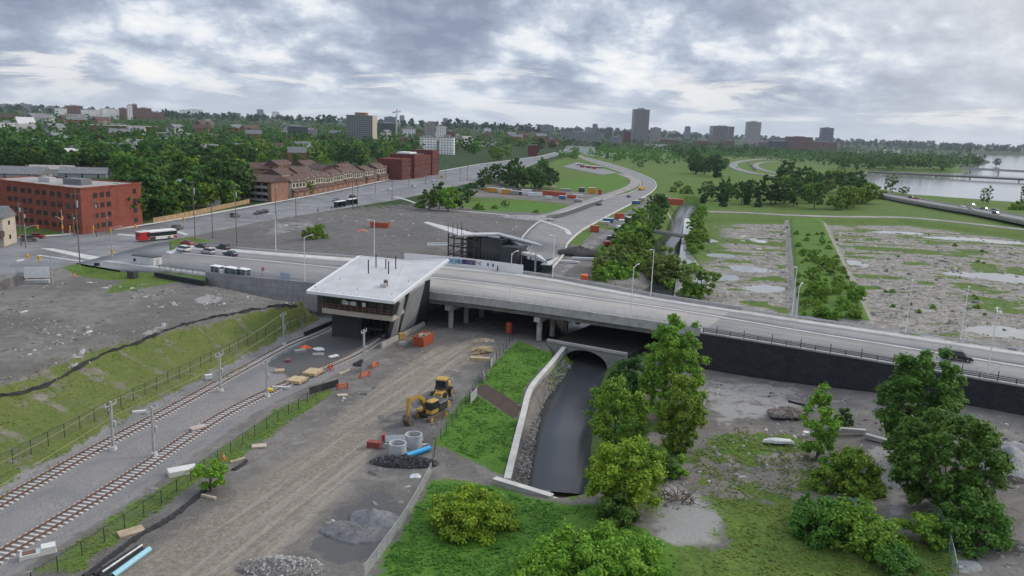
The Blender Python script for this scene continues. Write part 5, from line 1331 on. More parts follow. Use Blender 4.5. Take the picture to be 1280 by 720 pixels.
lay('pallet', 247, 537, 1.3, 2.2, .14, .9, mat('pinkish_pallet', (.42, .33, .31), .85, var=.2), 'pinkish pallet lying between the tracks', 'pallet'); lay('pallet', 349.5, 466.5, 1.5, 1.7, .35, .3, M_PLY, 'thick brown pallet between the tracks near the crossing mats', 'pallet')
lay('pallet', 375, 441.5, 1.4, 2.2, .4, .6, mat('grey_wood', (.3, .28, .26), .85), 'grey pallet beside the orange netting', 'pallet'); lay('foam_sheet', 398, 445.5, 1.4, 2.2, .25, .2, mat('dusty_sheet', (.33, .30, .28), .85, var=.3), 'dusty board between the tracks below the white tarp', 'board'); lay('foam_sheet', 417, 447.5, .9, 2.0, .2, .9, M_WHT, 'narrow white board by the near track', 'board')
lay('plank', 351, 486.5, .3, 2.9, .2, .0, M_WHT, 'white plank beside the yellow bucket', 'plank'); lay('plank', 360, 453.5, .9, 1.0, .4, .2, mat('brick_red', (.25, .09, .07), .8), 'small red crate at the end of the pallet row', 'crate')
lay('plank', 428, 496.5, 1.0, 1.7, .15, .2, M_TAN, 'pale board in front of the orange barrier', 'board'); lay('plank', 431, 467, .3, 3.2, .2, A_T - .2, M_TAN, 'long pale plank along the near track', 'plank')
lay('lumber_stack', 600, 452, .9, 3.9, .55, -.06, M_WOOD, 'neat stack of tan planks below the loose lumber pile', 'lumber')
def tarp(u, v, rx, ry, h, mt, name, label, cat, seed, z=0.0): return heap(name, u, v, rx, ry, h, mt, label, cat, 0, z=z, seed=seed, sharp=2.2)
tarp(382, 436, 1.3, .9, .75, M_ORANGE, 'safety_netting', 'crumpled orange netting between the tracks', 'netting', 21); tarp(399, 438, 1.5, .9, .7, M_WHT, 'tarpaulin', 'crumpled white tarp between the tracks near the station', 'tarp', 22)
tarp(520, 597, .9, .7, .5, M_WHT, 'plastic_bag', 'torn white bag below the black rubble heap', 'bag', 23); tarp(1070, 629, 1.6, 1.2, .35, mat('blue_tarp', (.10, .16, .26), .5), 'tarpaulin', 'faded blue tarp on the path among the bushes', 'tarp', 24, 1.2)
tarp(972, 551, 2.4, .6, .4, M_WHT, 'white_rubble', 'white rubble strewn at the edge of the grass', 'rubble', 25, .8)
def tarpline(P, label, seed, r=.45):
    P = resample(smooth_line(xy(pts(P, 0)), 6), .35); mb = MB(); rnd = np.random.RandomState(seed); V = []; F = []
    for i, p in enumerate(P):
        w = r * (.6 + .8 * rnd.rand()); h = .22 + .35 * rnd.rand() * r; z = H1(*p)
        V += [(p[0] - w, p[1] + .3 * w, z - .1), (p[0] - w * .4, p[1], z + h), (p[0] + w * .4, p[1], z + h * .7), (p[0] + w, p[1] - .3 * w, z - .1)]
    for i in range(len(P) - 1):
        for k in range(3): F.append((i * 4 + k, i * 4 + 4 + k, i * 4 + 5 + k, i * 4 + 1 + k))
    simple_thing('black_tarp', mb.add(V, F), M_FABRIC, label, 'tarp')
tarpline([(105, 725), (140, 698), (175, 672), (205, 655), (230, 637), (256, 615)], 'long black tarp strip crumpled along the grass strip', 31); tarpline([(292, 590), (302, 584), (308, 578)], 'short crumpled black plastic strip right of the sapling', 32, .35)
# precast blocks
def precast(u, v, rz, label):
    p = at(u, v, 0); T = thing('precast_block', label, 'concrete block', (p[0], p[1], .05), rz)
    q = MB(); q.prism_y([(-1.7, 0), (1.7, 0), (1.6, .35), (1.6, .95), (.3, .95), (.2, .55), (-1.6, .55), (-1.6, .35)], -.55, .55); q.build('body', mat('white_precast', (.60, .59, .55), .8, var=.1, scale=.8), T, bevel=.03)
    q = MB(); q.box(-1.4, -.2, -.4, .4, .551, .60); q.build('rust_plate', M_RUST, T)
precast(48, 695, rad(33), 'white precast block with a rusty plate beside the near track'); 
lay('precast_slab', 228, 593, 1.6, 3.4, .55, rad(33), mat('white_precast', (.60, .59, .55), .8), 'white precast slab overgrown at one end, left of the sapling', 'concrete block')
p = at(338, 491, 0); q = MB(); q.tube((p[0], p[1], 0), (p[0], p[1], .75), .38, .42, 14); simple_thing('bucket', q, mat('yellow_plastic', (.75, .55, .02), .4), 'yellow bucket at the foot of a thin mast', 'bucket')
def cone(u, v, z, label):
    p = at(u, v, z); T = thing('traffic_cone', label, 'traffic cone', (p[0], p[1], z)); MB().tube((0, 0, .05), (0, 0, .85), .24, .06, 12).build('body', M_ORANGE, T); MB().box(-.3, .3, -.3, .3, 0, .06).build('base', M_ORANGE, T); MB().tube((0, 0, .42), (0, 0, .58), .165, .125, 12).build('band', M_WHT, T)
cone(279.5, 574, .2, 'orange traffic cone in the grass strip above the sapling'); cone(93.5, 345, 6.2, 'orange traffic cone on the gravel plateau near the billboard')
def barricade(u, v, rz, label, w=2.0):
    p = at(u, v, 0); T = thing('barricade', label, 'barricade', (p[0], p[1], 0), rz, 'orange and red barricades')
    for x in (-w / 2 + .1, w / 2 - .1): q = MB(); q.bar((x, -.35, 0), (x, 0, 1.25), .09, .09); q.bar((x, .35, 0), (x, 0, 1.25), .09, .09); q.build('leg', M_RED, T)
    for h in (.5, 1.0): MB().box(-w / 2, w / 2, -.04, .04, h, h + .22).build('board', M_ORANGE, T)
barricade(428, 488, .5, 'red barricade at the end of the black box panel'); barricade(456, 473, 1.0, 'red barricade before the black heap, lower of two', 2.4); barricade(468, 461, 1.2, 'red barricade by the mast foot, upper of two'); barricade(413, 463.5, 1.2, 'small red barrier standing on the near track', 1.2)
q = MB(); a = at(387, 495, 0); b = at(423, 484, 0); q.bar((a[0], a[1], .7), (b[0], b[1], .7), .12, 1.5); simple_thing('dark_screen', q, M_FABRIC, 'black screen panel closing the end of the grass strip', 'screen')
q = MB(); a = at(452, 468, 0); b = at(464, 459, 0); q.bar((a[0], a[1], 1.0), (b[0], b[1], 1.0), .1, 1.9); simple_thing('mesh_screen', q, mesh_panel_mat('grey_screen', (.2, .21, .21), .7), 'grey mesh fence panel beside the mast near the station', 'fence panel')
# skip with debris, lumber pile
def skip(loc, rz, L, W, Hh, mt, label, debris=True, group=None, name='skip'):
    T = thing(name, label, 'skip', loc, rz, group); q = MB(); a, b = L / 2, W / 2
    o_ = [(-a * .85, -b), (a * .85, -b), (a * .85, b), (-a * .85, b)]; t_ = [(-a, -b), (a, -b), (a, b), (-a, b)]
    q.hexa(o_, .1, .3, o_)
    for i in range(4):
        j = (i + 1) % 4; n_ = lambda P, k=.94: [(x * k, y * k) for x, y in P]
        V = [(*o_[i], .1), (*o_[j], .1), (*t_[j], Hh), (*t_[i], Hh)] + [(o_[i][0] * .94, o_[i][1] * .94, .1), (o_[j][0] * .94, o_[j][1] * .94, .1), (t_[j][0] * .95, t_[j][1] * .95, Hh), (t_[i][0] * .95, t_[i][1] * .95, Hh)]
        q.add(V, [(0, 1, 2, 3), (7, 6, 5, 4), (3, 2, 6, 7), (0, 4, 5, 1), (0, 3, 7, 4), (1, 5, 6, 2)])
    q.build('body', mt, T)
    q = MB()
    for x in np.linspace(-a * .8, a * .8, 5):
        for s in (-1, 1): q.box(x - .06, x + .06, s * b - .05, s * b + .05, .2, Hh - .03)
    q.build('rib', mt, T)
    if debris:
        rnd = random.Random(L * 10); q = MB()
        for i in range(46):
            x, y = rnd.uniform(-a * .8, a * .8), rnd.uniform(-b * .75, b * .75); q.T = Matrix.Translation((x, y, Hh * .8 + rnd.random() * .4)) @ Matrix.Rotation(rnd.random() * 3, 4, 'Z') @ Matrix.Rotation(rnd.uniform(-.5, .5), 4, 'X'); s = rnd.uniform(.15, .5); q.box(-s, s, -s * .3, s * .3, -.08, .08)
        c = q.build('debris', M_TAN, T); c['kind'] = 'stuff'
    return T
M_REDSKIP = mat('red_orange_skip', (.40, .08, .035), .55, var=.18, dirt=(.25, .08, .04))
p = at(529, 431, 0); skip((p[0], p[1], 0), rad(72), 5.2, 2.4, 2.3, M_REDSKIP, 'orange red skip full of debris beside the station fins')
p = at(475, 285, 3); zz = H1(p[0], p[1]); p = at(475, 285, zz); skip((p[0], p[1], zz), -.1, 7.5, 2.6, 2.2, M_REDSKIP, 'long orange skip alone on the bare gravel plain'); 
p = at(453, 290, zz); tarp(453, 289, 2.4, 1.4, .8, mat('orange_scrap', (.5, .13, .06), .7, var=.3), 'scrap_heap', 'small orange scrap heap left of the long skip', 'scrap heap', 27, zz)
def lumber(u, v):
    p = at(u, v, 0); T = thing('lumber_pile', 'messy pile of pale lumber at the edge of the haul road', 'lumber', (p[0], p[1], 0)); rnd = random.Random(4)
    for i in range(34):
        q = MB(); q.T = Matrix.Translation((rnd.uniform(-1.2, 1.2), rnd.uniform(-1.5, 1.5), .15 + rnd.random() * 1.1)) @ Matrix.Rotation(rnd.uniform(.2, 1.1) + (1.4 if i % 5 == 0 else 0), 4, 'Z') @ Matrix.Rotation(rnd.uniform(-.15, .15), 4, 'Y'); l = rnd.uniform(.9, 1.9); q.box(-l, l, -.1, .1, -.06, .06); q.build('plank', M_WOOD, T)
lumber(602, 441)
heap('scrap_heap', 606, 427, 2.6, 1.2, .7, M_PLY, 'brown scrap wood heap behind the lumber pile', 'scrap heap', 60, .3, M_TAN, seed=33, z=0)
lay('crate', 502, 424.5, 1.2, 1.5, 1.1, .6, mat('ochre_board', (.50, .33, .12), .8), 'ochre crate leaning at the station plinth', 'crate'); lay('concrete_block', 503, 432.5, .8, 1.7, .6, .5, M_CONC, 'short concrete block in front of the ochre crate', 'concrete block')
q = MB(); a = at(505, 440, 0); b = at(517, 430, 0)
for h in (.1, 1.2): q.bar((a[0], a[1], h), (b[0], b[1], h), .08, .08)
for k in range(6): c = lerp(a, b, k / 5); q.bar((c[0], c[1], 0), (c[0], c[1], 1.25), .07, .07)
simple_thing('steel_frame', q, M_DKGREEN, 'low green steel frame standing before the plinth wall', 'frame')
lay('tool_box', 468, 561, 1.0, 1.9, .8, -.2, mat('rusty_red', (.22, .05, .04), .7, var=.3), 'rusty red box left of the concrete rings', 'box'); q = MB(); p = at(479.5, 553, 0); q.box(p[0] - .2, p[0] + .2, p[1] - .2, p[1] + .2, 0, 1.2); simple_thing('marker_post', q, M_RED, 'red marker post above the rusty box', 'post')
lay('trench_plate', 505, 551, 2.6, 5.5, .16, .2, mat('blue_grey_plate', (.20, .22, .235), .6), 'blue grey steel plate lying behind the concrete rings', 'steel plate')
lay('concrete_beam', 1062, 541, .7, 4.6, .6, -.12, M_CONC, 'long concrete beam lying among the bushes', 'concrete beam', z=1.2); lay('concrete_beam', 1097, 551, .8, 3.6, .5, -.75, M_CONC, 'slanted concrete beam next to the long one', 'concrete beam', z=1.2)
q = MB(); p = at(1008, 541, 1.0); q.tube((p[0], p[1], .9), (p[0], p[1], 1.15), .5, n=14); simple_thing('pipe_cover', q, M_WHT, 'round white cover in the grass by the slender tree', 'cover')
for u0, v0, u1, v1, lab in ((606, 482, 602, 473, 'upper leaning steel fence panel beside the mud strip'), (596, 497, 588, 506, 'steel fence panel fallen against the green fence'), (619, 452, 613, 462, 'white leaning panel at the lumber stack')):
    a = at(u0, v0, 0); b = at(u1, v1, 0); q = MB(); q.bar((a[0], a[1], .9), (b[0], b[1], .9), .08, 1.8); simple_thing('mesh_screen', q, mesh_panel_mat('steel_panel', (.42, .43, .44), .75), lab, 'fence panel')
p = at(636, 416, 0); q = MB(); q.tube((p[0], p[1], 0), (p[0], p[1], 2.2), .75, n=16); q.tube((p[0], p[1], 2.2), (p[0], p[1], 2.5), .8, .5, 16); simple_thing('site_toilet', q, M_REDSKIP, 'red round bin under the bridge near the pier', 'bin')
p = at(730, 353, 0.8); q = MB(); q.rbox(p[0] - 1, p[0] + 1, p[1] - 1, p[1] + 1, .6, 3.2, .1); simple_thing('orange_tank', q, M_ORANGE, 'orange tank behind the bridge parapet by the shrubs', 'tank')
# roots and driftwood beside the creek
def roots(u, v):
    p = at(u, v, .8); z0 = H1(p[0], p[1]); rnd = random.Random(11); mb = MB()
    for i in range(46):
        a = rnd.random() * 6.28; el = rnd.uniform(.0, .9); l = rnd.uniform(.8, 2.6); x, y = rnd.uniform(-2, 2), rnd.uniform(-1.2, 1.2)
        q0 = Vector((x, y, rnd.uniform(.05, .5))); d = Vector((math.cos(a) * math.cos(el), math.sin(a) * math.cos(el), math.sin(el))); q1 = q0 + d * l * .5 + Vector((rnd.uniform(-.2, .2), rnd.uniform(-.2, .2), .1)); q2 = q1 + d * l * .5 + Vector((0, 0, -.25)); mb.tube(q0, q1, .09, .06, 6); mb.tube(q1, q2, .06, .02, 6)
    o = mb.build('driftwood', mat('grey_dead_wood', (.17, .13, .10), .9, var=.4), None); o.location = (p[0], p[1], z0); props(o, 'tangle of dead roots and branches on the gravel by the creek', 'driftwood')
roots(845, 628)
lay('log', 860, 651, .3, 2.2, .25, .9, mat('pale_dead_wood', (.33, .26, .19), .9), 'pale log lying on the gravel below the dead roots', 'log', z=.9)

# ------------------------------------------------------------------ plateau and sidewalk furniture
def billboard(u, v):
    p = at(u, v, 6.1); T = thing('site_billboard', 'blank white site billboard on the plateau by the wide street', 'billboard', (p[0], p[1], 6.0), .35)
    MB().box(-2.6, 2.6, -.08, .08, .6, 3.2).build('board', M_WHITEP, T)
    for x in (-2.3, 2.3): MB().box(x - .1, x + .1, .09, .25, -.2, 3.0).build('post', M_WOOD, T)
billboard(46.5, 350); lay('concrete_block', 47, 354, 1.0, 5.0, .7, .25, M_CONC, 'long low concrete block under the white billboard', 'concrete block', z=6.0)
def trailer(u, v):
    p = at(u, v, 6.3); T = thing('site_trailer', 'white box trailer with a dark roof and small window at the plateau corner', 'trailer', (p[0], p[1], 6.2), -.35)
    MB().box(-3.6, 3.6, -1.4, 1.4, .5, 3.1).build('body', mat('dirty_white', (.55, .55, .55), .6, var=.12, scale=.6), T); q = MB(); q.rbox(-3.75, 3.75, -1.5, 1.5, 3.1, 3.3, .04); q.build('roof', M_DGREY, T)
    MB().box(-3.1, -2.3, -1.43, -1.39, 1.6, 2.4).build('window', M_GLASS, T); MB().box(3.58, 3.63, -.5, .5, .6, 2.5).build('door', M_GALV, T)
    MB().box(-3.4, 3.4, -1.2, 1.2, .15, .5).build('chassis', M_BLACKM, T)
    for x in (-.8, .4): wheel(T, x, -1.3, .4, .25)
trailer(184, 334)
lay('generator', 166, 347, 1.6, 2.0, 1.6, -.3, M_DGREY, 'dark generator box beside the white trailer', 'generator', z=6.0)
lay('waste_bin', 121.5, 337, 1.0, 1.1, 1.6, .2, M_FABRIC, 'black waste bin on the grass verge', 'bin', z=6.2)
def shelter(t, label, L=4.2, off_=.6, group='white bus shelters by the panel wall'):
    p = bp(t, N3(t) + off_ + .7); T = thing('bus_shelter', label, 'bus shelter', (p[0], p[1], ZR + .1), axr, group); T.scale = (1, 1, .88)
    q = MB(); q.rbox(-L / 2 - .2, L / 2 + .2, -.95, .95, 2.5, 2.68, .05); q.build('roof', M_WHITEP, T)
    for x in (-L / 2, 0, L / 2):
        for y in (-.75, .75): MB().box(x - .05, x + .05, y - .05, y + .05, 0, 2.5).build('post', M_GALV, T)
    MB().box(-L / 2 + .06, L / 2 - .06, -.77, -.74, .3, 2.4).build('back_pane', M_GLASSB, T)
    for x in (-L / 2, L / 2): MB().box(x - .015, x + .015, -.69, .69, .3, 2.4).build('side_pane', M_GLASSB, T)
    MB().box(-L / 4, L / 4, -.6, -.2, .42, .5).build('bench', M_BLACKM, T); MB().box(L / 4, L / 2 - .1, -.73, -.66, .5, 2.2).build('poster_panel', M_BLACKM, T)
for u, lab, L in ((262, 'small white bus shelter at the planter end', 2.8), (294, 'white bus shelter in the middle of the row', 4.0), (315, 'white bus shelter next to the red stop sign', 3.2)):
    shelter(BT(at(u, 346, ZR)), lab, L)
t = BT(at(336, 349, ZR)); p = bp(t, N3(t) + 1); T = thing('bus_stop_sign', 'red round bus stop sign by the shelters', 'sign', (p[0], p[1], ZR + .15), axr)
MB().tube((0, 0, 0), (0, 0, 3.0), .06, n=6).build('post', M_RED, T); q = MB(); q.tube((.4, -.03, 2.7), (.4, .03, 2.7), .45, n=16); q.build('sign_face', M_RED, T); MB().box(.2, .6, -.04, .04, 2.6, 2.8).build('symbol_band', M_WHT, T)
t = BT(at(280, 345, ZR)); p = bp(t, N3(t) + .6); lay('ticket_machine', 0, 0, .6, 2.0, 1.6, axr, M_WHT, 'white panel with a red mark between two shelters', 'panel', z=ZR).location = (p[0], p[1], ZR + .25)
t = BT(at(364, 352, ZR)); p = bp(t, N3(t) + 1); q = MB(); q.bar((p[0] - AX[0] * 1.6, p[1] - AX[1] * 1.6, ZR + 1.3), (p[0] + AX[0] * 1.6, p[1] + AX[1] * 1.6, ZR + 1.3), .06, 2.2); simple_thing('glass_screen', q, mat('pale_glass', (.30, .38, .45), .2), 'pale blue glass screen on the sidewalk left of the station', 'glass screen')
for u, v, lab in ((425, 259, 'roadside glass shelter with a green tint, first from the junction'), (440, 256, 'second roadside glass shelter beside a dark car')):
    p = hit(u, v); T = thing('bus_shelter', lab, 'bus shelter', (p[0], p[1], p[2] + .1), wl_ang(p[1]), 'roadside glass shelters')
    q = MB(); q.rbox(-4, 4, -1, 1, 2.6, 2.8, .05); q.build('roof', M_WHITEP, T); MB().box(-3.9, 3.9, .8, .85, .2, 2.5).build('back_pane', M_GLASSB, T)
    for x in (-3.9, 0, 3.9): MB().box(x - .06, x + .06, -.9, .9, 0, 2.6).build('frame', M_DKGREEN, T)

# ------------------------------------------------------------------ signals, poles
M_POLEW = mat('weathered_pole', (.17, .14, .115), .9, var=.3, scale=1.0); M_SIG = mat('signal_yellow', (.75, .33, .01), .5, var=.05)
def signal_head(T, x, y, z):
    q = MB(); q.rbox(x - .2, x + .2, y - .2, y + .2, z, z + 1.15, .04); o = q.build('signal_head', M_SIG, T)
    for i in range(3): MB().tube((x, y - .215, z + .2 + .36 * i), (x, y - .2, z + .2 + .36 * i), .13, n=10).build('lens', M_BLACKM, o)
def signal(u, v, hgt, rz, label, arm=0, heads=(), lampa=False, z=ZR):
    p = at(u, v, z); T = thing('traffic_signal', label, 'traffic signal', (p[0], p[1], z), rz, 'traffic signals at the junction')
    MB().tube((0, 0, 0), (0, 0, hgt), .14, .09, 8).build('pole', M_GALV, T)
    if arm: MB().path([(0, 0, 5.2), (arm * .5, 0, 5.9), (arm, 0, 6.0)], .07, 6).build('arm', M_GALV, T)
    for (x, z_) in heads: signal_head(T, x, 0, z_)
    if lampa:
        m_ = MB(); m_.path([(0, 0, hgt - .3), (1.0, 0, hgt + .3), (2.2, 0, hgt + .5)], .06, 6); m_.rbox(2.1, 3.0, -.15, .15, hgt + .42, hgt + .56, .04); m_.build('lamp_arm', M_GALV, T)
signal(66, 355, 6.4, 2.9, 'traffic signal with a long mast arm on the plateau side of the junction', 7.0, ((3.2, 5.2), (6.4, 5.4)), z=6.6)
signal(141, 327, 9.0, .2, 'signal and lamp post on the grassy corner before the crossing', 0, ((0, 2.2), (-.1, 7.6)), True, z=6.8)
signal(79, 296, 8.5, 2.6, 'signal pole at the apartment corner carrying two yellow heads', 3.6, ((0, 2.6), (-.3, 5.4)))
signal(117, 296, 3.6, 0, 'short yellow signal in front of the sunlit brick wall', 0, ((0, 2.3),)); signal(88, 296, 3.6, 0, 'short yellow signal right of the double headed signal pole', 0, ((0, 2.3),)); signal(170, 294, 3.6, 0, 'yellow signal right behind the bus', 0, ((0, 2.2),)); signal(230, 283, 3.2, 0, 'small yellow signal by the verge near the wooden fence', 0, ((0, 2.0),)); signal(33, 308, 6.5, .3, 'signal pole by the beige house with one raised head', 3.5, ((3.2, 5.0),))
UP = None
def upole(u, v, vt, label, z=None, cross=True):
    global UP
    p = hit(u, v) if z is None else at(u, v, z); w = np.dot(np.array([p[0], p[1], p[2] - CAM_H]), _f); hgt = (v - vt) / FPX * w * 1.03
    if UP is None:
        UP = thing('utility_pole', label, 'utility pole', group='utility poles along the streets'); MB().tube((0, 0, -.5), (0, 0, 10), .16, .10, 8).build('pole', M_POLEW, UP); q = MB(); q.bar((-1.1, 0, 9.4), (1.1, 0, 9.4), .1, .12); q.build('cross_arm', M_POLEW, UP); q = MB(); q.tube((.3, 0, 7.6), (.3, 0, 8.5), .22, n=8); q.build('transformer', M_GALV, UP); o = UP
    else: o = dup(UP, label=label)
    o.location = (p[0], p[1], p[2]); o.scale = (1, 1, hgt / 10); o.rotation_euler = (0, 0, .6)
for a in ((27, 308, 253, 'wooden utility pole by the beige house, left of a pair'), (32.5, 310, 262, 'utility pole right of a pair by the beige house'), (100, 329, 240, 'tall grey pole in front of the dark brick apartments'), (93, 296, 268, 'short utility pole before the brick wall'), (121, 296, 250, 'utility pole against the sunlit brick wall'),
          (134, 292, 268, 'thin pole at the end of the sunlit brick wall'), (244, 300, 226, 'tall utility pole on the sidewalk corner past the bus'), (266, 298, 253, 'utility pole at the edge of the gravel plain'), (296, 307, 230, 'tall utility pole behind the queue of cars'), (345, 275, 226, 'utility pole before the brick end of the row houses'), (370, 272, 244, 'thin utility pole along the wide street before the row houses'),
          (441, 262, 226, 'utility pole beside the second roadside shelter'), (447, 258, 231, 'utility pole just past the second roadside shelter'), (469, 242, 218, 'utility pole before the middle row house'), (490, 250, 226, 'utility pole on the gravel edge by the lone white car'), (511, 232, 208, 'utility pole at the end of the row houses'), (532, 231, 212, 'utility pole before the dark red apartments'), (557, 224, 206, 'utility pole at the corner of the dark red apartments'), (575, 228, 210, 'utility pole past the dark red apartments'), (584, 226, 205, 'utility pole at the tree edge past the dark red apartments'), (609, 237, 205, 'utility pole before the dark trees, left of two'), (625, 233, 205, 'utility pole before the dark trees, right of two'), (676, 238, 208, 'utility pole behind the yard of containers'), (807, 310, 262, 'pole over the creek shrubs'), (1054, 262, 238, 'pale pole among the riverside trees, left of two'), (1066, 263, 238, 'pale pole among the riverside trees, right of two')):
    upole(*a)
for u, v, lab in ((272, 268, 'street lamp at the far end of the parked queue'),):
    pass
# people
def person(x, y, z, rz, label, top, legs):
    """a standing walker: one skinned body with shirt and trousers"""
    T = thing('person', label, 'person', (x, y, z), rz); me = bpy.data.meshes.new('body')
    V = [(0, 0, .95), (0, 0, 1.2), (0, 0, 1.42), (0, 0, 1.52), (.02, 0, 1.62), (.02, 0, 1.76), (0, .1, .88), (.06, .11, .48), (-.02, .11, .06), (.12, .12, .03), (0, -.1, .88), (-.05, -.11, .48), (-.16, -.11, .08), (-.03, -.12, .03), (0, .19, 1.42), (-.04, .24, 1.13), (.08, .23, .88), (0, -.19, 1.42), (.06, -.24, 1.13), (.16, -.22, .9)]
    E = [(0, 1), (1, 2), (2, 3), (3, 4), (4, 5), (0, 6), (6, 7), (7, 8), (8, 9), (0, 10), (10, 11), (11, 12), (12, 13), (2, 14), (14, 15), (15, 16), (2, 17), (17, 18), (18, 19)]
    Rr = [.13, .14, .13, .06, .095, .085, .095, .065, .045, .035, .095, .065, .045, .035, .06, .045, .03, .06, .045, .03]
    me.from_pydata(V, E, []); o = bpy.data.objects.new('body', me); link(o, T); sk = o.modifiers.new('s', 'SKIN')
    for i, r in enumerate(Rr): me.skin_vertices[0].data[i].radius = (r, r)
    me.skin_vertices[0].data[0].use_root = True; sb = o.modifiers.new('u', 'SUBSURF'); sb.levels = sb.render_levels = 1
    me.materials.append(top)
    q = MB()
    for s, k in ((1, .0), (-1, -.0)): q.tube((0, s * .1, .93), (.05 * s, s * .11, .5), .115, .085, 8); q.tube((.05 * s, s * .11, .5), (-.02 if s > 0 else -.15, s * .11, .1), .085, .07, 8)
    q.build('trousers', legs, T); q = MB(); q.tube((.0, 0, 1.70), (0, 0, 1.83), .10, .06, 8); q.build('hair', mat('dark_hair', (.03, .02, .015), .8), T)
t = BT(at(622, 340, ZR)); p = bp(t, N0(t) - 1.6); person(p[0], p[1], ZR + .15, axr, 'person in dark clothes walking past the white hoarding', mat('dark_coat', (.035, .035, .04), .9), mat('dark_trousers', (.03, .03, .035), .9))
p = hit(397.5, 265.5); person(p[0], p[1], p[2] + .1, 1.2, 'person in a reddish top walking by the gravel plain', mat('maroon_top', (.16, .05, .05), .9), mat('dark_trousers', (.03, .03, .035), .9))
p = hit(414.5, 262.5); person(p[0], p[1], p[2] + .1, 1.2, 'person in black near the first roadside shelter', mat('dark_coat', (.035, .035, .04), .9), mat('dark_trousers', (.03, .03, .035), .9))

# ------------------------------------------------------------------ far works yards
def container(u, v, L, W, Hh, rz, mt, label, cat='container', name='shipping_container', z=None):
    p = hit(u, v); L *= .85; W *= .85; Hh *= .85; T = thing(name, label, cat, (p[0], p[1], p[2]), rz + (u * 7 % 11 - 5) * .03, 'boxes and trailers in the works yards'); MB().box(-L / 2, L / 2, -W / 2, W / 2, .15, Hh).build('body', mt, T); q = MB()
    for i in range(int(L / 1.2)): x = -L / 2 + .6 + i * 1.2; q.box(x - .1, x + .1, -W / 2 - .06, W / 2 + .06, .2, Hh - .1)
    q.build('rib', mt, T); q = MB(); q.rbox(-L / 2 - .05, L / 2 + .05, -W / 2 - .08, W / 2 + .08, Hh, Hh + .12, .03); q.build('roof', M_WHT if mt is not M_REDSKIP else mt, T)
    MB().box(L / 2, L / 2 + .05, -W / 2 + .1, W / 2 - .1, .25, Hh - .15).build('door', M_GALV, T)
M_YEL = mat('ochre_yellow', (.55, .27, .03), .6, var=.15); M_BLU = mat('mid_blue', (.05, .14, .28), .6); M_WTR = mat('white_trailer', (.62, .63, .64), .5, var=.08); M_GRY = mat('mid_grey', (.27, .27, .27), .7)
ya = rad(-8)
for u, v, L, W, Hh, mt, lab in ((603, 236, 7, 3, 3.0, M_WTR, 'white box first in the works yard row'), (613, 240, 12, 3.2, 3.4, M_YEL, 'large ochre box in the yard beside the dark trees'), (625, 241, 7, 3, 3.4, M_WTR, 'white box between two ochre boxes'), (633, 242.5, 8, 3.2, 3.8, M_YEL, 'smaller ochre box in the yard row'), (643, 243.5, 6, 3, 3.2, M_GRY, 'grey box beside the smaller ochre box'), (651, 244, 3, 3, 2.8, M_DGREY, 'dark container in the middle of the yard row'),
                              (658, 243, 8, 3, 3.8, M_WTR, 'tall white trailer right of the dark container'), (669, 245.5, 11, 3, 2.8, M_WTR, 'long low white trailer in the yard row'), (688, 244, 13, 3, 3.2, M_REDSKIP, 'long orange red container in the yard'), (699, 245, 10, 3, 3.0, M_REDSKIP, 'second orange red container beside the long one'), (703, 249, 5, 2.5, 2.6, M_BLU, 'blue container before the orange red ones'), (715, 248, 7, 3, 2.5, M_REDSKIP, 'orange red container at the path end of the row'),
                              (723, 253, 6, 2.5, 2.4, M_GRY, 'grey container at the gravel path corner'), (686, 248.5, 5, 2.4, 2.0, M_WTR, 'small white box before the long orange container'), (727, 240, 5, 3, 3.6, M_DGREY, 'dark box in the back row of the yard'), (739.5, 242, 6, 3.4, 5, M_YEL, 'tall ochre box at the back corner of the yard'), (749.5, 243, 3, 2.4, 4.0, M_REDSKIP, 'narrow red box at the end of the back row'), (722, 246, 8, 2.6, 2, M_WTR, 'white flat box in the back row of the yard'), (672, 236, 7, 2.6, 2.6, M_GRY, 'grey box before the lighter trees'), (691, 237, 7, 2.6, 2.6, M_TAN, 'tan box before the lighter trees'), (707, 239, 9, 2.4, 2, M_GRY, 'low grey box behind the orange containers'),
                              (784, 292, 11, 4.2, 3.8, M_WTR, 'large white site trailer beside the creek bushes'), (743, 290, 4.5, 3, 3.2, M_REDSKIP, 'red skip by the transit road, lower of two'), (774, 274, 5.5, 3.4, 3.4, M_REDSKIP, 'red skip by the transit road, upper of two'), (756, 281, 5, 2.5, 1.8, M_TAN, 'tan box near the upper red skip'), (760, 278, 6, 3, 2.4, M_BLU, 'blue and white box near the upper red skip'), (797, 273, 14, 7, .5, M_WTR, 'wide white slab stack in the creek side yard'), (783, 276, 9, 6, .4, M_WTR, 'white slab stack left of the wide one'), (806, 266, 10, 5, .5, M_GRY, 'grey slab stack at the yard end'), (764, 300, 4, 2.2, 2, M_DGREY, 'dark box in front of the large white trailer'), (773, 304, 7, 3, 1.5, M_TAN, 'tan lumber bundle in front of the large white trailer'), (835, 256, 22, 5, 4.5, M_REDSKIP, 'long red hoarding box beyond the creek yard'), (795, 255, 6, 2.5, 2.4, M_BLU, 'blue grey box at the transit bend'), (803, 251, 6, 2.4, 2.2, M_TAN, 'tan box at the transit bend'),
                              (729, 325, 9, 1.2, 1.0, M_WTR, 'white barrier segment before the soil mound'), (712, 329, 8, 1.0, .9, M_WTR, 'white barrier segment left of the soil mound')):
    container(u, v, L, W, Hh, ya, mt, lab)
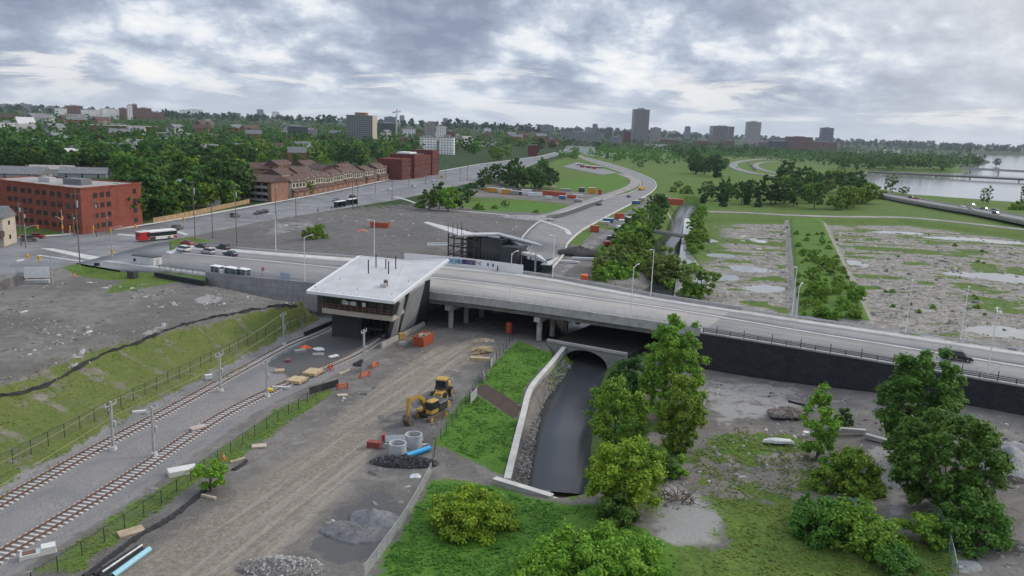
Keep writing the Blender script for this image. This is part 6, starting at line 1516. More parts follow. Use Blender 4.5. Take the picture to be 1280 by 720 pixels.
# pale kerb of the unfinished road across the plain, barrier blocks
line_ribbon('path', smooth_line(xy(pts([(492, 256.5), (560, 263), (640, 273), (700, 286), (712, 294)], 3.0)), 6), 2.6, M_WALK, lift=.16, na=120, nb=3)
for i in range(6):
    u = 536 + i * 4.2; p = hit(u, 306.5); q = MB(); q.prism_x([(-.4, 0), (.4, 0), (.15, .35), (.1, .9), (-.1, .9), (-.15, .35)], -.55, .55); o = q.build('barrier_block', M_WHT, None); o.location = (p[0], p[1], p[2]); props(o, 'white concrete barrier block in the short row by the far station', 'barrier block', 'row of white barrier blocks by the far station')
# small footbridge over the creek
p0_, p1_ = at(812, 289, 1.2), at(858, 296, 1.2); T = thing('foot_bridge', 'low grey bridge over the creek among the bushes', 'bridge')
d_ = (p1_ - p0_)[:2]; nn = np.array([-d_[1], d_[0]]) / np.linalg.norm(d_) * 3
MB().hexa([tuple(p0_[:2]), tuple(p1_[:2]), tuple(p1_[:2] + nn), tuple(p0_[:2] + nn)], .4, 1.2).build('deck', M_DCONC, T)
for k in (0, 1): q = MB(); q.bar((p0_[0] + nn[0] * k, p0_[1] + nn[1] * k, 1.6), (p1_[0] + nn[0] * k, p1_[1] + nn[1] * k, 1.6), .2, .8); q.build('parapet', M_CONC, T)
# road markings at the junction
def mark(P, z=None):
    q = [at(u, v, ZR)[:2] for u, v in P]; m_ = []
    for k in range(7):
        f_ = k / 6; m_.append((q[0] * (1 - f_) + q[1] * f_, q[3] * (1 - f_) + q[2] * f_))
    zz_ = lambda c: (float(H(c[:1], c[1:])[0]) + .075) if z is None else z
    o = MB().add([(*c, zz_(c)) for r in m_ for c in r], [(2 * k, 2 * k + 2, 2 * k + 3, 2 * k + 1) for k in range(6)]).build('road_marking', M_PAINT); o['kind'] = 'structure'
mark([(50, 310), (66, 310.5), (127, 321.5), (112, 324.5)]); mark([(45, 319), (49, 318.5), (104, 326), (102, 327)])
mark([(207, 315), (213, 317.5), (246, 307), (240, 305.5)], ZR + .03); mark([(216, 289), (232, 294), (236, 293), (222, 288)]); mark([(145, 293.5), (175, 296), (178, 294.5), (150, 292)]); mark([(20, 325), (30, 323.5), (31, 325), (22, 327)])
# ------------------------------------------------------------------ buildings
def facade_mat(name, wall, glass, bw, bh, gap, rough_glass=.15, var=.12):
    mt, nt, b, n = new_mat(name); tc = n.new('ShaderNodeTexCoord').outputs['Object']; sep = n.new('ShaderNodeSeparateXYZ'); nt.links.new(tc, sep.inputs[0])
    cb = n.new('ShaderNodeCombineXYZ'); nt.links.new(n.math('ADD', n.math('ADD', sep.outputs[0], sep.outputs[1]), 400.0), cb.inputs[0]); nt.links.new(n.math('ADD', sep.outputs[2], 40 * bh), cb.inputs[1])
    br = n.new('ShaderNodeTexBrick', inp={'Vector': cb.outputs[0], 'Scale': 1.0, 'Mortar Size': gap, 'Mortar Smooth': 0.0, 'Brick Width': bw, 'Row Height': bh, 'Bias': 0.0}); br.offset = 0.0
    f = n.noise(tc, .06, 4, .6); cell = n.new('ShaderNodeTexWhiteNoise'); 
    w = n.mix(n.rng(f, .3, .7), tuple(c * (1 - var) for c in wall), tuple(c * (1 + var) for c in wall))
    g = n.mix(n.rng(n.noise(cb.outputs[0], .9, 2, .5), .4, .6), tuple(c * .6 for c in glass), tuple(c * 1.8 for c in glass))
    geo = n.new('ShaderNodeNewGeometry'); s2 = n.new('ShaderNodeSeparateXYZ'); nt.links.new(geo.outputs['Normal'], s2.inputs[0])
    k = n.math('MAXIMUM', br.outputs['Fac'], n.math('GREATER_THAN', s2.outputs[2], .5))
    nt.links.new(n.mix(k, g, w), b.inputs['Base Color']); nt.links.new(n.rng(k, 0, 1, rough_glass, .85, False), b.inputs['Roughness'])
    return mt
M_BRICK = block_wall_mat('red_brick', (.27, .062, .036), .45, .15, (.20, .10, .08), .25)
M_DBRICK = block_wall_mat('maroon_brick', (.16, .035, .028), .45, .15, (.12, .07, .06), .25)
M_ROOFG = mat('flat_gravel_roof', (.30, .28, .265), .95, var=.15, scale=.4); M_SHING = mat('brown_shingles', (.105, .062, .05), .9, var=.3, scale=.8)
M_BEIGE = mat('beige_stucco', (.46, .41, .33), .9, var=.12, scale=.5); M_SIDING = mat('white_siding', (.58, .58, .57), .7, var=.08, scale=.5); M_GROOF = mat('grey_shingles', (.17, .175, .18), .9, var=.2, scale=.6)
M_TANBR = mat('tan_brick', (.27, .145, .10), .9, var=.15, scale=.4)
def prism_thing(name, P, z0, z1, mt, parent): return MB().hexa([tuple(p[:2]) for p in P], z0, z1).build(name, mt, parent)
# --- red brick apartments at the junction
def red_apartments():
    c = at(104, 293, ZR)[:2]; e1 = np.array([-.945, .327]); e2 = np.array([.20, .98]); zt = 21.6
    T = thing('apartment_building', 'red brick apartment block with a stepped dark front and sunlit end wall at the junction', 'apartment building'); P = [c]
    q = c + e2 * .0
    for i in range(6):
        q = q + e1 * 8.0; P.append(q.copy()); q = q + e2 * 1.5; P.append(q.copy())
    P.append(q + e2 * 18); P.append(c + e2 * 29); 
    prism_thing('wall', P, ZR - .6, zt, M_BRICK, T)
    ctr_ = sum(P) / len(P); R_ = [ctr_ + (p - ctr_) * .985 for p in P]
    prism_thing('roof', R_, zt - .3, zt + .02, M_ROOFG, T)
    pw = MB()
    for a, b in zip(P, P[1:] + P[:1]): pw.bar((*a, zt + .15), (*b, zt + .15), .35, .5)
    pw.build('parapet', M_BRICK, T)
    wm_ = MB(); wm_.box(-.85, .85, -.06, .06, -.75, .75); proto = None
    def win(p, dr, z, w=1.0):
        nonlocal proto
        if proto is None:
            o = wm_.build('window', M_GLASS, T); f_ = MB(); f_.box(-.95, .95, -.1, .02, -.85, -.75); f_.box(-.05, .05, -.09, .07, -.75, .75); link_f = f_.build('frame', M_DBRICK, o); proto = o
        else: o = dup(proto, parent=T)
        o.location = (p[0], p[1], z); o.rotation_euler = (0, 0, math.atan2(dr[1], dr[0])); o.scale = (w, 1, 1)
    out2 = np.array([.98, -.2]) * .04
    for r in range(4):
        for s in ((6.5, 9.5, 12.5) if r < 3 else (6.5, 9.5, 12.5)): win(c + e2 * s + out2, e2, zt - 2.4 - 3.3 * r)
        win(c + e2 * 25.5 + out2, e2, zt - 2.4 - 3.3 * r)
    o1 = np.array([-.327, -.945]) * .04
    for i in range(5):
        st_ = P[2 * i]
        for r in range(4):
            for s in (2.4, 5.4): win(st_ + e1 * s + o1, e1, zt - 2.4 - 3.3 * r)
    p = c + e1 * 14 + e2 * 10
    MB().hexa([tuple(p + d) for d in (e1 * -5, e1 * 3, e1 * 3 + e2 * 5, e1 * -5 + e2 * 5)], zt, zt + 2.0).build('penthouse', mat('grey_metal_clad', (.15, .16, .17), .7), T)
    p = c + e1 * 27 + e2 * 12; MB().hexa([tuple(p + d) for d in (e1 * -2, e1 * 3, e1 * 3 + e2 * 3, e1 * -2 + e2 * 3)], zt, zt + 1.6).build('roof_unit', M_GALV, T)
red_apartments()
# --- houses
def gable(q, L, W, z0, z1, o=.35):
    """gabled roof along x"""
    a, b = L / 2 + o, W / 2 + o
    return q.add([(-a, -b, z0), (a, -b, z0), (a, b, z0), (-a, b, z0), (-a, 0, z1), (a, 0, z1), (-a, -b, z0 - .2), (a, -b, z0 - .2), (a, b, z0 - .2), (-a, b, z0 - .2)], [(0, 1, 5, 4), (2, 3, 4, 5), (0, 4, 3), (1, 2, 5), (0, 6, 7, 1), (2, 8, 9, 3), (9, 8, 7, 6), (0, 3, 9, 6), (1, 7, 8, 2)])
def house(u, v, L, W, Hh, rh, rz, wm_, rm, label, group=None, nw=3, storeys=2, flat=False, name='house', cat='house', chim=True, loc=None):
    p = hit(u, v) if loc is None else loc; T = thing(name, label, cat, (p[0], p[1], p[2]), rz, group)
    q = MB()
    if flat: q.box(-L / 2, L / 2, -W / 2, W / 2, -1, Hh)
    else: q.prism_x([(-W / 2, -1), (W / 2, -1), (W / 2, Hh), (0, Hh + rh - .15), (-W / 2, Hh)], -L / 2, L / 2)
    q.build('wall', wm_, T)
    if flat: q = MB(); q.rbox(-L / 2 - .2, L / 2 + .2, -W / 2 - .2, W / 2 + .2, Hh - .02, Hh + .4, .05); rf = q.build('roof', rm, T)
    else: rf = gable(MB(), L, W, Hh, Hh + rh).build('roof', rm, T)
    if chim and not flat: MB().box(L * .2, L * .2 + .7, -.4, .4, Hh + rh * .4, Hh + rh + .9).build('chimney', M_TANBR, rf)
    proto = None
    for s in range(storeys):
        for side in (-1, 1):
            for k in range(nw):
                x = -L / 2 + (k + .5) * L / nw; z = (s + .55) * Hh / storeys
                if proto is None: proto = MB().box(-.55, .55, -.05, .05, -.65, .65).build('window', M_GLASS, T); MB().box(-.65, .65, -.09, .03, -.78, -.65).build('sill', M_WHITEP, proto); o = proto
                else: o = dup(proto, parent=T)
                o.location = (x, side * (W / 2 + .02), z)
        for side in (-1, 1):
            o = dup(proto, parent=T); o.location = (side * (L / 2 + .02), 0, (s + .55) * Hh / storeys); o.rotation_euler = (0, 0, math.pi / 2)
    MB().box(-.5, .5, -W / 2 - .04, -W / 2 + .04, 0, 2.1).build('door', M_DGREY, T)
    return T
# --- row houses along the wide street
def row_houses():
    G_ = 'brown roofed row houses along the wide street'
    # end block with a brick gable
    p = hit(358, 252); a = wl_ang(p[1]); T = thing('apartment_building', 'low brown roofed block with a blank brick end and balconies beside the big trees', 'apartment building', (p[0] - 12, p[1] + 4, p[2]), a)
    MB().box(-7, 7, -9, 9, -1, 9.4).build('wall', M_TANBR, T); gable(MB(), 18.4, 15, 9.4, 12.3, .5).build('roof', M_SHING, T).rotation_euler = (0, 0, math.pi / 2)
    for r in range(3):
        q = MB(); q.box(-8.6, -7.0, -7.5, 7.5, .4 + r * 3, .6 + r * 3); b_ = q.build('balcony', M_CONC, T); q = MB(); q.box(-8.6, -8.5, -7.5, 7.5, .6 + r * 3, 1.6 + r * 3); q.build('railing', M_GALV, b_)
        for k in range(4): MB().box(-7.06, -7.0, -6.8 + k * 3.6, -4.6 + k * 3.6, .7 + r * 3, 2.9 + r * 3).build('window', M_GLASS, T)
    labs = ['row house next to the brick ended block', 'second row house from the brick ended block', 'row house with shrubs before its porch', 'fourth row house from the brick ended block', 'row house behind the grey car and shelters', 'sixth row house from the brick ended block', 'row house near the lone white car', 'row house before the wide arched end unit', 'end row house beside the dark red apartments']
    us = [(391, 247), (403, 244.5), (415, 242), (427, 239.5), (439, 237), (451, 234.5), (463, 232), (476, 229.5), (491, 226.5)]
    pr = None
    for k, ((u, v), lab) in enumerate(zip(us, labs)):
        p = hit(u, v); a = wl_ang(p[1]); sc = 1.0
        if pr is None:
            T = thing('row_house', lab, 'row house', group=G_); L, W, Hh = 11.5, 10, 7.6
            q = MB(); q.box(-L / 2, L / 2, -W / 2, W / 2, -2, Hh); q.build('wall', M_BEIGE, T); gable(MB(), L, W, Hh, Hh + 2.6, .6).build('roof', M_SHING, T)
            q = MB(); q.box(-L / 2 - .12, L / 2 + .12, -W / 2 - 1.6, -W / 2 + .1, -1, 3.0); q.build('ground_floor', M_TANBR, T)
            q = MB(); q.add([(-L / 2 - .3, -W / 2 - 2.2, 2.9), (L / 2 + .3, -W / 2 - 2.2, 2.9), (L / 2 + .3, -W / 2 - .02, 4.3), (-L / 2 - .3, -W / 2 - .02, 4.3), (-L / 2 - .3, -W / 2 - 2.2, 2.7), (L / 2 + .3, -W / 2 - 2.2, 2.7), (L / 2 + .3, -W / 2 - .02, 2.7), (-L / 2 - .3, -W / 2 - .02, 2.7)], [(0, 1, 2, 3), (0, 4, 5, 1), (1, 5, 6, 2), (3, 7, 4, 0), (7, 6, 5, 4), (2, 6, 7, 3)]); q.build('porch_roof', M_SHING, T)
            for x in (-4, -1.4, 1.4, 4): MB().box(x - .75, x + .75, -W / 2 - .05, -W / 2, 4.9, 6.6).build('window', M_GLASS, T)
            for x in (-L / 2, 0, L / 2): MB().box(x - .18, x + .18, -W / 2 - .25, -W / 2 + 1, 4.2, Hh + .9).build('party_wall', M_BEIGE, T)
            for x in (-3.4, 2.2): MB().box(x - .5, x + .5, -W / 2 - 1.66, -W / 2 - 1.6, 0, 2.1).build('door', M_DGREY, T)
            for x in (-L / 2 - .05, L / 2 + .05): MB().box(x - .03, x + .03, -1, 1, 4.6, 6.2).build('window', M_GLASS, T)
            MB().box(2, 2.8, -.4, .4, Hh + 1, Hh + 3.4).build('chimney', M_TANBR, T); pr = T; o = T
        else: o = dup(pr, label=lab)
        nrm = np.array([-math.sin(a), math.cos(a)]); o.location = (p[0] + nrm[0] * 13, p[1] + nrm[1] * 13, p[2] + .2); o.rotation_euler = (0, 0, a); o.scale = (1.15 if k < 8 else 1.5, 1, 1.0 + .06 * (k % 3))
    for k, (u, v, lab) in enumerate(((352, 233, 'brown roofed house in the second row, behind the brick ended block'), (374, 231, 'brown roofed house in the second row with a white gutter'), (402, 225, 'brown roofed house in the second row with an ochre gable'), (428, 224, 'brown roofed house in the second row before the tall slab'), (381, 219, 'brown roofed house in the third row among trees'), (349, 219, 'brown roofed house at the left end of the third row'))):
        p = hit(u, v); house(u, v, 22, 11, 7.5, 3.2, wl_ang(p[1]) + (0 if k != 2 else .9), M_TANBR if k % 2 else M_BEIGE, M_SHING, lab, 'brown roofed houses behind the row', 5)
row_houses()
def dark_red():
    p = hit(530, 224); a = wl_ang(p[1]); T = thing('apartment_building', 'dark red brick apartments with stepped roofs past the row houses', 'apartment building', (p[0] - 14, p[1] + 26, p[2]), a)
    for i, (x0, x1, y0, y1, h) in enumerate(((-44, -22, -9, 9, 14), (-22, 2, -11, 8, 17), (2, 26, -9, 9, 15.5), (26, 44, -10, 8, 19))):
        MB().box(x0, x1 - .05, y0, y1, -2, h).build('wall', M_DBRICK, T); q = MB(); q.rbox(x0 + .3, x1 - .35, y0 + .3, y1 - .3, h - .1, h + .5, .1); q.build('roof', M_SHING if i % 2 else M_DBRICK, T)
        for r in range(4):
            for k in range(4): MB().box(x0 + 2.5 + k * 5, x0 + 4.5 + k * 5, y0 - .05, y0, 2 + r * 3.2, 3.7 + r * 3.2).build('window', M_GLASS, T)
    q = MB(); q.rbox(-18, -2, -6, 4, 17.4, 18.6, .1); q.build('roof_light', M_WHITEP, T)
dark_red()
p = hit(2, 312); beige = house(2, 312, 10, 9, 8.2, 3.0, .2, M_BEIGE, M_GROOF, 'beige house with grey roof cut off by the frame edge near the brick apartments', nw=2, loc=np.array([p[0] - 8, p[1] + 8, p[2]]))
q = MB(); q.add([(-5.4, -6.2, 3.1), (5.4, -6.2, 3.1), (5.4, -4.5, 4.6), (-5.4, -4.5, 4.6), (-5.4, -6.2, 2.9), (5.4, -6.2, 2.9), (5.4, -4.5, 2.9), (-5.4, -4.5, 2.9)], [(0, 1, 2, 3), (0, 4, 5, 1), (1, 5, 6, 2), (3, 7, 4, 0), (7, 6, 5, 4), (2, 6, 7, 3)]); q.build('porch_roof', M_SHING, beige)
M_REDBR2 = mat('orange_brick', (.28, .11, .07), .9, var=.15)
for a in ((88, 208, 20, 15, 7, 6, .5, M_SIDING, M_SIDING, 'tall white gabled house among the trees behind the brick apartments'), (190, 206, 22, 13, 5, 5.5, 1.9, M_REDBR2, M_GROOF, 'house with a dark slate gable and white trim among the trees'), (66, 219, 24, 15, 4, 2.2, .3, M_SIDING, M_ROOFG, 'low pale roofed house just behind the brick apartments'),
          (15, 221, 40, 16, 2.4, 4, .1, M_GREYFIN, M_GROOF, 'long grey roofed house behind the left end of the brick apartments'), (106, 221, 26, 14, 2.4, 3.5, .3, M_GREYFIN, M_GROOF, 'grey roofed house behind the sunlit end of the brick apartments'),
          (32, 163, 26, 20, 9, 12, .9, M_SIDING, M_SIDING, 'white steep gabled house at the left frame side on the hill'), (258, 204, 22, 13, 6, 3, .3, M_REDBR2, M_ROOFG, 'red walled house with a pale flat roof right of the slate gable'), (312, 219, 24, 14, 5, 4, .4, M_TANBR, M_SHING, 'brown roofed house left of the row houses among trees')):
    house(*a[:9], a[9], 'houses in the wooded neighbourhood')
def church(u, v, label):
    p = hit(u, v); T = thing('hall', label, 'hall', (p[0], p[1], p[2]), .5)
    MB().box(-9, 9, -6, 6, -1, 6).build('wall', M_SIDING, T); mr = mat('pale_metal_roof', (.52, .57, .62), .45, .2, var=.12, scale=.4)
    gable(MB(), 18, 12, 6, 12).build('roof', mr, T); q = MB(); q.add([(-13, -3.5, 5), (-7, -3.5, 5), (-7, 3.5, 5), (-13, 3.5, 5), (-10, 0, 10.5)], [(0, 1, 4), (1, 2, 4), (2, 3, 4), (3, 0, 4), (3, 2, 1, 0)]); q.build('side_roof', mr, T); MB().box(-12.6, -9.1, -3, 3, -1, 5).build('annex_wall', M_SIDING, T)
    for k in range(3): MB().box(-6 + k * 5, -4 + k * 5, -6.06, -6, 1.5, 4.2).build('window', M_GLASS, T)
church(246, 257, 'white hall with pale metal gables half hidden by street trees')
# flat and distant blocks
def block(u0, u1, vt, vb, mt, label, cat='building', name='building', depth=.7, rz=0.0, pent=True, group=None, roofm=None, base_v=None, cap=None):
    p = hit((u0 + u1) / 2, vb); s = px_size(*p); w = (u1 - u0) * s; h = (vb - vt) * s * 1.02; d = w * depth
    f_ = abs(math.cos(rz)) + depth * abs(math.sin(rz)); w /= f_; d = w * depth
    az = -math.atan2(p[0], p[1]); T = thing(name, label, cat, (p[0], p[1], p[2]), az + rz, group); d2 = d / 2
    MB().box(-w / 2, w / 2, 0, d, -8, h).build('wall', mt, T); q = MB(); q.rbox(-w / 2 - .3, w / 2 + .3, -.3, d + .3, h + .01, h + max(.8, h * .012), .1); q.build('roof', roofm or M_ROOFG, T)
    if pent: q = MB(); q.box(-w * .2, w * .2, d * .3, d * .7, h + .5, h + max(3.2, .05 * h)); q.build('penthouse', cap or M_GREYFIN, T)
    return T, w, d, h
F_ = facade_mat
FM = {'slab': F_('green_glass_slab', (.26, .265, .25), (.05, .07, .075), 3.0, 3.1, .35), 'conc': F_('ribbed_concrete', (.26, .25, .245), (.07, .075, .085), 2.4, 3.4, .55), 'tan': F_('pale_tan_tower', (.32, .30, .28), (.09, .10, .11), 2.8, 3.2, .7), 'band': F_('banded_office', (.30, .27, .25), (.045, .055, .07), 60, 3.6, .8),
      'brick': F_('far_brick', (.17, .085, .07), (.05, .055, .06), 3.2, 3.1, .9), 'glass': F_('blue_glass_tower', (.22, .25, .28), (.06, .085, .11), 2.2, 3.3, .35), 'white': F_('far_white', (.78, .77, .75), (.12, .13, .15), 4, 3.4, 1.0), 'dark': F_('dark_block', (.075, .08, .09), (.04, .05, .06), 3, 3.2, .5), 'grey': F_('grey_block', (.25, .26, .27), (.06, .07, .08), 4, 3.4, .8), 'striped': F_('striped_tower', (.10, .115, .14), (.03, .04, .055), 5, 70, .9)}
T, w, d, h = block(430.5, 467.5, 146, 181, FM['slab'], 'tall glass slab with a sunlit cream end wall and red podium', 'apartment building', 'apartment_building', .35, rz=-.45)
MB().box(w / 2 + .02, w / 2 + 1.0, -.2, d + .2, -8, h + .3).build('end_wall', mat('cream_panel', (.50, .44, .34), .8, var=.06, scale=.05), T); q = MB(); q.box(-w * .2, w * .22, d * .2, d * .8, h + .9, h + 5); q.build('roof_plant', M_TANBR, T)
MB().box(-w * .45, w * .38, -4, -.2, -8, 9).build('podium', M_DBRICK, T)
for a in ((789.5, 811, 139, 180, 'conc', 'tallest grey concrete office tower on the skyline', .7, .25), (813.5, 827, 161, 182, 'tan', 'pale rounded tower right beside the tallest tower', .8, .5), (855.5, 863, 159, 175, 'glass', 'slim blue glass tower standing alone', .9, .3), (887.5, 917.5, 159, 183, 'band', 'wide banded office block with a white end', .6, .25), (931, 950, 154, 182.5, 'tan', 'pale tan tower right of the banded office block', .7, .2), (1024.5, 1041, 161, 184, 'striped', 'dark leaning looking tower with vertical stripes at the river end', .6, .35),
          (982, 1015, 172, 190, 'brick', 'wide brown apartment block below the striped tower', .5, .2), (1013, 1046, 178, 190, 'brick', 'low brown annex at the foot of the striped tower', .5, .2), (960, 984, 177, 189, 'dark', 'dim low block left of the wide brown apartments', .5, .2), (778, 806, 165, 179, 'brick', 'brown mid rise in front of the tallest tower', .5, .15), (827, 848, 175, 183, 'brick', 'low red brown block right of the pale rounded tower', .6, .2), (740.5, 747, 156, 171, 'glass', 'slim pale glass tower far left of the tallest one', .9, .3), (757.5, 766, 160, 172, 'dark', 'small dark far tower between two taller ones', .8, .3), (731, 740, 160, 171, 'grey', 'grey far block beside the slim pale glass tower', .7, .2), (676, 692, 157, 168, 'grey', 'stepped grey far building on the horizon', .6, .2), (656, 664, 158, 166, 'dark', 'small dark horizon block', .7, .2), (700, 752, 166, 182, 'grey', 'long grey brown block behind the far transit station', .3, .1),
          (526, 548, 173, 192, 'white', 'white framed mid rise, left half of the pair', .5, .35), (547.5, 567.5, 172.5, 193, 'white', 'white banded mid rise, right half of the pair', .5, -.2), (531.5, 545, 154.5, 178, 'tan', 'grey tan tower behind the white mid rises', .7, .3), (546, 558, 158.5, 180, 'white', 'white topped block behind the white mid rises', .7, .2), (558, 570, 165, 180, 'brick', 'brown block right behind the white mid rises', .7, .2), (473, 497, 155, 172, 'dark', 'dark sloping block left of the crane', .5, .2), (481, 496, 147, 160, 'glass', 'green glass top rising behind the dark sloping block', .5, .2), (500, 506, 145, 158, 'conc', 'slim tower just right of the crane', .8, .3), (504, 520, 162, 174, 'white', 'white stepped block right of the crane', .6, .2), (554, 560, 148.5, 160, 'grey', 'solitary slim tower on the wooded horizon', .8, .3), (361, 386, 159, 176, 'dark', 'dark brick apartments with pale stripes among the trees', .5, .2), (386, 397, 163, 175, 'tan', 'ochre block at the end of the dark striped apartments', .6, .2),
          (322, 330, 137.5, 149, 'grey', 'grey tower on the ridge, left of two', .8, .2), (340.5, 350, 140.5, 150, 'white', 'pinkish pale tower on the ridge, right of two', .8, .2), (160, 166.5, 132.5, 150, 'white', 'white half of the hilltop tower pair', .8, .2), (166, 172.5, 131.5, 150, 'brick', 'maroon half of the hilltop tower pair', .8, .2), (0, 16, 130.5, 138, 'grey', 'long grey slab on the ridge at the frame edge', .3, .1), (22, 40, 130.5, 139, 'grey', 'second grey slab on the ridge from the frame edge', .3, .1), (61, 69, 133, 142, 'grey', 'small grey tower on the ridge', .7, .2), (84, 104, 133, 145, 'brick', 'brown hilltop hospital block with a white top', .5, .2), (70, 84, 136, 145, 'white', 'white low hilltop hospital wing', .5, .2), (104, 128, 138, 148, 'white', 'long white hilltop block left of the tower pair', .4, .2), (128, 150, 137, 149, 'white', 'stepped white hilltop block nearer the tower pair', .5, .3), (150, 160, 136, 149, 'brick', 'maroon low block left of the hilltop tower pair', .6, .2), (172, 190, 136, 149, 'brick', 'pinkish brown block right of the hilltop tower pair', .5, .2), (186, 206, 141, 149, 'brick', 'low brick block right along the ridge', .4, .2), (225, 234, 138, 145, 'white', 'bright white ridge building, left of two', .6, .2), (236, 255, 137.5, 146, 'white', 'bright white ridge building, right of two', .5, .3), (285, 301, 141.5, 147, 'grey', 'flat grey ridge building', .4, .2),
          (0, 20, 154, 166, 'white', 'white terrace building at the frame edge on the slope', .4, .2), (1105, 1124, 187, 191, 'white', 'low white roofs in the riverside woods', .4, .1), (1072, 1083, 190, 194, 'white', 'small pale building in the riverside woods', .5, .1), (684, 690, 161, 168, 'brick', 'small brick block on the far left skyline', .7, .2), (605, 614, 161, 169, 'white', 'small white block on the wooded horizon', .7, .2), (762, 778, 172, 183, 'grey', 'white church like building among the far trees', .6, .3), (948, 962, 178, 186, 'brick', 'low brown block beyond the pale tan tower', .5, .2), (905, 918, 176, 186, 'brick', 'red low block before the banded office', .5, .2), (866, 886, 176, 184, 'brick', 'low brown terrace left of the banded office', .4, .2)):
    block(a[0], a[1], a[2], a[3], FM[a[4]], a[5], 'building', 'distant_building', a[6], rz=a[7], group='buildings on the skyline')
for a in ((188, 232, 174.5, 182, M_WHITEP, 'white low shed roof among the neighbourhood trees'), (245, 279, 180, 187, M_ROOFG, 'pale flat roofed low building in the trees right of the white shed'), (145, 166, 171, 176, M_TANBR, 'orange brown low roof in the trees'), (95, 200, 158, 168, M_DBRICK, 'long brick factory among the hillside trees'), (53, 78, 159, 165, M_GREYFIN, 'low grey roof on the wooded slope'), (200, 275, 168, 174, M_ROOFG, 'long flat beige roof on the wooded slope'), (141, 163, 155, 160, M_SIDING, 'white low roofs beyond the brick factory'), (248, 262, 200, 208, M_DBRICK, 'small red building by the neighbourhood trees'), (304, 330, 205, 212, M_SHING, 'brown low building left above the row houses'), (388, 410, 176, 181, M_WHITEP, 'white low roof below the overpass'), (600, 622, 178, 184, M_SIDING, 'white roofs among trees right of the white mid rises'), (708, 745, 184, 191, M_SIDING, 'low white transit station far along the road'), (752, 767, 193, 197, M_WHITEP, 'small white canopy beside the far transit road'), (660, 672, 182, 195, M_DBRICK, 'small brown house by the far street bend'), (806, 842, 181, 188, M_SIDING, 'white clustered low buildings below the pale rounded tower')):
    block(a[0], a[1], a[2], a[3], a[4], a[5], 'building', 'low_building', .5, rz=.2, pent=False, group='low buildings among the trees', roofm=M_WHITEP if a[4] is M_WHITEP else M_ROOFG)
def crane():
    p = hit(495.5, 174); s = px_size(*p); h = (174 - 141) * s; T = thing('tower_crane', 'white and red tower crane rising between far blocks', 'crane', (p[0], p[1], p[2]), .4)
    q = MB()
    for x in (-1, 1):
        for y in (-1, 1): q.bar((x, y, 0), (x, y, h), .5, .5)
    for k in range(int(h / 4)): q.bar((-1, -1, k * 4), (1, -1, k * 4 + 4), .3, .3); q.bar((1, 1, k * 4), (-1, 1, k * 4 + 4), .3, .3)
    q.build('mast', M_WHITEP, T); q = MB(); q.bar((-8, 0, h), (9, 0, h + 1), 1.2, 1.2); q.bar((0, 0, h), (0, 0, h + 6), 1, 1); q.bar((0, 0, h + 6), (8, 0, h + 1), .4, .4); q.build('jib', M_RED, T); MB().box(-8, -5, -1.2, 1.2, h - 2.5, h).build('counterweight', M_CONC, T)
crane()
p = hit(131.5, 164); MB().tube((p[0], p[1], p[2] - 2), (p[0], p[1], p[2] + 13 * px_size(*p)), 3.2, 2.4, 12).build('chimney', M_CONC, None); props(bpy.data.objects['chimney'] if 'chimney' in bpy.data.objects and bpy.data.objects['chimney'].parent is None else [o for o in bpy.data.objects if o.name.startswith('chimney') and o.parent is None][0], 'pale smokestack rising from the brick factory', 'smokestack')
[o for o in bpy.data.objects if o.name.startswith('chimney') and o.parent is None][0].name = 'smokestack'
# --- overpass far left, parkway bridge, river bridges
def viaduct(name, P, w, zt, th, label, mt, piers=(), par=.9, zb=-4):
    T = thing(name, label, 'bridge'); P = [np.array(p) for p in P]; xyP = smooth_line(xy(P), 6); Z = np.interp(np.linspace(0, 1, len(xyP)), np.linspace(0, 1, len(P)), [p[2] for p in P])
    L = offset_line(xyP, w / 2); R = offset_line(xyP, -w / 2)
    def sweep(nm, A, B, lo, hi, m_):
        V = []; F = []
        for a, b, z in zip(A, B, Z): V += [(*a, z + lo), (*b, z + lo), (*b, z + hi), (*a, z + hi)]
        n = len(A)
        for i in range(n - 1):
            for k in range(4): F.append((i * 4 + k, i * 4 + (k + 1) % 4, i * 4 + 4 + (k + 1) % 4, i * 4 + 4 + k))
        e = (n - 1) * 4; F += [(3, 2, 1, 0), (e, e + 1, e + 2, e + 3)]; MB().add(V, F).build(nm, m_, T)
    sweep('deck', L, R, -th, 0, mt); sweep('road_surface', offset_line(xyP, w / 2 - .5), offset_line(xyP, -w / 2 + .5), .004, .03, M_ASPH2)
    sweep('parapet', offset_line(xyP, w / 2 + .1), offset_line(xyP, w / 2 - .3), -.3, par, M_CONC); sweep('parapet', offset_line(xyP, -w / 2 + .3), offset_line(xyP, -w / 2 - .1), -.3, par, M_CONC)
    for f in piers:
        i = int(f * (len(xyP) - 1)); a = L[i] * .8 + R[i] * .2; b = L[i] * .2 + R[i] * .8
        for c in (a, (a + b) / 2, b): MB().tube((c[0], c[1], zb), (c[0], c[1], Z[i] - th), .9 if w > 8 else .8, n=8).build('pier', M_CONC, T)
    return T
pk = viaduct('parkway_bridge', [at(1060, 236, 5), at(1100, 242.5, 5), at(1145, 250.5, 5), at(1185, 257.5, 5), at(1235, 265.5, 5), at(1290, 276, 5), at(1400, 298, 4.6)], 17, 5, 1.6, 'low grey parkway bridge curving over the river inlet', M_DCONC, (.38, .46), .8)
def pcar(u, v, kd, c, lab, z=5.0, rz=None):
    p = at(u, v, z); car(kd, c, (p[0], p[1], z + .04), -1.05 if rz is None else rz, lab, 'cars on the parkway')
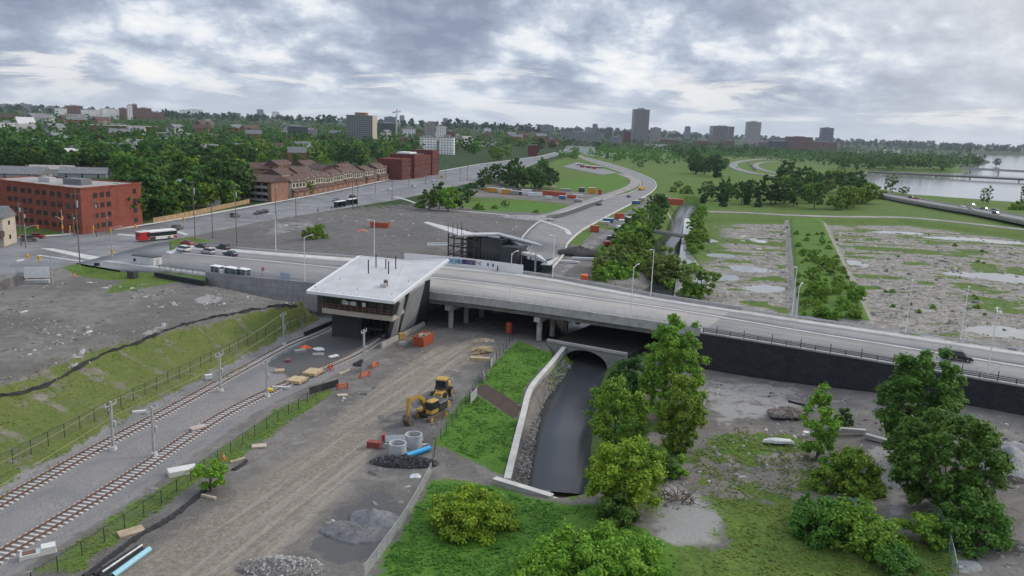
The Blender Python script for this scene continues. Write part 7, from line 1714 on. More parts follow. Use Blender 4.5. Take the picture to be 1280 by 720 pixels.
for a in ((1139, 248, 'suv', 'black', 'dark car first onto the parkway bridge'), (1146, 249, 'sedan', 'red', 'dark red car close behind the first on the parkway bridge'), (1202, 259, 'sedan', 'white', 'white car on the parkway, lower of two'), (1215, 257.5, 'suv', 'white', 'white car on the parkway, upper of two'), (1214, 263, 'sedan', 'silver', 'silver car at the near parkway edge'), (1231, 262.5, 'suv', 'black', 'black car on the parkway after the white ones'), (1244, 263.5, 'sedan', 'grey', 'grey car on the parkway beside a black one'), (1245, 268, 'suv', 'blue', 'dark blue car nearest the parkway edge')): pcar(*a)
for k, (u, v, c) in enumerate(((935, 205.5, 'red'), (937.5, 207.5, 'black'), (939, 209.5, 'blue'), (941, 211.5, 'black'), (943, 213.5, 'red'), (921, 210.5, 'white'))):
    p = hit(u, v); car('sedan' if k % 2 else 'suv', c, (p[0], p[1], p[2] + .4), 1.9, ['dark red car highest in the queue on the loop ramp', 'black car second in the queue on the loop ramp', 'navy car in the middle of the queue on the loop ramp', 'black car fourth in the queue on the loop ramp', 'red car lowest in the queue on the loop ramp', 'white car alone on the outer loop ramp'][k], 'cars on the loop ramp')
viaduct('rail_bridge', [at(1085, 214, 2.5), at(1145, 217, 2.5), at(1200, 219.5, 2.5), at(1290, 224, 2.5)], 6, 2.5, 2.4, 'dark low railway bridge on piers crossing the river', M_MUD, (.06, .3, .52, .75, .97), .5)
viaduct('river_bridge', [at(1201, 209.5, 6), at(1240, 211.5, 6), at(1300, 214.5, 6)], 12, 6, 3.0, 'pale road bridge crossing the river beyond the railway bridge', M_CONC, (.2, .6, .95), .9)
viaduct('overpass', [at(350, 184, 16), at(400, 186, 15), at(440, 188, 14), at(492, 190.5, 12)], 14, 15, 3.2, 'long flat elevated road before the tall glass slab', M_DCONC, (.08, .25, .42, .6, .78, .95), 1.1, zb=2)
# wooden fence by the wide street
WFN = xy([hit(192, 279), hit(215, 275), hit(240, 270), hit(275, 262), hit(312, 254)])
def board_fence():
    T = thing('wooden_fence', 'tan wooden board fence below the trees along the wide street', 'fence'); P = resample(WFN, 3.0)
    for i in range(len(P) - 1):
        a, b = P[i], P[i + 1]; z = H1(*a); q = MB(); q.bar((a[0], a[1], z + 1.0), (b[0], b[1], H1(*b) + 1.0), .08, 1.9); q.build('board_panel', mat('fence_wood', (.36, .24, .13), .85, var=.3, scale=.6), T)
        q = MB(); q.box(a[0] - .08, a[0] + .08, a[1] - .08, a[1] + .08, z - .2, z + 2.1); q.build('post', M_WOOD, T)
board_fence()
# ------------------------------------------------------------------ vegetation
def leaf_mat(name, dark, light, tip=None, trans=.33, hue=.12, isl=.5):
    mt, nt, b, n = new_mat(name); tc = n.new('ShaderNodeTexCoord').outputs['Object']; geo = n.new('ShaderNodeNewGeometry')
    oi = n.new('ShaderNodeObjectInfo')
    f = n.noise(tc, .55, 4, .6); c = n.mix(n.rng(f, .3, .7), dark, light)
    c = n.mix(n.rng(geo.outputs['Random Per Island'], 0, 1, 0, isl, False), c, tuple(x * .5 for x in dark))
    if tip: c = n.mix(n.rng(n.math('ADD', geo.outputs['Random Per Island'], n.math('MULTIPLY', f, .8)), .95, 1.35, 0, .9), c, tip)
    hs = n.new('ShaderNodeHueSaturation'); nt.links.new(c, hs.inputs['Color']); nt.links.new(n.rng(oi.outputs['Random'], 0, 1, .5 - .008, .5 + .022, False), hs.inputs['Hue']); nt.links.new(n.rng(oi.outputs['Random'], 0, 1, 1 - hue * 1.6, 1 + hue * 1.6, False), hs.inputs['Value'])
    nt.links.new(hs.outputs[0], b.inputs['Base Color']); b.inputs['Roughness'].default_value = .65; b.inputs['Specular IOR Level'].default_value = .25
    tr = n.new('ShaderNodeBsdfTranslucent'); nt.links.new(hs.outputs[0], tr.inputs['Color']); mx = n.new('ShaderNodeMixShader'); mx.inputs[0].default_value = trans
    nt.links.new(b.outputs[0], mx.inputs[1]); nt.links.new(tr.outputs[0], mx.inputs[2]); nt.links.new(mx.outputs[0], nt.nodes['Material Output'].inputs['Surface']); return mt
LM = {'mid': leaf_mat('mid_green_leaves', (0.066, 0.161, 0.021), (0.158, 0.282, 0.039)), 'dark': leaf_mat('dark_green_leaves', (0.040, 0.102, 0.019), (0.096, 0.180, 0.030)), 'fresh': leaf_mat('fresh_green_leaves', (0.109, 0.221, 0.019), (0.228, 0.373, 0.039), (0.317, 0.427, 0.046)), 'yellow': leaf_mat('yellow_green_leaves', (0.124, 0.250, 0.016), (0.269, 0.434, 0.028), (0.416, 0.533, 0.046)),
      'olive': leaf_mat('olive_leaves', (0.119, 0.189, 0.030), (0.238, 0.296, 0.057)), 'blue': leaf_mat('blue_green_needles', (0.026, 0.070, 0.028), (0.061, 0.112, 0.043)), 'lime': leaf_mat('lime_leaves', (0.102, 0.250, 0.017), (0.218, 0.427, 0.034), (0.337, 0.503, 0.051)), 'lawn': leaf_mat('lawn_blades', (0.064, 0.159, 0.013), (0.128, 0.254, 0.028), trans=.3, isl=.15), 'weed': leaf_mat('weed_blades', (0.137, 0.199, 0.028), (0.259, 0.296, 0.051), trans=.3, isl=.15)}
M_BARK = mat('tree_bark', (.085, .065, .05), .95, var=.3, scale=3)
def leaves(C, Rc, n, size, rnd, up=.7, flat=.75):
    """n leaf faces spread through clumps with centres C and radii Rc; returns verts, faces"""
    k = rnd.choice(len(C), n, p=(Rc ** 2) / (Rc ** 2).sum()); d = rnd.normal(size=(n, 3)); d /= np.linalg.norm(d, axis=1)[:, None]
    r = np.minimum(np.abs(rnd.normal(size=n)) * .34 + .42 * rnd.rand(n) ** .5, 1.5); d[:, 2] *= flat; P = C[k] + d * (Rc[k] * r)[:, None]
    nn = d + np.array([0, 0, up]) + rnd.normal(size=(n, 3)) * .45; nn /= np.linalg.norm(nn, axis=1)[:, None]
    a = np.cross(nn, rnd.normal(size=(n, 3))); a /= np.linalg.norm(a, axis=1)[:, None] + 1e-9; b = np.cross(nn, a)
    s = size * (.6 + .8 * rnd.rand(n))[:, None]; a = a * s * .62; b = b * s * .40
    V = np.stack([P - a, P - b * .9 + nn * s * .05, P + a, P + b * .9 - nn * s * .05], 1).reshape(-1, 3); F = np.arange(4 * n).reshape(-1, 4); return V, F
def crown_clumps(rnd, rx, h0, h1, n, shape='round', lobes=0):
    C = []; R = []
    while len(C) < n:
        p = rnd.uniform(-1, 1, 3); t = (p[2] + 1) / 2
        if shape == 'round': ok = p[0] ** 2 + p[1] ** 2 + p[2] ** 2 < 1 and (p ** 2).sum() > .18
        elif shape == 'cone': ok = math.hypot(p[0], p[1]) < (1 - t) * .95 + .06
        elif shape == 'column': ok = math.hypot(p[0], p[1]) < .45 + .55 * math.sin(math.pi * min(1, t * .9 + .1))
        else: ok = math.hypot(p[0], p[1]) < math.sqrt(max(0, 1 - t * t)) and t > .05
        if ok: C.append((p[0] * rx, p[1] * rx, h0 + (h1 - h0) * t)); R.append(min(rx, 3.4) * (.17 + .20 * rnd.rand()) * (1.0 if shape != 'cone' else (.55 + .7 * (1 - t))))
    return np.array(C), np.array(R)
def tree_parts(seed, rx, h0, h1, ncl, nlf, size, lm, shape='round', trunk=True, tr=.18, flat=.75, limbs=7):
    rnd = np.random.RandomState(seed); C, R = crown_clumps(rnd, rx, h0, h1, ncl, shape); V, F = leaves(C, R, nlf, size, rnd, flat=flat)
    q = MB()
    if trunk:
        top = h0 + (h1 - h0) * (.8 if shape in ('cone', 'column') else .5); P = [(0, 0, -.4)]; k = 5
        for i in range(1, k + 1): P.append((rnd.uniform(-.12, .12) * i * rx * .12, rnd.uniform(-.12, .12) * i * rx * .12, top * i / k))
        for i in range(k): q.tube(P[i], P[i + 1], tr * (1 - .16 * i), tr * (1 - .16 * (i + 1)), 7)
        for i in rnd.choice(len(C), min(limbs, len(C)), replace=False):
            c = C[i]; z = max(h0 * .5, c[2] - .6 * math.hypot(c[0], c[1]) - .3); z = min(z, top); f_ = z / top; b0 = Vector((P[-1][0] * f_, P[-1][1] * f_, z)); m_ = b0.lerp(Vector(c), .5) + Vector((0, 0, .2)); q.tube(b0, m_, tr * .45, tr * .3, 5); q.tube(m_, c, tr * .3, tr * .1, 5)
    else:
        for i in rnd.choice(len(C), min(limbs, len(C)), replace=False): q.tube((0, 0, -.2), C[i], .06, .02, 5)
    return V, F, q
def make_tree(name, label, cat, loc, par_, group=None, rz=0.0):
    seed, rx, h0, h1, ncl, nlf, size, lm, shape = par_[:9]; kw = par_[9] if len(par_) > 9 else {}
    V, F, q = tree_parts(seed, rx, h0, h1, ncl, nlf, size, lm, shape, **kw); T = thing(name, label, cat, loc, rz, group)
    mesh_np('crown' if cat == 'tree' else 'foliage', V, F, LM[lm], T); q.build('trunk' if cat == 'tree' else 'stem', M_BARK, T); return T
def on(u, v): p = hit(u, v); return (p[0], p[1], p[2])
def g(u, v, z): p = at(u, v, z); return (p[0], p[1], H1(p[0], p[1]))
# near trees (seen large)
NT = [
 ('broadleaf_tree', 'tall dense green tree against the bridge fascia, left of the black wall', (838, 522), (11, 5.0, .5, 17.0, 170, 30000, .40, 'fresh', 'column')),
 ('broadleaf_tree', 'slimmer green tree in front of the tall one by the bridge', (848, 566), (12, 3.3, .3, 12.0, 90, 14000, .38, 'fresh', 'column')),
 ('broadleaf_tree', 'yellow topped round tree leaning over the creek edge', (768, 563), (13, 4.1, .8, 11.0, 95, 15000, .38, 'fresh', 'round')),
 ('broadleaf_tree', 'bright yellow green bushy tree at the lower creek bank', (780, 640), (14, 4.8, .0, 8.2, 110, 19000, .34, 'yellow', 'round')),
 ('broadleaf_tree', 'large dark tree before the black wall near the black car', (1142, 590), (15, 5.5, 1.5, 16.5, 190, 30000, .42, 'mid', 'column')),
 ('broadleaf_tree', 'broad dark green tree in front of the large dark one', (1172, 652), (16, 6.2, .4, 12.5, 210, 34000, .40, 'mid', 'round')),
 ('broadleaf_tree', 'slender light green tree right of the reddish rubble', (1021, 574), (17, 2.5, .5, 11.0, 60, 9000, .34, 'fresh', 'column')),
 ('broadleaf_tree', 'lime green sapling beside the grass strip on the haul road', (263, 612), (18, 1.9, .7, 3.9, 26, 4200, .26, 'lime', 'round')),
]
for nm, lab, (u, v), pr in NT: make_tree(nm, lab, 'tree', g(u, v, .5), pr, 'trees near the bridge')
NS = [
 ('bush', 'big round yellow green bush at the top of the bright lawn', (588, 648), (21, 5.4, .2, 3.9, 110, 18000, .30, 'yellow', 'dome')),
 ('bush', 'broad yellow green bush along the bottom frame edge', (745, 722), (22, 7.4, .2, 3.8, 150, 24000, .30, 'lime', 'dome')),
 ('bush', 'second bush running into the bottom frame edge left of the broad one', (690, 733), (23, 4.4, .1, 2.9, 80, 11000, .29, 'lime', 'dome')),
 ('bush', 'dark bush at the end of the weir wall', (772, 661), (24, 2.7, .1, 3.6, 24, 5000, .34, 'mid', 'dome')),
 ('bush', 'round light green bush among gravel patches left of the concrete beams', (1058, 612), (25, 4.4, .1, 5.6, 80, 13000, .32, 'fresh', 'dome')),
 ('bush', 'narrow bush left of the round light green one', (1032, 606), (26, 2.0, .1, 4.6, 22, 4500, .34, 'mid', 'dome')),
 ('bush', 'sprawling yellow green bush before the blue tarp', (1072, 688), (27, 5.0, .1, 4.8, 100, 16000, .31, 'fresh', 'dome')),
 ('bush', 'olive bush left of the sprawling yellow green one', (1022, 678), (28, 3.5, .1, 4.4, 60, 9500, .32, 'mid', 'dome')),
 ('bush', 'small upright bush left of the olive bush', (1004, 655), (29, 1.5, .1, 3.4, 16, 3000, .34, 'mid', 'dome')),
 ('bush', 'bush along the leaning mesh fence', (1155, 690), (30, 2.5, .1, 3.8, 26, 5500, .32, 'fresh', 'dome')),
 ('bush', 'bush to the right of the leaning mesh fence', (1208, 690), (33, 4.0, .1, 5.6, 70, 12000, .33, 'mid', 'dome')),
 ('bush', 'small dark bush by the long concrete beam', (1055, 533), (34, 1.6, .1, 3.2, 16, 3000, .34, 'dark', 'dome')),
 ('bush', 'dark bush at the foot of the tall tree beside the culvert', (790, 486), (35, 4.4, .0, 6.2, 70, 11000, .36, 'dark', 'dome')),
 ('bush', 'dim bush between the two creek side trees', (812, 590), (36, 3.4, .0, 5.4, 50, 8500, .34, 'mid', 'dome')),
 ('bush', 'low yellow green bush below the slimmer tree', (845, 592), (37, 1.4, .0, 3.4, 16, 2800, .34, 'yellow', 'dome')),
 ('bush', 'ragged bush at the bottom right below the path', (1120, 722), (38, 3.2, .0, 2.6, 26, 5200, .32, 'mid', 'dome')),
]
for nm, lab, (u, v), pr in NS: make_tree(nm, lab, 'bush', g(u, v, .8), pr + ({'trunk': False},), 'bushes near the bridge')
# mid and far trees: a few kinds, copied
KIND = {}
def kind(k, i):
    if (k, i) not in KIND:
        s = 100 + 7 * i + sum(map(ord, k))
        pr = {'round': (s, 5.4, 1.2, 11.5, 60, 3000, .80, 'mid', 'round'), 'dark': (s, 6.0, 1.2, 13.0, 64, 3200, .85, 'dark', 'round'), 'fresh': (s, 5.2, 1.0, 10.0, 60, 3000, .78, 'fresh', 'round'), 'olive': (s, 4.6, 1.0, 7.5, 28, 2000, .72, 'olive', 'round'), 'conifer': (s, 3.2, .6, 14.0, 46, 2200, .80, 'blue', 'cone'), 'bush': (s, 3.2, .0, 3.6, 30, 1700, .55, 'fresh', 'dome'), 'poplar': (s, 3.4, 3.0, 17, 34, 1500, .8, 'olive', 'column')}[k]
        V, F, q = tree_parts(*pr, tr=.28, trunk=k != 'bush'); KIND[(k, i)] = (V, F, q, LM[pr[7]], [])
    return KIND[(k, i)]
TREES = 0
def plant(k, loc, sc, label, group, rnd, rzsc=1.0):
    global TREES
    i = rnd.randint(3); V, F, q, lm, made = kind(k, i); sp = (sc * rnd.uniform(.9, 1.15), sc * rnd.uniform(.9, 1.15), sc * rzsc); rz = rnd.uniform(0, 6.28)
    cat = 'bush' if k == 'bush' else 'tree'; nm = {'conifer': 'conifer_tree', 'bush': 'bush', 'poplar': 'poplar_tree'}.get(k, 'broadleaf_tree')
    if not made:
        T = thing(nm, label, cat, loc, rz, group); mesh_np('crown' if cat == 'tree' else 'foliage', V, F, lm, T); q.build('trunk' if cat == 'tree' else 'stem', M_BARK, T); T.scale = sp; made.append(T)
    else: T = dup(made[0], loc, rz, label, group, scale=sp)
    TREES += cat == 'tree'; return T
rt = np.random.RandomState(5)
PLACED = []
def clear_of(p, r=4.0, keep=()):
    X = np.array([p[0]]); Y = np.array([p[1]])
    for P in ROADS:
        if sdist(P, X, Y)[0] > -r: return False
    return True
def zone(poly, n, kinds, smin, smax, label, group, dmin=.55, zs=(.85, 1.15), road=3.0):
    """n plants standing inside the outline (surveyed corners on the land)"""
    us = [p[0] for p in poly]; vs = [p[1] for p in poly]; c = 0; tr = 0
    while c < n and tr < n * 14:
        tr += 1; u = rt.uniform(min(us), max(us)); v = rt.uniform(min(vs), max(vs))
        if not inside(poly, np.array([u]), np.array([v]))[0]: continue
        p = hit(u, v); s = rt.uniform(smin, smax)
        if any((p[0] - a) ** 2 + (p[1] - b) ** 2 < (dmin * 4.5 * (s + t)) ** 2 * .5 for a, b, t in PLACED): continue
        if not clear_of(p, road): continue
        PLACED.append((p[0], p[1], s)); k = kinds[rt.randint(len(kinds))]; plant(k, tuple(p), s, label, group, rt, rt.uniform(*zs)); c += 1
# along the wide street behind the wooden fence and beside the brick apartments
zone([(150, 287), (186, 279), (235, 268), (310, 250), (312, 240), (230, 255), (175, 268), (150, 275)], 30, ['round', 'dark', 'dark', 'fresh'], 1.05, 1.45, 'leafy street tree behind the tan wooden fence', 'trees behind the wooden fence', .5)
zone([(160, 262), (225, 250), (310, 236), (310, 218), (225, 215), (165, 225)], 36, ['round', 'dark', 'fresh', 'fresh', 'round'], 1.05, 1.5, 'leafy tree in the grove between the brick apartments and the row houses', 'trees of the roadside grove')
zone([(0, 222), (170, 222), (225, 213), (310, 214), (310, 196), (150, 192), (0, 198)], 34, ['round', 'dark', 'fresh', 'round'], 1.1, 1.6, 'leafy tree rising behind the brick apartments', 'trees behind the brick apartments')
zone([(420, 214), (500, 206), (500, 198), (300, 203), (312, 214), (350, 216)], 14, ['round', 'dark', 'fresh'], .9, 1.3, 'leafy tree behind the brown roofed row houses', 'trees behind the row houses')
zone([(0, 196), (310, 196), (480, 197), (480, 190), (200, 184), (0, 180)], 12, ['round', 'dark', 'fresh', 'dark'], 1.1, 1.7, 'leafy tree in the wooded neighbourhood below the overpass level', 'trees of the wooded neighbourhood')
for u, v, k, s, lab in ((560, 264, 'fresh', 1.25, 'big fresh green tree at the edge of the small meadow'), (549, 261, 'dark', 1.05, 'dark tree left of the big fresh green one by the small meadow'), (536, 263, 'round', .95, 'leftmost rounded tree beside the small meadow'), (575, 262, 'dark', .85, 'dark tree behind the big fresh green one by the small meadow'), (588, 249, 'dark', .8, 'low dark tree between the small meadow and the ochre boxes'), (524, 259, 'bush', .9, 'low bush at the left edge of the small meadow'), (599, 262, 'bush', .9, 'rounded dark bush standing in the small meadow'), (618, 261, 'bush', .6, 'tiny bush in the middle of the small meadow'), (632, 259, 'olive', .55, 'thin olive shrub in the small meadow'), (670, 266, 'bush', .5, 'low weed bush at the meadow rim')):
    p = hit(u, v); PLACED.append((p[0], p[1], s)); plant(k, tuple(p), s, lab, 'plants at the small meadow', rt)
zone([(600, 240), (690, 238), (688, 214), (660, 212), (640, 222), (600, 226)], 20, ['dark', 'dark', 'olive', 'round'], .9, 1.35, 'dark tree in the stand behind the works yard containers', 'trees behind the works yard')
zone([(570, 210), (640, 208), (690, 192), (690, 184), (570, 190)], 12, ['dark', 'round', 'dark', 'fresh'], 1.2, 1.8, 'leafy tree beyond the wide street bend', 'trees beyond the street bend')
zone([(745, 196), (800, 204), (870, 202), (920, 200), (1010, 200), (1010, 191), (830, 188), (745, 186)], 14, ['dark', 'round', 'dark', 'fresh'], 1.3, 1.9, 'leafy tree in the belt below the office towers', 'trees below the office towers')
zone([(858, 222), (900, 222), (905, 208), (862, 208)], 12, ['dark', 'dark', 'round'], 1.2, 1.7, 'dark tree of the clump on the green hill', 'trees of the hill clump', .4)
for u, v, k, s, lab in ((902, 237, 'conifer', .9, 'pointed conifer on the green hill, left of the pair'), (910, 236.5, 'conifer', 1.0, 'pointed conifer on the green hill, right of the pair'), (896, 222, 'conifer', 1.5, 'tall conifer at the right of the hill clump'), (905, 210, 'round', 1.2, 'round tree alone on the hill by the loop ramp'), (884, 238, 'olive', 1.1, 'greyish tree below the hill clump'), (841, 240, 'bush', 1.2, 'bush on the green hill above the creek, left of two'), (858, 242, 'bush', 1.6, 'wide bush on the green hill above the creek, right of two'), (800, 210, 'olive', 1.2, 'olive tree beside the transit road'), (848, 235, 'olive', .8, 'olive shrub tree on the hill side'), (1115, 242, 'poplar', 1.0, 'tall poplar by the parkway bridge, left of a pair'), (1108, 240, 'poplar', .85, 'poplar close behind the tall one at the parkway bridge'), (1130, 243, 'olive', .9, 'pale tree beside the poplars'), (1235, 256, 'poplar', .85, 'airy poplar at the river edge beyond the parkway'), (1228, 254, 'poplar', .7, 'smaller airy poplar at the river edge beyond the parkway'), (1278, 258, 'poplar', .9, 'airy poplar at the right frame edge by the river'), (1270, 262, 'bush', 1.6, 'bush below the airy poplar at the frame edge')):
    p = hit(u, v); PLACED.append((p[0], p[1], s)); plant(k, tuple(p), s, lab, 'single trees of the meadows', rt)
zone([(960, 262), (1060, 264), (1110, 262), (1090, 243), (1020, 230), (965, 232)], 32, ['dark', 'round', 'fresh', 'olive'], 1.1, 1.7, 'leafy tree in the wood between the gravel road and the river', 'trees of the riverside wood', .45)
zone([(870, 257), (955, 262), (955, 245), (925, 243), (870, 250)], 14, ['dark', 'round', 'conifer'], .7, 1.1, 'low tree in the row before the green hill', 'trees before the green hill', .4)
zone([(1060, 214), (1190, 216), (1235, 203), (1195, 198), (1060, 200)], 10, ['round', 'fresh', 'dark'], 1.3, 1.9, 'leafy tree on the wooded spit across the river', 'trees of the wooded spit', .5)
for u, v, s, lab in ((1213, 206, 1.5, 'dark tree on the islet, leftmost'), (1222, 207, 1.9, 'dark tree on the islet, middle'), (1246, 207, 1.6, 'dark tree on the islet, rightmost')): p = at(u, v, 0); plant('dark', (p[0], p[1], -2), s, lab, 'trees on the river islet', rt)
# bushes along the upper creek, berm, field
zone([(742, 352), (800, 345), (860, 375), (880, 370), (868, 340), (835, 330), (780, 325), (745, 335)], 50, ['bush', 'bush', 'bush', 'olive'], .8, 1.3, 'olive green shrub behind the bridge parapet', 'shrubs behind the parapet', .26)
zone([(785, 325), (806, 322), (812, 300), (822, 282), (826, 262), (812, 266), (798, 285), (772, 318)], 24, ['dark', 'round', 'fresh'], .75, 1.1, 'leafy tree on the left bank of the upper creek', 'trees on the left creek bank', .4)
zone([(862, 322), (880, 312), (882, 268), (868, 262), (868, 285), (862, 300)], 16, ['bush', 'fresh', 'bush'], .6, .9, 'leafy shrub on the right bank of the upper creek', 'shrubs on the right creek bank', .4)
zone([(1000, 398), (1085, 400), (1060, 350), (1030, 290), (992, 290), (995, 340)], 110, ['bush', 'bush', 'bush', 'fresh'], .22, .5, 'green shrub on the grassy berm between the rock flats', 'shrubs on the berm', .2)
zone([(1040, 290), (1260, 300), (1270, 420), (1110, 415), (1060, 340)], 22, ['bush'], .16, .36, 'low weed clump growing on the bare rock flats', 'weed clumps on the rock', .3)
zone([(372, 305), (402, 303), (420, 296), (395, 290)], 7, ['bush', 'fresh'], .35, .55, 'green bush on the mound in the gravel plain', 'bushes on the gravel plain mound', .3)
zone([(385, 248), (460, 236), (455, 232), (385, 243)], 16, ['bush', 'fresh', 'fresh'], .45, .8, 'small garden tree before the row houses', 'garden trees of the row houses', .3, road=1.0)
# the woods that read as one mass
def wood(name, n, poly, smin, smax, lm, seed, per=60, size=1.7, label=None):
    rnd = np.random.RandomState(seed); us = [p[0] for p in poly]; vs = [p[1] for p in poly]; pos = []
    tries = 0
    while len(pos) < n and tries < n * 8:
        tries += 400; U = rnd.uniform(min(us), max(us), 400); Vv = rnd.uniform(min(vs), max(vs), 400); ok = inside(poly, U, Vv)
        for u, v in zip(U[ok], Vv[ok]):
            d = ray(u, v); pos.append((u, v))
            if len(pos) >= n: break
    pos = np.array(pos); D = _f[None] + _R[None] * ((pos[:, 0] - 640) / FPX)[:, None] - _U[None] * ((pos[:, 1] - 360) / FPX)[:, None]
    S = np.exp(np.linspace(math.log(250), math.log(9500), 420)); hitp = np.zeros((len(pos), 3)); done = np.zeros(len(pos), bool)
    for s in S:
        r_ = np.flatnonzero(~done)
        if not len(r_): break
        P = D[r_] * s; P[:, 2] += CAM_H; h = H(P[:, 0], P[:, 1]); b = P[:, 2] < h; hitp[r_[b]] = P[b]; hitp[r_[b], 2] = h[b]; done[r_[b]] = True
    hitp = hitp[done]; bad = np.zeros(len(hitp), bool)
    for Pq in ROADS: bad |= sdist(Pq, hitp[:, 0], hitp[:, 1]) > -4
    bad |= sdist(RIVER, hitp[:, 0], hitp[:, 1]) > -2
    for o in BLD: bad |= (np.hypot(hitp[:, 0] - o[0], hitp[:, 1] - o[1]) < o[2])
    hitp = hitp[~bad]; VV = []; 
    dist = np.hypot(hitp[:, 0], hitp[:, 1]); K = np.clip((per * 900 / np.maximum(dist, 500)), 30, per * 2.6).astype(int)
    for p, k, dd in zip(hitp, K, dist):
        s = rnd.uniform(smin, smax); rx = 5.5 * s; hh = 11.5 * s * rnd.uniform(.8, 1.15); C, R = crown_clumps(rnd, rx, hh * .12, hh, 9, 'round'); V, F = leaves(C, R * 1.9, k, size * s * (1.0 + dd / 4500), rnd, up=.6); VV.append(V + p)
    VV = np.concatenate(VV); o = mesh_np(name, VV, np.arange(len(VV)).reshape(-1, 4), lm); props(o, label, 'wood', kind='stuff'); return o
BLD = []
for o in list(COL.objects):
    if o.parent is None and o.get('category') in ('building', 'house', 'apartment building', 'hall', 'row house', 'crane', 'smokestack'):
        r = 10.0
        for k in kids(o):
            for c in k.bound_box: r = max(r, math.hypot(c[0], c[1]))
        BLD.append((o.location.x, o.location.y, min(r * .9, 60)))
def cottages():
    rnd = np.random.RandomState(14); pr = []; G_ = 'small houses scattered through the wooded neighbourhood'
    for k, (w_, r_) in enumerate(((M_SIDING, M_ROOFG), (M_TANBR, M_SHING), (M_SIDING, M_GROOF), (M_REDBR2, M_GROOF))):
        T = thing('small_house', 'x', 'house', group=G_); MB().prism_x([(-5, -3), (5, -3), (5, 7), (0, 10.4), (-5, 7)], -7, 7).build('wall', w_, T); gable(MB(), 14, 10, 7.1, 10.6).build('roof', r_, T); pr.append([T, 0])
    LB = ['small white house with a pale roof peeping out of the tree crowns', 'small tan house with a brown roof peeping out of the tree crowns', 'small white house with a grey roof peeping out of the tree crowns', 'small brick house with a grey roof peeping out of the tree crowns']
    c = 0; tr = 0
    while c < 62 and tr < 1500:
        tr += 1; u = rnd.uniform(0, 720); v = 150 + u * .036 + rnd.rand() ** 1.3 * 52
        if v > 206 - .0 * u or (u > 395 and v > 184): continue
        p = hit(u, v)
        if any(math.hypot(p[0] - a, p[1] - b) < r + 16 for a, b, r in BLD): continue
        if not clear_of(p, 8): continue
        k = rnd.randint(4); e_ = max(0, (192 - v) / 40); sc = (rnd.uniform(.9, 1.6) + e_ * 1.2, rnd.uniform(.9, 1.4) + e_ * .5, rnd.uniform(1.2, 1.5) + e_ * .75)
        if pr[k][1] == 0: o = pr[k][0]; o['label'] = LB[k]; o.location = p; o.scale = sc; o.rotation_euler = (0, 0, rnd.uniform(0, 3))
        else: o = dup(pr[k][0], tuple(p), rnd.uniform(0, 3), LB[k], scale=sc)
        pr[k][1] += 1; BLD.append((p[0], p[1], 13)); d = np.array([p[0], p[1]]) / math.hypot(p[0], p[1]); BLD.append((p[0] - d[0] * 16, p[1] - d[1] * 16, 12)); c += 1
cottages()
wood('woodland', 1150, [(-60, 214), (160, 212), (320, 206), (500, 198), (560, 190), (690, 186), (740, 184), (740, 172), (640, 168), (300, 150), (-60, 139)], 1.1, 1.8, LM['dark'], 61, 60, label='dark wooded neighbourhood stretching to the left horizon')
wood('woodland', 1250, [(-60, 212), (160, 212), (320, 206), (500, 198), (560, 190), (690, 186), (690, 176), (640, 170), (300, 156), (-60, 150)], 1.0, 1.6, LM['mid'], 62, 60, label='mid green crowns scattered through the left neighbourhood')
wood('woodland', 700, [(-60, 212), (160, 212), (320, 206), (500, 198), (500, 185), (-60, 180)], .8, 1.4, LM['fresh'], 63, 60, label='fresh green crowns scattered through the left neighbourhood')
wood('woodland', 900, [(690, 186), (830, 192), (1010, 204), (1060, 216), (1200, 212), (1240, 200), (1200, 188), (1000, 182), (740, 172)], 1.1, 1.8, LM['dark'], 64, 60, label='dark wood belt below the skyline towers and along the river')
wood('woodland', 420, [(760, 190), (830, 196), (1010, 206), (1190, 212), (1200, 196), (1000, 190), (740, 182)], 1.0, 1.6, LM['mid'], 65, 60, label='mid green crowns in the belt below the skyline towers')
wood('woodland', 230, [(700, 200), (748, 200), (800, 207), (856, 206), (915, 198), (1010, 200), (1010, 192), (830, 189), (745, 186), (700, 190)], .8, 1.3, LM['mid'], 67, 90, label='low green scrub and trees before the skyline towers')
wood('woodland', 900, [(1290, 181), (1000, 172), (640, 160), (-40, 134.5), (-40, 139), (640, 166), (1000, 180), (1215, 191), (1290, 191)], 2.0, 3.2, LM['blue'], 66, 30, size=2.6, label='far blue green wooded hills along the horizon')
# grass tufts and weeds near the camera
def tufts(name, poly, z, n, hmin, hmax, lm, seed, label, mask=None):
    rnd = np.random.RandomState(seed); P = np.array(xy(pts(poly, z))); lo = P.min(0); hi = P.max(0); X = rnd.uniform(lo[0], hi[0], n * 3); Y = rnd.uniform(lo[1], hi[1], n * 3); ok = inside(P, X, Y) & ~inside(xy(pts([(585, 489), (608, 481), (654, 510), (643, 528)], 0)), X, Y)
    dn = fbm(X / 2.5, Y / 2.5, seed, 3) + .5; ok &= rnd.rand(n * 3) < sstep(.25, .65, dn); X = X[ok][:n]; Y = Y[ok][:n]; k = len(X); Z = H(X, Y); h = rnd.uniform(hmin, hmax, k); 
    C = np.stack([X, Y, Z + h * .4], 1); R = h * .7; V, F = leaves(C, R, k * 7, hmax * .55, rnd, up=3.0, flat=.6); o = mesh_np(name, V, F, lm); return props(o, label, 'ground cover', kind='stuff')
tufts('grass', [(455, 732), (500, 668), (538, 602), (600, 604), (628, 610), (700, 634), (760, 645), (800, 670), (830, 690), (860, 740)], .6, 6000, .2, .42, LM['lawn'], 71, 'long bright grass of the lawn between mesh fence and creek')
tufts('grass', [(648, 430), (690, 446), (654, 487), (634, 590), (548, 556), (564, 522), (588, 494), (632, 442)], 0, 3600, .18, .38, LM['lawn'], 72, 'thick bright grass on the left creek bank')
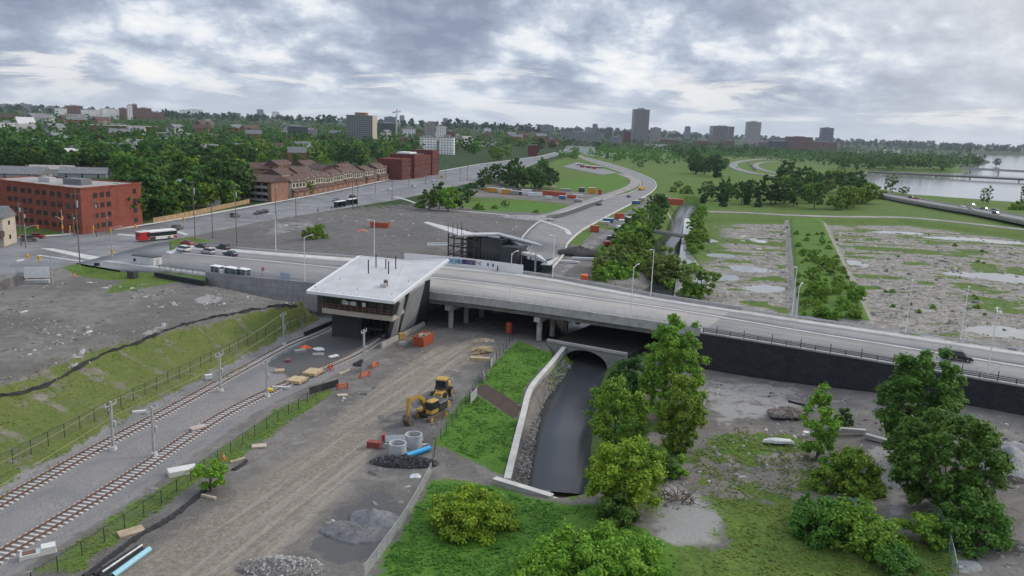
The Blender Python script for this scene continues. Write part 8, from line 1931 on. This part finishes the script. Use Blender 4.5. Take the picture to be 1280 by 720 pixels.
tufts('weeds', [(840, 735), (915, 690), (880, 600), (860, 560), (930, 525), (1010, 548), (1040, 640), (1080, 670), (1190, 690), (1200, 740)], 1.0, 3000, .14, .32, LM['weed'], 73, 'weeds spreading over the gravel on the right')
tufts('weeds', [(30, 722), (150, 642), (240, 586), (300, 547), (340, 516), (410, 486), (418, 492), (320, 560), (250, 602), (190, 647), (96, 722)], 0, 1500, .12, .26, LM['weed'], 74, 'rough grass of the strip beside the near track')
tufts('weeds', [(1040, 285), (1275, 300), (1275, 432), (1120, 415), (1062, 345)], 0, 1600, .25, .6, LM['weed'], 75, 'green weeds in the cracks of the right rock flats')
tufts('weeds', [(880, 280), (985, 280), (990, 392), (885, 372)], 0, 900, .25, .55, LM['weed'], 76, 'green weeds in the cracks of the left rock flats')
tufts('weeds', [(762, 500), (775, 470), (800, 470), (810, 560), (790, 600), (770, 640), (745, 600), (760, 560)], -.5, 2200, .3, .9, LM['mid'], 77, 'dense weeds on the right creek bank')
tufts('weeds', [(0, 600), (0, 492), (130, 447), (250, 417), (360, 385), (398, 396), (300, 446), (200, 492), (100, 548)], 3, 2200, .10, .24, LM['weed'], 78, 'patchy grass growing on the long slope above the tracks')
# riprap stones along the creek edges
def riprap():
    rnd = np.random.RandomState(9); q = MB()
    for L_, o_ in ((CWL, 1), (CWL, 1)):
        L_ = [p for p in resample(CWL, .6) if 96 < p[1] < 156]
        for i in range(420):
            p = L_[rnd.randint(len(L_))]; dd = rnd.uniform(.6, 2.4); x = p[0] + dd; y = p[1] + rnd.uniform(-.8, .8); s = rnd.uniform(.13, .32)
            q.T = Matrix.Translation((x, y, -.30 - 1.0 * (dd - .1))) @ Matrix.Rotation(rnd.rand() * 6, 4, Vector(rnd.rand(3) - .5)); q.hexa([(-s, -s * .7), (s * .8, -s * .5), (s, s * .6), (-s * .6, s * .8)], -s * .4, s * .4, [(-s * .7, -s * .5), (s * .6, -s * .4), (s * .7, s * .5), (-s * .5, s * .5)])
    o = q.build('gravel', mat('bank_stones', (.24, .225, .21), .9, var=.5, scale=1.5), None); props(o, 'broken stones lining the creek edges', 'stones', kind='stuff')
riprap()

def scatter(name, label, polys, seed, smin, smax, mt):
    rnd = np.random.RandomState(seed); VV = []; FF = []; c = 0
    for P, z, n in polys:
        P = np.array(xy(pts(P, z))); lo = P.min(0); hi = P.max(0); X = rnd.uniform(lo[0], hi[0], n * 3); Y = rnd.uniform(lo[1], hi[1], n * 3); ok = inside(P, X, Y); ok &= rnd.rand(n * 3) < sstep(.40, .62, fbm(X / 9, Y / 9, seed, 3) + .5); X = X[ok][:n]; Y = Y[ok][:n]
        for Pq in ROADS:
            k = sdist(Pq, X, Y) < -.5; X = X[k]; Y = Y[k]
        Z = H(X, Y)
        for x, y, zz in zip(X, Y, Z):
            s = smin + (smax - smin) * rnd.rand() ** 3; a = rnd.rand() * 3.14; e = 1 + 2.2 * rnd.rand() ** 3; ca, sa = math.cos(a), math.sin(a); B = np.array([(-1, -.7), (.8, -.8), (1, .6), (-.6, .9)]) + rnd.uniform(-.25, .25, (4, 2)); B = B * [s * e, s]; B = np.c_[B[:, 0] * ca - B[:, 1] * sa, B[:, 0] * sa + B[:, 1] * ca]; h = s * rnd.uniform(.3, .9)
            VV.append(np.r_[np.c_[B + [x, y], np.full(4, zz - .1)], np.c_[B * .65 + [x, y], zz + h * (.6 + .5 * rnd.rand(4))]]); FF.append(np.array([(4, 5, 6, 7), (0, 1, 5, 4), (1, 2, 6, 5), (2, 3, 7, 6), (3, 0, 4, 7)]) + c); c += 8
    o = mesh_np(name, np.concatenate(VV), np.concatenate(FF), mt); props(o, label, 'rubble', kind='stuff')
def rub_mat():
    mt, nt, b, n = new_mat('loose_stones'); geo = n.new('ShaderNodeNewGeometry'); r = geo.outputs['Random Per Island']
    c = n.mix(n.rng(r, 0, .75, 0, 1, False), (.07, .065, .06), (.25, .235, .215)); c = n.mix(n.rng(r, .86, .9), c, (.46, .44, .41)); nt.links.new(c, b.inputs['Base Color']); b.inputs['Roughness'].default_value = .9; return mt
M_RUB2 = rub_mat()
scatter('gravel', 'loose stones strewn over the bare ground', [([(0, 365), (120, 345), (240, 358), (380, 372), (300, 385), (120, 432), (0, 475)], 6, 1500), ([(300, 280), (500, 262), (700, 285), (690, 320), (560, 312), (360, 300), (240, 300)], 3, 900), ([(330, 735), (440, 610), (535, 485), (600, 432), (530, 585), (510, 620), (455, 735)], 0, 700), ([(130, 735), (300, 590), (440, 490), (540, 430), (500, 470), (300, 620), (200, 735)], 0, 500), ([(870, 470), (1010, 490), (1110, 500), (1290, 540), (1290, 730), (1190, 720), (1060, 560), (900, 620), (830, 690), (800, 670)], 1.2, 1300), ([(700, 335), (740, 290), (800, 250), (830, 250), (780, 300), (740, 345)], 1, 260)], 91, .05, .42, M_RUB2)
scatter('concrete_debris', 'pale broken concrete pieces strewn in rows on the gravel plateau', [([(165, 421), (205, 402), (216, 406), (182, 423)], 6, 26), ([(52, 459), (110, 437), (113, 446), (70, 465)], 6, 26), ([(20, 440), (90, 424), (95, 432), (25, 450)], 6, 24), ([(238, 374), (280, 363), (284, 378), (250, 383)], 6, 34), ([(90, 382), (215, 362), (235, 378), (120, 396)], 6, 60), ([(130, 410), (175, 400), (180, 408), (140, 418)], 6, 30)], 93, .12, .62, M_CHUNK)
scatter('rock_slabs', 'broken flat slabs of bedrock on the flats', [([(880, 280), (985, 280), (992, 392), (870, 370)], 0, 500), ([(1035, 286), (1280, 300), (1290, 442), (1100, 412)], 0, 1100)], 92, .15, .9, M_RUB2)
# ------------------------------------------------------------------ air
def haze():
    q = MB(); q.box(-12500, 12500, -300, 13500, -8, 260); o = q.build('haze', None, None); mt = bpy.data.materials.new('thin_air'); mt.use_nodes = True; nt = mt.node_tree; nt.nodes.clear()
    v = nt.nodes.new('ShaderNodeVolumePrincipled'); v.inputs['Color'].default_value = (.72, .80, .92, 1); v.inputs['Density'].default_value = HAZE; v.inputs['Anisotropy'].default_value = .1
    out = nt.nodes.new('ShaderNodeOutputMaterial'); nt.links.new(v.outputs[0], out.inputs['Volume'])
    try: mt.cycles.homogeneous_volume = True
    except Exception: pass
    o.data.materials.append(mt); o['kind'] = 'stuff'
HAZE = 0.00004
haze()
